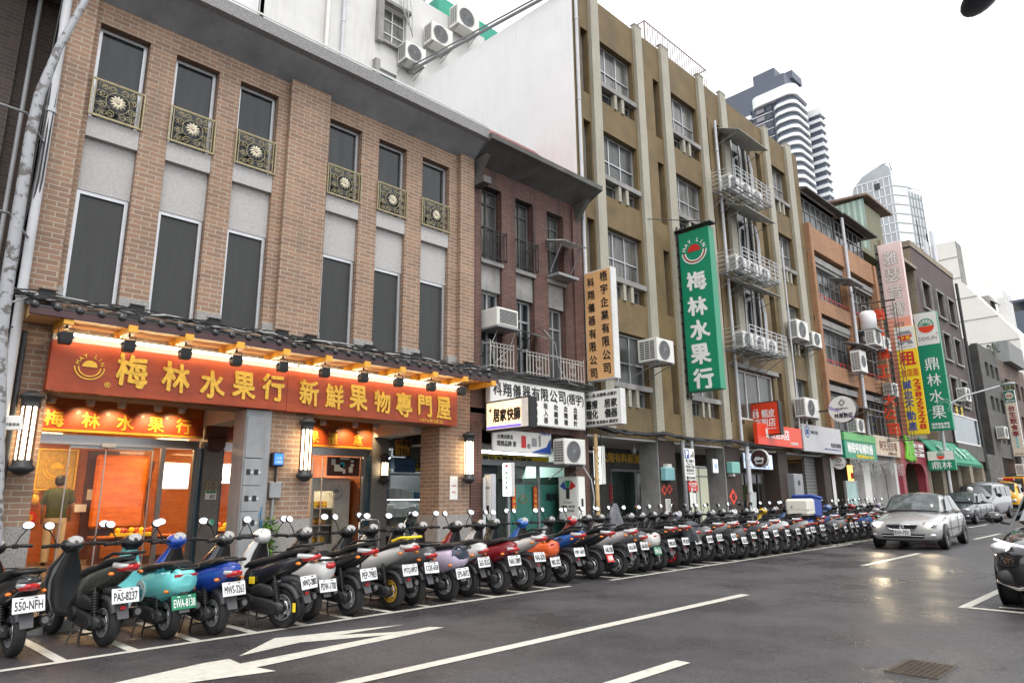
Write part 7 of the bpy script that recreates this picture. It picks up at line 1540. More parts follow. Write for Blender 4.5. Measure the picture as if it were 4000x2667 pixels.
rows = [
 ('city', 1.50, 8.56, 6, BK, 'black maxi scooter with a white plate at the very left edge of the row', '550-NFH', None, None, 0),
 ('sport', 2.27, 8.44, 10, (.060, .062, .052), 'olive grey scooter parked between the leftmost black scooter and the teal one', 'PAS-8237', BK, None, 0),
 ('smooth', 2.86, 8.37, 8, (.16, .60, .60), 'teal shared electric scooter with a green plate and a round sticker', 'EWA-8138', None, None, 1),
 ('city', 3.30, 8.18, 8, (.012, .055, .34), 'bright blue scooter with red tail lamp next to the teal electric one', 'MWS-3263', None, None, 0),
 ('sport', 4.02, 7.98, 22, BK, 'big black scooter with yellow stickers and a rear tyre hugger, parked at a slant', 'NWQ-2883', None, None, 0),
 ('round', 4.46, 8.25, 12, (.72, .72, .71), 'white rounded retro scooter with a bright square red tail lamp', 'PDW-1700', None, None, 0),
 ('sport', 5.01, 8.16, 9, BK, 'plain black scooter with orange indicator right of the white retro scooter', 'PEP-7983', None, None, 0),
 ('sport', 5.67, 8.18, 7, (.60, .60, .58), 'white and black scooter with a yellow grab rail and golden rear rim', 'MTQ-8957', BK, MT['gold'], 0),
 ('city', 6.09, 8.28, 7, (.10, .10, .11), 'dark scooter between the golden rimmed and lavender scooters', 'CQE-658', (.62, .62, .60), None, 0),
 ('smooth', 6.63, 8.20, 8, (.56, .48, .62), 'pale lavender electric scooter with a navy tail panel', 'EPS-0692', BK, None, 0),
 ('city', 7.11, 8.31, 8, (.66, .66, .65), 'all white scooter with a large clear lamp between lavender and dark red ones', '563-XUG', None, None, 0),
 ('city', 7.62, 8.14, 2, (.23, .012, .020), 'dark red scooter with a sloping tail next to the all white one', 'NAU-3889', None, None, 0),
 ('sport', 8.17, 8.17, 5, (.66, .65, .64), 'white scooter with red lamp trim between the dark red and orange ones', 'NAS-2670', (.6, .6, .6), None, 0),
 ('smooth', 8.75, 8.33, 7, (.74, .12, .025), 'bright orange electric scooter with a hoop grab rail', 'MKK-2022', BK, None, 0),
 ('sport', 9.32, 8.29, 1, (.02, .12, .42), 'blue scooter with arrow shaped lamp beside the orange electric one', 'MJP-1603', None, None, 0),
 ('sport', 10.07, 8.27, 4, BK, 'black scooter with a red and white tag hung under its plate', 'AAK-3205', (.60, .60, .60), None, 0),
 ('sport', 10.70, 8.20, 5, (.62, .60, .60), 'white scooter with a red flash along its tail, first past the gap in the kerb line', 'NLQ-5505', RD, None, 0),
 ('city', 11.28, 8.35, 4, (.10, .105, .11), 'dark grey scooter right behind the white one with the red flash', '060-NKH', None, None, 0),
 ('smooth', 11.66, 8.29, 5, (.66, .65, .62), 'small white electric scooter with a green plate and hoop rail', 'EWW-5120', None, None, 1),
 ('sport', 12.08, 8.25, 4, BK, 'black scooter with its front wrapped in a grey rain cover', 'EWK-8176', None, None, 0),
 ('sport', 12.76, 8.36, 3, (.06, .06, .065), 'black scooter with a red rear rim', 'MYE-8278', None, MT['ink_red'], 0),
 ('city', 13.28, 8.38, 5, BK, 'black scooter whose tail is wrapped in a dark nylon cover', 'NGD-7711', None, None, 0),
 ('city', 13.76, 8.38, 6, (.22, .22, .225), 'silver grey scooter standing after the one with the nylon wrapped tail', 'NYP-2020', BK, None, 0),
 ('sport', 14.26, 8.42, 4, (.05, .05, .055), 'dark scooter with a grey side panel before the white and red scooter', 'MCE-1216', None, None, 0),
 ('sport', 14.66, 8.30, 6, (.50, .50, .52), 'white scooter with a big red tail lamp in the middle of the far row', 'NJL-3123', (.42, .42, .5), None, 0),
 ('round', 15.02, 8.24, 4, (.14, .14, .15), 'grey scooter with a long pale mudflap', 'GEE-520', BK, None, 0),
 ('sport', 15.38, 8.20, 6, BK, 'black scooter beside the one with the pale mudflap', 'MVL-8917', None, None, 0),
 ('city', 15.92, 8.16, 5, (.12, .12, .13), 'charcoal scooter with clear round lamps under the parking sign', '222-JZU', None, None, 0),
 ('sport', 16.50, 8.18, 4, (.30, .30, .36), 'lilac silver scooter with a shiny wheel hub', 'NHL-0779', None, MT['chrome'], 0),
 ('city', 17.00, 8.12, 6, (.62, .63, .65), 'white scooter with pale blue trim two places before the delivery scooter', 'MPC-6183', None, None, 0),
 ('sport', 17.60, 8.12, 5, BK, 'long black scooter just before the delivery scooter with the white box', 'NNM-3322', None, None, 0),
 ('city', 18.10, 8.08, 5, (.66, .66, .65), 'white delivery scooter carrying a big cream top box and windscreen', 'MQT-1958', None, None, 0),
 ('city', 18.85, 8.25, 0, (.02, .10, .42), 'blue and yellow delivery scooter carrying a large blue insulated bag', 'EMK-7105', (.7, .45, .02), None, 0)]
random.seed(31); made = []
for k, (kind, x, y, a, col, lab, pl, shc, rim, gr_) in enumerate(rows):
    r_, kd = place(kind, x, y, a, col, lab, pl, shc, rim, bool(gr_), random.uniform(-2, 2)); made.append((r_, kd))
farcols = [(BK, 'black'), ((.25, .25, .26), 'silver'), ((.5, .5, .5), 'white'), ((.30, .02, .03), 'dark red'), ((.36, .30, .46), 'lilac'), (BK, 'black'), ((.08, .16, .36), 'blue'), (GY, 'grey')]
nth = ['first', 'second', 'third', 'fourth', 'fifth', 'sixth', 'seventh', 'eighth', 'ninth', 'tenth', 'eleventh', 'twelfth', 'thirteenth', 'fourteenth', 'fifteenth', 'sixteenth', 'seventeenth', 'eighteenth']
for k in range(17):
    x = 19.65+.56*k; col, cn_ = farcols[(k*3+k//4) % 8]
    place(('sport', 'city', 'sport', 'round')[k % 4], x, 8.42+random.uniform(-.1, .12), random.uniform(-1, 7), col, 'small distant %s scooter, %s in the row after the blue delivery bag' % (cn_, nth[k]), 'N%s%s-%d' % ('ABCDEFGH'[k % 8], 'KLMNPQ'[k % 6], 1203+517*k) if k < 10 else None, lean=random.uniform(-2, 2))
def local(root, b, name, m, parent=None):
    """a part authored in the scooter's own frame"""
    off = root.location.copy(); root.location = (0, 0, 0); o = b.obj(name, m, parent or root); root.location = off; return o
# what single scooters carry
r_, kd = made[2]; b = M(); b.cyl((-.176, .30, .50), (-.181, .30, .50), .115, n=24); local(r_, b, 'round_sticker', mat('pale_sticker', (.52, .66, .66), .4))
b = M(); b.text('Go', (-.184, .30, .50), (0, -1, 0), (0, 0, 1), w=.13, h=.12, bold=.03, ext=.002); b.text('gogolo', (-.168, -.10, .73), (0, -1, .12), (0, 0, 1), w=.2, bold=.01, ext=.002); local(r_, b, 'lettering', mat('dark_teal_print', (.02, .2, .25), .4))
r_, kd = made[4]; b = M(); b.cbox(-.168, -.15, .32, .40, .50, .58, .004); b.cbox(-.09, -.076, -.24, -.20, .20, .30, .004); local(r_, b, 'yellow_sticker', MT['sg_yellow'])
b = M(); rs = []
for i in range(8):
    a = R(20+150*i/7+40); rs.append([(xx, (.27+zz)*math.cos(a), .24+(.27+zz)*math.sin(a)) for xx, zz in ((-.075, -.05), (-.05, .0), (0, .015), (.05, .0), (.075, -.05), (0, .0))])
b.rings(rs); local(r_, b, 'tyre_hugger', MT['black'])
relink(made[7][1]['grab_rail'], MT['sg_yellow'])
r_, kd = made[9]; b = M(); b.loftY([(-.27, .665, .158, .12), (-.345, .67, .125, .10), (-.37, .675, .06, .06)], 16, 3); local(r_, b, 'tail_panel', paint((.03, .045, .075)))
r_, kd = made[15]; b = M(); T = Matrix.Translation((0, -.385, .38)) @ Matrix.Rotation(R(-20), 4, 'X'); b.box(-.10, .10, -.004, .004, -.07, .07, T); o = local(r_, b, 'paper_tag', MT['ink_red']); b = M(); b.text('出售', T @ Vector((0, -.006, 0)), (1, 0, 0), T.to_3x3() @ Vector((0, 0, 1)), w=.13, h=.08, bold=.03, ext=.002); local(r_, b, 'tag_lettering', MT['ink_w'], o)
cov = mat('grey_rain_cover', (.10, .10, .115), .45, var=.35, vs=9, bump=.8, bs=9, obj=True); cov2 = mat('dark_nylon_cover', (.045, .05, .06), .4, var=.4, vs=8, bump=.8, bs=10, obj=True)
def drape(secs, seed):
    random.seed(seed); b = M(); rs = []
    for z, y, w_, h_ in secs:
        n = 22; rs.append([((w_*(1+.16*math.sin(5*a+z*9)+random.uniform(-.06, .06)))*math.cos(a), y+(h_*(1+.16*math.sin(4*a+z*7)+random.uniform(-.06, .06)))*math.sin(a), z) for a in [2*PI*i/n for i in range(n)]])
    return b.rings(rs)
local(made[19][0], drape([(.42, 1.05, .26, .22), (.6, 1.05, .29, .24), (.8, 1.03, .27, .22), (.96, 1.0, .24, .16), (1.08, .98, .20, .10), (1.2, .96, .12, .06), (1.30, .95, .04, .03)], 2), 'rain_cover', cov)
local(made[21][0], drape([(.50, -.20, .20, .20), (.62, -.18, .22, .24), (.76, -.15, .22, .24), (.86, -.12, .18, .2), (.92, -.12, .08, .1)], 3), 'rain_cover', cov2)
r_, kd = made[31]; b = M(); b.cbox(-.27, .27, -.52, .06, .90, 1.32, .05); local(r_, b, 'top_box', mat('cream_top_box', (.72, .69, .60), .35, var=.04, coat=.4, obj=True)); b = M(); b.box(-.272, .272, -.525, .062, 1.05, 1.058); b.cyl((-.276, -.10, 1.12), (-.271, -.10, 1.12), .03, n=12); local(r_, b, 'box_seam', MT['greymetal'])
b = M(); b.loftY([(1.0, 1.0, .2, .01), (1.03, 1.2, .2, .01), (1.01, 1.36, .16, .01), (.98, 1.42, .06, .01)], 12, 3); b.prism([(-.22, 1.02, 1.0), (.22, 1.02, 1.0), (.20, .98, 1.35), (.1, .94, 1.50), (-.1, .94, 1.50), (-.20, .98, 1.35)], (0, .01, 0)); local(r_, b, 'windscreen', mat('hazy_windscreen', (.62, .64, .64), .25))
r_, kd = made[32]; b = M(); T = Matrix.Rotation(R(6), 4, 'Y'); b.cbox(-.27, .27, -.50, .08, .86, 1.34, .03, T); b.cbox(-.29, .29, -.53, .10, 1.32, 1.40, .03, T); local(r_, b, 'delivery_bag', mat('blue_nylon_bag', (.02, .06, .30), .5, var=.2, vs=6, bump=.5, bs=14, obj=True))
b = M(); b.text('快遞', T @ Vector((-.275, -.12, 1.17)), (0, -1, 0), (0, 0, 1), w=.22, h=.12, bold=.02, ext=.003); b.text('02-2361-1281', T @ Vector((-.275, -.2, 1.0)), (0, -1, 0), (0, 0, 1), w=.36, bold=.01, ext=.003); local(r_, b, 'bag_lettering', mat('pale_gold_print', (.6, .5, .3), .5))
b = M(); b.loftY([(.5, .42, .15, .08), (.1, .52, .175, .06), (-.2, .60, .15, .04)], 14, 3); local(r_, b, 'yellow_side_panel', MT['sg_yellow'])

def drop(o):
    for c in list(o.children): drop(c)
    bpy.data.objects.remove(o)
for K_ in protos.values(): drop(K_['t'])

# ------------------------------------------------------------------ cars (local frame: nose along -X, left flank at -Y for the driver coming down the street)
def car_body(t, name, st, m, sub=2):
    """loft of half sections: each station is (x, [(y, z) ...]) from sill to roof centre, mirrored"""
    b = M(); rs = []
    for x, half in st: rs.append([(x, y, z) for y, z in half] + [(x, -y, z) for y, z in half[::-1]])
    n = len(rs[0]); vs = [p for r in rs for p in r]; fs = []
    for i in range(len(rs)-1):
        for k in range(n): j = (k+1) % n; fs.append((i*n+k, (i+1)*n+k, (i+1)*n+j, i*n+j))
    fs += [tuple(range(n)), tuple(range((len(rs)-1)*n, len(rs)*n))[::-1]]
    b.add(vs, fs, True); return b.obj(name, m, t, sub=sub)
def car_wheel(t, x, y, r, w, rim, side):
    o = M().lathe([(r*.66, -w/2), (r*.92, -w/2), (r, -w*.32), (r, w*.32), (r*.92, w/2), (r*.66, w/2)], (x, y, r), 28, 'Y', closed=True).obj('wheel', MT['rubber'], t)
    b = M(); yy = y+side*w*.40
    b.lathe([(r*.66, -w*.5), (r*.69, -w*.5), (r*.69, w*.5), (r*.66, w*.5)], (x, y, r), 28, 'Y', closed=True)
    for k in range(7):
        a = 2*PI*k/7; d = Vector((math.cos(a), 0, math.sin(a))); e = Vector((-math.sin(a), 0, math.cos(a))); c = Vector((x, yy, r))
        b.prism([c+d*.04+e*.03, c+d*r*.67+e*.04, c+d*r*.67-e*.04, c+d*.04-e*.03], (0, -side*.03, 0))
    b.cyl((x, yy, r), (x, yy+side*.015, r), r*.16, n=14); b.obj('rim', rim, o)
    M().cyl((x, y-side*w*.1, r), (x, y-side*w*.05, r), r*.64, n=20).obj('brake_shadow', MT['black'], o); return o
def arch(t, x, r, ys, m):
    b = M()
    for y in ys: b.lathe([(r, -.012), (r, .012), (r*.2, .012), (r*.2, -.012)], (x, y, r*.86), 28, 'Y', closed=True)
    b.obj('wheel_arch', MT['black'], t)
carglass = darkglass('car_window_glass', (.085, .10, .10), .5, rough=.03)  # sky reflection and cabin tone are put into the grey base
def glass_quad(t, name, pts, m=None, parent=None):
    n = (Vector(pts[1])-Vector(pts[0])).cross(Vector(pts[2])-Vector(pts[0])).normalized(); b = M(); b.prism(pts, -n*.02); return b.obj(name, m or carglass, t)
def headlamp(t, pts_ell, on, en=0, T=None):
    c, rx, ry, rz = pts_ell; b = M(); b.ell(c, rx, ry, rz, 16, 10, T); o = b.obj('headlight', MT['clear_lens'], t)
    if on:
        q = M(); q.ell(Vector(c)+Vector((-rx*.75, 0, 0)), rx*.42, ry*.5, rz*.55, 12, 8, T); q.obj('bulb_glow', lamp('headlamp_glow', (1, .86, .62), 12), o)
        d = bpy.data.lights.new('headlamp', 'SPOT'); d.energy = en; d.color = (1, .80, .5); d.spot_size = R(70); d.spot_blend = .8; d.shadow_soft_size = .06
        l = bpy.data.objects.new('headlamp', d); COL.objects.link(l); l.parent = t; l.location = Vector(c)+Vector((-rx*1.6, 0, 0)); l.rotation_euler = (0, R(82), 0)
    return o
def sedan(label, body, cat='car', glow=False, plate=None, name='parked_car'):
    t = thing(name, label, cat); L = 4.30
    pb = paint(body)
    st = [(0.02, [(.30, .30), (.45, .32), (.52, .42), (.50, .52), (.40, .58), (0, .60)]),
          (0.08, [(.55, .22), (.70, .26), (.76, .42), (.74, .56), (.60, .64), (0, .68)]),
          (0.35, [(.62, .18), (.80, .24), (.835, .45), (.82, .62), (.70, .73), (0, .78)]),
          (0.85, [(.64, .17), (.82, .22), (.85, .48), (.83, .70), (.72, .82), (0, .87)]),
          (1.25, [(.64, .17), (.82, .22), (.85, .50), (.84, .76), (.74, .88), (0, .93)]),
          (1.42, [(.64, .17), (.82, .22), (.85, .50), (.845, .80), (.76, .90), (0, .95)]),
          (3.35, [(.64, .18), (.82, .23), (.85, .52), (.845, .83), (.76, .92), (0, .96)]),
          (3.75, [(.64, .20), (.82, .26), (.84, .54), (.82, .82), (.72, .92), (0, .96)]),
          (4.15, [(.60, .26), (.76, .32), (.79, .55), (.76, .80), (.66, .90), (0, .93)]),
          (4.28, [(.50, .34), (.64, .38), (.68, .55), (.66, .74), (.55, .84), (0, .86)])]
    car_body(t, 'body', st, pb)
    gh = [(1.30, [(.70, .86), (.72, .88), (.60, .90), (0, .93)]), (1.75, [(.735, .86), (.72, .98), (.60, 1.17), (0, 1.21)]), (2.10, [(.74, .86), (.70, 1.08), (.58, 1.37), (0, 1.42)]), (2.6, [(.74, .86), (.69, 1.10), (.575, 1.40), (0, 1.455)]), (3.1, [(.74, .86), (.69, 1.10), (.56, 1.38), (0, 1.43)]), (3.55, [(.72, .86), (.69, 1.02), (.56, 1.20), (0, 1.24)]), (3.95, [(.66, .86), (.64, .89), (.5, .92), (0, .94)])]
    car_body(t, 'cabin', gh, pb)
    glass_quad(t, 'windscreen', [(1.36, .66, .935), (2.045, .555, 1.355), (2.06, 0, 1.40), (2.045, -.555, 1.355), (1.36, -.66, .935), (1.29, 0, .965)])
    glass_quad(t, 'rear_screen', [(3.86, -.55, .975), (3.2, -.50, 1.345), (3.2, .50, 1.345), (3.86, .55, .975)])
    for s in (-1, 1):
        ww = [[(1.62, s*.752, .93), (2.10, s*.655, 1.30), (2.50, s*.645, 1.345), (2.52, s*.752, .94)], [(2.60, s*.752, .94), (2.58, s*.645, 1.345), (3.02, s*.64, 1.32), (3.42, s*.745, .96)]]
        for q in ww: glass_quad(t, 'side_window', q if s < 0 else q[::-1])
        b = M(); b.ell((1.66, s*.98, .95), .06, .11, .07, 12, 8); b.tube([(1.66, s*.82, .92), (1.66, s*.92, .93)], .025, 6); b.obj('wing_mirror', pb, t)
        b = M(); b.cbox(2.35, 2.52, s*.845-.012, s*.845+.012, .74, .77, .006); b.cbox(3.2, 3.37, s*.845-.012, s*.845+.012, .76, .79, .006); b.obj('door_handle', MT['chrome'], t)
        b = M(); b.tube([(1.5, s*.848, .30), (1.5, s*.852, .80)], .006, 4); b.tube([(2.55, s*.85, .26), (2.55, s*.85, .86)], .006, 4); b.tube([(3.45, s*.845, .5), (3.42, s*.845, .84)], .006, 4); b.tube([(1.2, s*.855, .50), (3.4, s*.856, .52)], .012, 5); b.obj('door_seam', MT['black'], t)
        headlamp(t, ((.19, s*.60, .63), .14, .19, .085), glow, 14, Matrix.Rotation(s*R(28), 3, 'Z'))
        for x in (.82, 3.38): car_wheel(t, x, s*.755, .30, .19, MT['alu'], s)
        b = M(); b.ell((.10, s*.62, .37), .04, .12, .045, 12, 8); b.obj('fog_lamp', MT['clear_lens'], t)
    for x in (.82, 3.38): arch(t, x, .345, (-.842, .842), None)
    b = M(); b.prism([(-.005, -.36, .62), (-.005, .36, .62), (-.005, .28, .52), (-.005, -.28, .52)], (.06, 0, 0)); b.prism([(0, -.50, .40), (0, .50, .40), (0, .46, .30), (0, -.46, .30)], (.06, 0, 0)); b.obj('grille', MT['black'], t)
    b = M(); b.tube([(-.005, -.37, .625), (-.02, 0, .635), (-.005, .37, .625), (-.005, .28, .515), (-.015, 0, .51), (-.005, -.28, .515)], .013, 6, closed=True); b.lathe([(.055, -.012), (.055, 0), (.04, 0), (.04, -.012)], (-.01, 0, .57), 18, 'X', closed=True); b.tube([(-.018, -.05, .57), (-.02, .05, .57)], .007, 5); b.tube([(-.012, -.47, .35), (-.02, .47, .35)], .008, 5); b.obj('grille_trim', MT['chrome'], t)
    o = M().cbox(-.05, -.03, -.19, .19, .36, .52, .005).obj('licence_plate', MT['plate_w'], t)
    if plate: M().text(plate, (-.053, 0, .44), (0, -1, 0), (0, 0, 1), w=.33, h=.10, bold=.015, ext=.003).obj('lettering', MT['ink'], o)
    b = M(); b.tube([(1.30, .55, .955), (1.42, .05, 1.0)], .009, 5); b.tube([(1.30, -.05, .965), (1.42, -.5, .985)], .009, 5); b.obj('wiper', MT['black'], t); b = M()
    b.prism([(1.50, -.50, 1.035), (1.60, -.48, 1.10), (1.60, -.42, 1.105), (1.50, -.44, 1.04)], (-.006, 0, .012)); b.obj('sticker', MT['sg_white'], t)
    for s in (-1, 1): M().box(4.20, 4.285, s*.5-.14, s*.5+.14, .62, .76).obj('tail_light', MT['red_lens'], t)
    return t
t = sedan('silver sedan driving up the wet lane with its headlights on', (.30, .30, .295), glow=True, plate='BXH-7531', name='moving_car'); t.location = (20.0, 6.08, gz(20.5)+.0); t.rotation_euler = (0, R(-.35), R(4))
t = sedan('dark grey sedan standing behind the silver one', (.035, .038, .045), plate=None); t.location = (36.6, 9.05, gz(38)); t.rotation_euler = (0, R(-.35), R(-2))

# black car at the right edge
bc = thing('black_car', 'glossy black hatchback cut by the right edge, its slanted headlight lit', 'car'); pb = paint((.008, .008, .010)); bm = mat('black_gloss_paint', (.008, .008, .010), .12, var=0, coat=1, obj=True)
st = [(0.0, [(.30, .32), (.42, .34), (.50, .48), (.48, .60), (.40, .66), (0, .70)]), (0.06, [(.56, .22), (.70, .28), (.78, .46), (.76, .64), (.62, .74), (0, .80)]), (0.30, [(.66, .18), (.84, .26), (.885, .48), (.87, .70), (.74, .84), (0, .90)]), (.75, [(.70, .18), (.88, .26), (.92, .52), (.90, .78), (.78, .92), (0, .98)]), (1.25, [(.70, .18), (.88, .26), (.92, .55), (.91, .86), (.80, .99), (0, 1.04)]), (3.6, [(.70, .2), (.88, .28), (.92, .6), (.90, .92), (.8, 1.0), (0, 1.04)]), (4.4, [(.6, .3), (.8, .36), (.84, .6), (.8, .9), (.7, 1.0), (0, 1.02)])]
car_body(bc, 'body', st, bm)
gh = [(1.2, [(.76, .95), (.76, .97), (.62, .99), (0, 1.03)]), (1.7, [(.80, .95), (.76, 1.08), (.64, 1.28), (0, 1.33)]), (2.15, [(.80, .95), (.74, 1.2), (.62, 1.52), (0, 1.58)]), (3.4, [(.80, .95), (.74, 1.2), (.60, 1.52), (0, 1.58)]), (4.2, [(.72, .95), (.66, 1.0), (.5, 1.05), (0, 1.08)])]
car_body(bc, 'cabin', gh, bm)
glass_quad(bc, 'windscreen', [(1.30, .70, 1.03), (2.08, .60, 1.50), (2.10, 0, 1.54), (2.08, -.60, 1.50), (1.30, -.70, 1.03), (1.22, 0, 1.065)], mat('windscreen_mirror', (.16, .18, .19), .05, .3, var=.3, vs=1, coat=1, obj=True))
for s in (-1, 1):
    q = [(1.62, s*.815, 1.03), (2.15, s*.70, 1.44), (2.7, s*.68, 1.47), (2.72, s*.81, 1.04)]; glass_quad(bc, 'side_window', q if s < 0 else q[::-1])
    b = M(); b.ell((1.60, s*1.06, 1.08), .085, .125, .085, 14, 10); b.tube([(1.62, s*.86, 1.0), (1.62, s*.98, 1.02)], .03, 6); b.obj('wing_mirror', bm, bc)
    T = Matrix.Rotation(s*R(40), 3, 'Z') @ Matrix.Rotation(R(12), 3, 'X'); b = M(); b.ell((.26, s*.68, .72), .10, .22, .085, 18, 10, T); o = b.obj('headlight', MT['clear_lens'], bc)
    b = M(); b.ell((.185, s*.685, .72), .05, .055, .045, 12, 8); b.obj('bulb_glow', lamp('white_headlamp_glow', (.95, .97, 1), 5), o)
    b = M(); b.tube([(.10, s*.46, .765), (.22, s*.66, .80), (.42, s*.85, .84)], .011, 5); b.obj('light_strip', lamp('white_headlamp_strip', (.95, .97, 1), 1.2), o)
    for x in (.85, 3.5): car_wheel(bc, x, s*.81, .33, .22, MT['alu'], s)
    b = M(); b.ell((.10, s*.66, .40), .05, .17, .10, 14, 8, Matrix.Rotation(s*R(25), 3, 'Z')); b.obj('air_intake', mat('honeycomb_mesh', (.02, .02, .02), .5, var=.6, vs=90, obj=True), bc)
    b = M(); b.tube([(.0, s*.30, .33), (.05, s*.60, .27), (.20, s*.84, .34)], .022, 6); b.obj('bumper_trim', MT['chrome'], bc)
for x in (.85, 3.5): arch(bc, x, .375, (-.905, .905), None)
b = M(); b.cbox(-.03, .05, -.42, .42, .48, .72, .03); b.obj('grille', MT['grille'], bc); b = M(); b.tube([(-.04, -.4, .60), (-.05, .4, .60)], .016, 6); b.lathe([(.085, -.06), (.085, -.04), (.07, -.04), (.07, -.06)], (0, 0, .60), 20, 'X', closed=True); b.obj('grille_trim', MT['chrome'], bc); M().cbox(-.02, -.005, -.19, .19, .30, .44, .005).obj('licence_plate', MT['plate_w'], bc)
bc.location = (10.55, 1.40, gz(11)); bc.rotation_euler = (0, 0, R(0))

# silver van
vn = thing('parked_van', 'silver grey van with dark bonnet trim parked before the yellow truck', 'van'); vp = paint((.17, .175, .185))
st = [(0, [(.5, .3), (.72, .34), (.80, .6), (.78, .85), (.6, .95), (0, 1.0)]), (.12, [(.6, .22), (.80, .28), (.86, .6), (.84, .95), (.7, 1.05), (0, 1.08)]), (.75, [(.62, .2), (.82, .26), (.88, .6), (.87, 1.02), (.78, 1.15), (0, 1.18)]), (1.35, [(.62, .2), (.82, .26), (.88, .6), (.86, 1.1), (.74, 1.80), (0, 1.90)]), (2.0, [(.62, .2), (.82, .26), (.88, .6), (.86, 1.15), (.75, 1.90), (0, 1.97)]), (4.2, [(.62, .2), (.82, .26), (.88, .6), (.86, 1.15), (.75, 1.90), (0, 1.97)]), (4.4, [(.55, .3), (.75, .36), (.82, .6), (.8, 1.15), (.68, 1.82), (0, 1.9)])]
car_body(vn, 'body', st, vp)
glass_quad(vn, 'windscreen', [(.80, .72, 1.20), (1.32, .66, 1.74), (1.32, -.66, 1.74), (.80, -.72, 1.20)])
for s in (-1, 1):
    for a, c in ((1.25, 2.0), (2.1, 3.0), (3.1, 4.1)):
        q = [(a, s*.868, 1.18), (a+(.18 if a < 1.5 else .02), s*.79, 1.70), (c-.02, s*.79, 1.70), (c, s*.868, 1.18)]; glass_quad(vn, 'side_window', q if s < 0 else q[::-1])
    b = M(); b.ell((1.0, s*1.02, 1.22), .06, .10, .11, 10, 8); b.obj('wing_mirror', MT['black'], vn); b = M(); b.ell((.06, s*.62, .78), .06, .15, .10, 12, 8); b.obj('headlight', MT['clear_lens'], vn)
    for x in (.8, 3.4): car_wheel(vn, x, s*.78, .31, .19, MT['alu'], s)
for x in (.8, 3.4): arch(vn, x, .36, (-.872, .872), None)
M().cbox(-.03, .06, -.45, .45, .66, .92, .02).obj('grille', MT['black'], vn); M().cbox(-.05, .02, -.19, .19, .36, .50, .005).obj('licence_plate', MT['plate_w'], vn); M().cbox(.25, .75, -.7, .7, 1.085, 1.17, .03).obj('bonnet_panel', MT['black'], vn)
vn.location = (43.2, 9.55, gz(45)); vn.rotation_euler = (0, R(-.35), R(-2))

# yellow road truck
tk = thing('yellow_truck', 'yellow road maintenance truck with a red beacon bar on its cab', 'truck'); yp = paint((.80, .40, .012)); 
st = [(0, [(.5, .5), (.76, .54), (.84, .8), (.82, 1.1), (.7, 1.2), (0, 1.24)]), (.12, [(.6, .45), (.82, .5), (.9, .8), (.88, 1.2), (.78, 1.35), (0, 1.4)]), (.55, [(.6, .45), (.84, .5), (.92, .8), (.9, 1.25), (.76, 1.95), (0, 2.05)]), (1.7, [(.6, .45), (.84, .5), (.92, .8), (.9, 1.25), (.78, 1.98), (0, 2.06)]), (1.75, [(.5, .5), (.8, .55), (.88, .8), (.86, 1.25), (.74, 1.9), (0, 2.0)])]
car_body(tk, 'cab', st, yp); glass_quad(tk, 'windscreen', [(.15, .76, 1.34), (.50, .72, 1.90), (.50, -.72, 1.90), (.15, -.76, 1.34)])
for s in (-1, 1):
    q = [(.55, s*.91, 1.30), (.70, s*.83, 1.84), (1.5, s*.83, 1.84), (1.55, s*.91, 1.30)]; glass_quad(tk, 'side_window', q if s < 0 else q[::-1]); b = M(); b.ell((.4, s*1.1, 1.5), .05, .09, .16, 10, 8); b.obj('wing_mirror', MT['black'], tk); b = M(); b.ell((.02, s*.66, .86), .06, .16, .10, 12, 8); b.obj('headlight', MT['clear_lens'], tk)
    for x in (.8, 4.0): car_wheel(tk, x, s*.80, .38, .24, MT['greymetal'], s)
b = M(); b.cbox(1.85, 5.4, -.95, .95, .72, .86, .01)
for s in (-.95, .92): b.cbox(1.85, 5.4, s, s+.03, .86, 1.35, .005)
b.cbox(5.37, 5.4, -.92, .92, .86, 1.35, .005); b.obj('cargo_bed', yp, tk); b = M()
for s in (-.93, .93):
    for k in range(5): b.box(1.9+.85*k, 1.95+.85*k, s-.025, s+.025, 1.35, 2.3)
    for z in (1.75, 2.25): b.box(1.9, 5.35, s-.02, s+.02, z, z+.06)
for k in range(5): b.box(1.9+.85*k, 1.95+.85*k, -.93, .93, 2.25, 2.31)
b.obj('rack_frame', yp, tk)
M().cbox(.55, .85, -.7, .7, 2.06, 2.22, .03).obj('beacon_bar', MT['red_lens'], tk); M().cbox(.54, .86, -.16, .16, 2.07, 2.24, .03).obj('beacon_centre', MT['clear_lens'], tk); M().cbox(-.04, .1, -.85, .85, .42, .62, .03).obj('bumper', MT['black'], tk); M().cbox(-.06, -.04, -.19, .19, .46, .60, .004).obj('licence_plate', MT['plate_w'], tk)
b = M(); random.seed(6)
for k in range(9): b.cyl((2.3+.33*k, -.6, .9), (2.3+.33*k, -.6, 1.5), .13, .03, 12)
tag(b.obj('traffic_cone_load', MT['sg_red'], tk), kind='stuff')
tk.location = (52.2, 10.0, gz(53)); tk.rotation_euler = (0, R(-.35), R(-2))

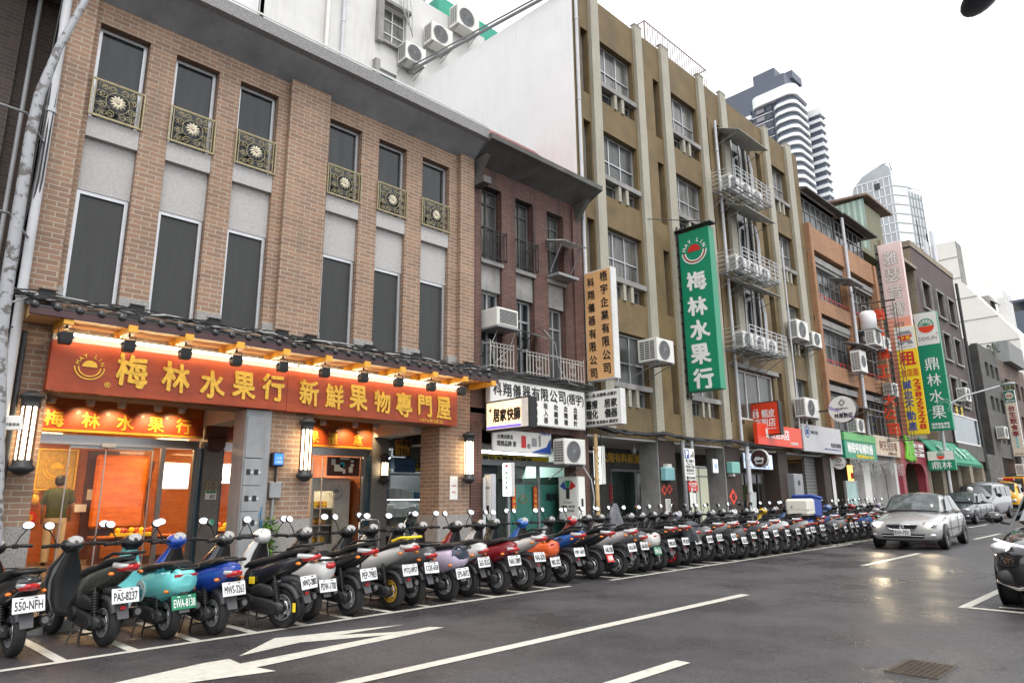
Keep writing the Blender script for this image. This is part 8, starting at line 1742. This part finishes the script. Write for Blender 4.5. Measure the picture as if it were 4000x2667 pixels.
# ------------------------------------------------------------------ people
def skin_body(t, joints, edges, m, name='body', sub=1):
    """joints: {name: ((x, y, z), radius)}; one continuous surface grown with a skin modifier"""
    ks = list(joints); me = bpy.data.meshes.new(name); me.from_pydata([joints[k][0] for k in ks], [(ks.index(a), ks.index(c)) for a, c in edges], [])
    o = bpy.data.objects.new(name, me); COL.objects.link(o); o.parent = t; me.materials.append(m)
    sk = o.modifiers.new('skin', 'SKIN'); sk.use_smooth_shade = True
    for i, k in enumerate(ks):
        v = me.skin_vertices[0].data[i]; r = joints[k][1]; v.radius = (r, r) if not isinstance(r, tuple) else r; v.use_root = (k == 'pelvis')
    ss = o.modifiers.new('smooth', 'SUBSURF'); ss.levels = sub; ss.render_levels = sub; return o
def person(label, loc, rot, shirt, trousers, pose='stand', hair=(.012, .010, .009)):
    t = thing('person', label, 'person'); skin = mat('skin_tone', (.42, .24, .16), .55, var=.06, obj=True)
    J = {'pelvis': ((0, 0, .92), .12), 'waist': ((0, 0, 1.08), .12), 'chest': ((0, .01, 1.28), .14), 'neckb': ((0, 0, 1.43), .065), 'neck': ((0, .01, 1.50), .052), 'head': ((0, .025, 1.58), .082), 'crown': ((0, .015, 1.66), .078),
         'shl': ((-.17, 0, 1.39), .058), 'ell': ((-.25, .02, 1.13), .042), 'wrl': ((-.23, .12, .92), .030), 'hal': ((-.22, .15, .86), .034), 'shr': ((.17, 0, 1.39), .058), 'elr': ((.26, .02, 1.14), .042), 'wrr': ((.24, .16, .96), .030), 'har': ((.22, .20, .91), .034),
         'hpl': ((-.09, 0, .88), .095), 'knl': ((-.10, .02, .50), .062), 'anl': ((-.10, -.01, .10), .042), 'tol': ((-.115, .13, .05), .038), 'hpr': ((.09, 0, .88), .095), 'knr': ((.11, .03, .50), .062), 'anr': ((.12, 0, .10), .042), 'tor': ((.14, .13, .05), .038)}
    for s, q in (('l', -1), ('r', 1)):
        hx, hy, hz = J['ha'+s][0]
        for k in range(4): J['f%s%d' % (s, k)] = ((hx+q*(-.027+.018*k), hy+.02, hz-.055-.006*(1-abs(k-1.5))), .009); J['g%s%d' % (s, k)] = ((hx+q*(-.024+.016*k), hy+.045, hz-.092-.01*(1-abs(k-1.5))), .007)
        J['th'+s] = ((hx-q*.045, hy+.035, hz-.02), .010); J['ti'+s] = ((hx-q*.05, hy+.06, hz-.05), .008)
    E_ = [('pelvis', 'waist'), ('waist', 'chest'), ('chest', 'neckb'), ('neckb', 'neck'), ('neck', 'head'), ('head', 'crown')]
    for s in 'lr':
        E_ += [('chest', 'sh'+s), ('sh'+s, 'el'+s), ('el'+s, 'wr'+s), ('wr'+s, 'ha'+s), ('pelvis', 'hp'+s), ('hp'+s, 'kn'+s), ('kn'+s, 'an'+s), ('an'+s, 'to'+s), ('ha'+s, 'th'+s), ('th'+s, 'ti'+s)]
        for k in range(4): E_ += [('ha'+s, 'f%s%d' % (s, k)), ('f%s%d' % (s, k), 'g%s%d' % (s, k))]
    skin_body(t, J, E_, skin)
    sh = mat('shirt_%02d' % int(100*shirt[1]), shirt, .85, var=.15, vs=9, bump=.4, bs=16, obj=True); tr = mat('trousers_%02d' % int(100*trousers[0]), trousers, .85, var=.15, vs=9, bump=.4, bs=14, obj=True)
    b = M(); b.loftZ([(.90, 0, .185, .135), (1.0, 0, .18, .13), (1.12, 0, .18, .13), (1.28, .005, .205, .14), (1.38, .005, .20, .125), (1.44, .005, .13, .09), (1.475, .01, .075, .065)], 20, 2.4, cap=False); o = b.obj('shirt', sh, t)
    b = M()
    for q, s in ((-1, 'l'), (1, 'r')): p0, p1 = Vector(J['sh'+s][0]), Vector(J['el'+s][0]); b.tube([p0-Vector((q*.05, 0, -.01)), p0, p0.lerp(p1, .5), p0.lerp(p1, .85)], [.075, .078, .068, .066], 12, cap=False)
    b.obj('sleeve', sh, o)
    b = M(); b.loftZ([(.80, 0, .175, .125), (.88, 0, .18, .132), (.97, 0, .172, .128)], 20, 2.4, cap=False)
    for q, s in ((-1, 'l'), (1, 'r')): b.tube([Vector((q*.09, 0, .90)), Vector((q*.095, 0, .80)), Vector(J['kn'+s][0]), Vector(J['an'+s][0])-Vector((0, 0, .03))], [.095, .10, .078, .068], 14)
    b.obj('trousers', tr, t)
    b = M(); b.ell((0, .005, 1.635), .094, .105, .098, 16, 12); b.ell((0, -.03, 1.585), .088, .07, .075, 14, 8); b.obj('hair', mat('black_hair', hair, .55, var=.3, vs=60, obj=True), t)
    b = M()
    for q, s in ((-1, 'l'), (1, 'r')): x, y, z = J['an'+s][0]; b.loftY([(y-.07, .045, .03, .035, x), (y, .05, .045, .045, x), (y+.12, .04, .046, .038, x+q*.01), (y+.19, .03, .03, .025, x+q*.015)], 12, 2.6)
    b.obj('shoe', MT['black'], t)
    b = M(); b.ell((-.03, .112, 1.60), .009, .006, .007, 8, 6); b.ell((.03, .112, 1.60), .009, .006, .007, 8, 6); b.obj('eye', MT['ink'], t)
    b = M(); b.ell((0, .122, 1.57), .012, .018, .02, 8, 6); b.ell((0, .108, 1.535), .024, .008, .006, 8, 6); b.ell((-.092, .02, 1.575), .012, .02, .028, 8, 6); b.ell((.092, .02, 1.575), .012, .02, .028, 8, 6); b.obj('face_feature', skin, t)
    t.location = loc; t.rotation_euler = (0, 0, R(rot)); return t
person('man in a dark green shirt and beige trousers seen from behind inside the fruit shop', (3.24, 16.2, .305), -14, (.045, .06, .018), (.46, .40, .29))
p_ = person('small figure in a dark teal jacket leaning in the doorway by the coffee sign', (22.1, 11.6, .44), 120, (.012, .06, .065), (.03, .04, .07))
r_ = thing('person', 'motorcyclist with a white helmet and yellow jacket half hidden behind the dark grey sedan', 'person'); sk_ = skin_body(r_, {'pelvis': ((0, 0, .85), .14), 'chest': ((0, .1, 1.2), .15), 'neck': ((0, .14, 1.40), .06), 'head': ((0, .17, 1.5), .09), 'a': ((-.2, .12, 1.3), .06), 'b': ((-.25, .3, 1.08), .045), 'c': ((-.22, .5, 1.0), .035), 'd': ((.2, .12, 1.3), .06), 'e': ((.25, .3, 1.08), .045), 'f': ((.22, .5, 1.0), .035), 'g': ((-.12, .3, .8), .085), 'h': ((-.12, .4, .4), .06), 'i': ((.12, .3, .8), .085), 'j': ((.12, .4, .4), .06)}, [('pelvis', 'chest'), ('chest', 'neck'), ('neck', 'head'), ('chest', 'a'), ('a', 'b'), ('b', 'c'), ('chest', 'd'), ('d', 'e'), ('e', 'f'), ('pelvis', 'g'), ('g', 'h'), ('pelvis', 'i'), ('i', 'j')], mat('yellow_jacket', (.62, .38, .03), .7, obj=True))
b = M(); b.ell((0, .17, 1.55), .13, .145, .13, 16, 10); b.obj('helmet', MT['tower_w'], r_); r_.location = (41.5, 9.2, gz(41)); r_.rotation_euler = (0, 0, R(100))

# ------------------------------------------------------------------ street lamps
sl = thing('street_lamp', 'street lamp with a curved arm rising by the tall green sign', 'street lamp', (38.6, 9.75, .35))
p0 = atY(3726, 1990, 9.75); pX = p0.x
b = M(); b.tube([(pX, 9.75, .3), (pX, 9.75, 5.2), (pX+.05, 9.6, 5.9), (pX+.5, 8.6, 6.45), (pX+1.2, 7.2, 6.85)], [.085, .075, .06, .045, .04], 10); b.obj('pole', MT['pipe_w'], sl)
T = Matrix.Translation((pX+1.35, 6.9, 6.92)) @ Matrix.Rotation(R(-30), 4, 'Z'); b = M(); b.ell((0, 0, 0), .14, .42, .09, 14, 8, T.to_3x3())
b.v = [tuple(Vector(v)+Vector((pX+1.35, 6.9, 6.92))) for v in b.v]; b.obj('lamp_head', MT['alu'], sl)
c = ray(3832, -8)*7.2 + Vector((0, 0, H)); s2_ = thing('street_lamp', 'dark street lamp head poking in at the top right corner', 'street lamp', (c.x+2.2, c.y-2.6, 0))
b = M(); T = Matrix.Rotation(R(-58), 3, 'Z'); b.ell(c, .17, .30, .075, 18, 10, T); b.obj('lamp_head', mat('dark_blue_lamp_enamel', (.020, .024, .036), .4), s2_)
b = M(); b.tube([c+Vector((.15, -.1, .05)), c+Vector((1.2, -1.4, .35)), c+Vector((2.1, -2.4, .3)), (c.x+2.2, c.y-2.6, 4.6), (c.x+2.2, c.y-2.6, 0)], [.03, .04, .05, .07, .09], 10); b.obj('pole', MT['darkmetal'], s2_)

# ------------------------------------------------------------------ overhead cables along the fronts
random.seed(17)
def cable(pts, r, lab, m=None, group='cables along the house fronts'):
    b = M(); b.tube(pts, r, 5); return tag(b.obj('utility_cable', m or MT['cable'], loc=pts[0], label=lab), cat='cable', group=group)
def along(x0, x1, y, z, n, jy, jz): return [(x0+(x1-x0)*i/n, y+random.uniform(-jy, jy), z+random.uniform(-jz, jz)) for i in range(n+1)]
for k in range(11): cable(along(1.35-.1*(k % 3), 9.2, 9.98+.03*k, 3.98+.012*k, 34, .05, .035), random.uniform(.007, .014), 'tangled black cable lying along the canopy roof of the fruit shop', MT['cable_w'] if k in (3, 8) else None, 'cables tangled on the canopy roof')
for k in range(6): cable(along(9.1, 12.7, 10.06+.03*k, 4.0+.02*k, 14, .03, .04), random.uniform(.010, .018), 'black cable along the ledge above the long white sign', None, 'cables above the long white sign')
for k in range(8):
    pts = []
    for a, c_ in ((12.7, 15.5), (15.5, 19.2), (19.2, 22.9), (22.9, 27)): pts += sag((a, 10.1+.03*k, 3.12+.02*(k % 4)), (c_, 10.1+.03*k, 3.12+.02*(k % 3)), .04+.07*random.random(), 10, .03)[:-1]
    cable(pts, random.uniform(.016, .034), 'black cable sagging along the foot of the mustard block', None, 'cables sagging along the mustard block')
for i, (a, c_, s_, m_) in enumerate((((-1.2, 9.6, 3.2), (1.5, 10.1, 4.05), .25, MT['cable_w']), ((-1.2, 9.7, 3.9), (1.5, 10.1, 4.1), .08, None), ((-1.0, 9.6, 2.6), (1.3, 10.15, 3.6), .2, None), ((.9, 9.6, 4.05), (1.6, 10.2, 4.05), .05, None))): cable(sag(a, c_, s_), .011, ['pale loose cable swinging from the pole to the canopy corner', 'black cable strung flat from the pole to the canopy corner', 'black cable drooping below the pale one at the pole', 'short black cable between pole and canopy corner'][i], m_, None)
for k in range(5): cable([(1.16+.035*k, 10.3+.02*random.random(), z) for z in (1.0, 2.2, 3.4, 4.3)] + [(1.2+.04*k, 10.15, 5.6), (1.30+.02*k, 10.25, 9.5)], .010, 'black cable hanging down beside the white drainpipe', None, 'cables hanging by the white drainpipe')
cable([(12.75, 10.15, 4.2), (12.78, 10.1, 3.6), (12.7, 10.05, 2.9), (12.74, 10.08, 2.2), (12.72, 10.1, .4)], .012, 'black cable down the pipe at the corner of the mustard block', None, None)
cable([(12.2, 10.2, 2.2), (12.3, 10.05, 1.9), (12.45, 10.1, 1.5), (12.42, 10.12, 1.2), (12.5, 10.1, 1.05), (12.6, 10.1, .4)], .013, 'white cable drooping from the cream outdoor unit to the ground', MT['pipe_w'], None)
cable([(9.55, 10.2, 4.95), (9.36, 10.2, 4.6), (9.40, 10.15, 4.2), (9.9, 10.2, 4.6), (9.98, 10.1, 4.95)], .009, 'pale cable looping under the window air conditioner', MT['cable_w'], None)
cable([(11.0, 10.2, 5.2), (11.25, 10.1, 4.9), (11.4, 10.15, 4.4), (11.7, 10.1, 4.05), (12.3, 10.1, 4.0)], .009, 'pale cable trailing over the middle balcony railing', MT['cable_w'], None)
pipe([(12.64, 10.16, .2), (12.64, 10.16, 2.95)], .05, mat('peeling_yellow_pipe', (.52, .36, .17), .5, var=.3, vs=5, obj=False), 'peeling yellow pipe with black bands at the corner of the mustard block', clips=4)
pipe([(9.22, 10.25, .2), (9.22, 10.25, 1.9)], .03, MT['pipe_w'], 'short white pipe beside the narrow lightbox')
pipe([(16.44, 10.2, .2), (16.44, 10.2, 3.0)], .06, MT['greymetal'], 'grey pipe on the edge of the tiled pier behind the parking sign')
pipe([(20.08, 10.2, .2), (20.08, 10.2, 3.1)], .07, MT['pipe_w'], 'white downpipe on the tiled pier with the teal box', clips=3)
pipe([(50.8, 10.2, 3), (50.7, 10.2, 15)], .09, MT['darkmetal'], 'dark downpipe at the far end of the purple brown block')
for i, X in enumerate((13.9, 15.3, 19.2)):
    t = thing('ceiling_bulb', 'bare lamp under the mustard block arcade ceiling, %s from the corner pipe' % nth[i], 'lamp', (X, 11.0, 2.7), 'bare arcade lamps'); b = M(); b.lathe([(0, 2.93), (.03, 2.92), (.035, 2.85), (.07, 2.78), (.075, 2.70), (.05, 2.64), (0, 2.62)], (X, 11.0, 0), 14); b.obj('bulb', MT['greymetal'], t)
bpy.data.scenes.remove(_tsc)
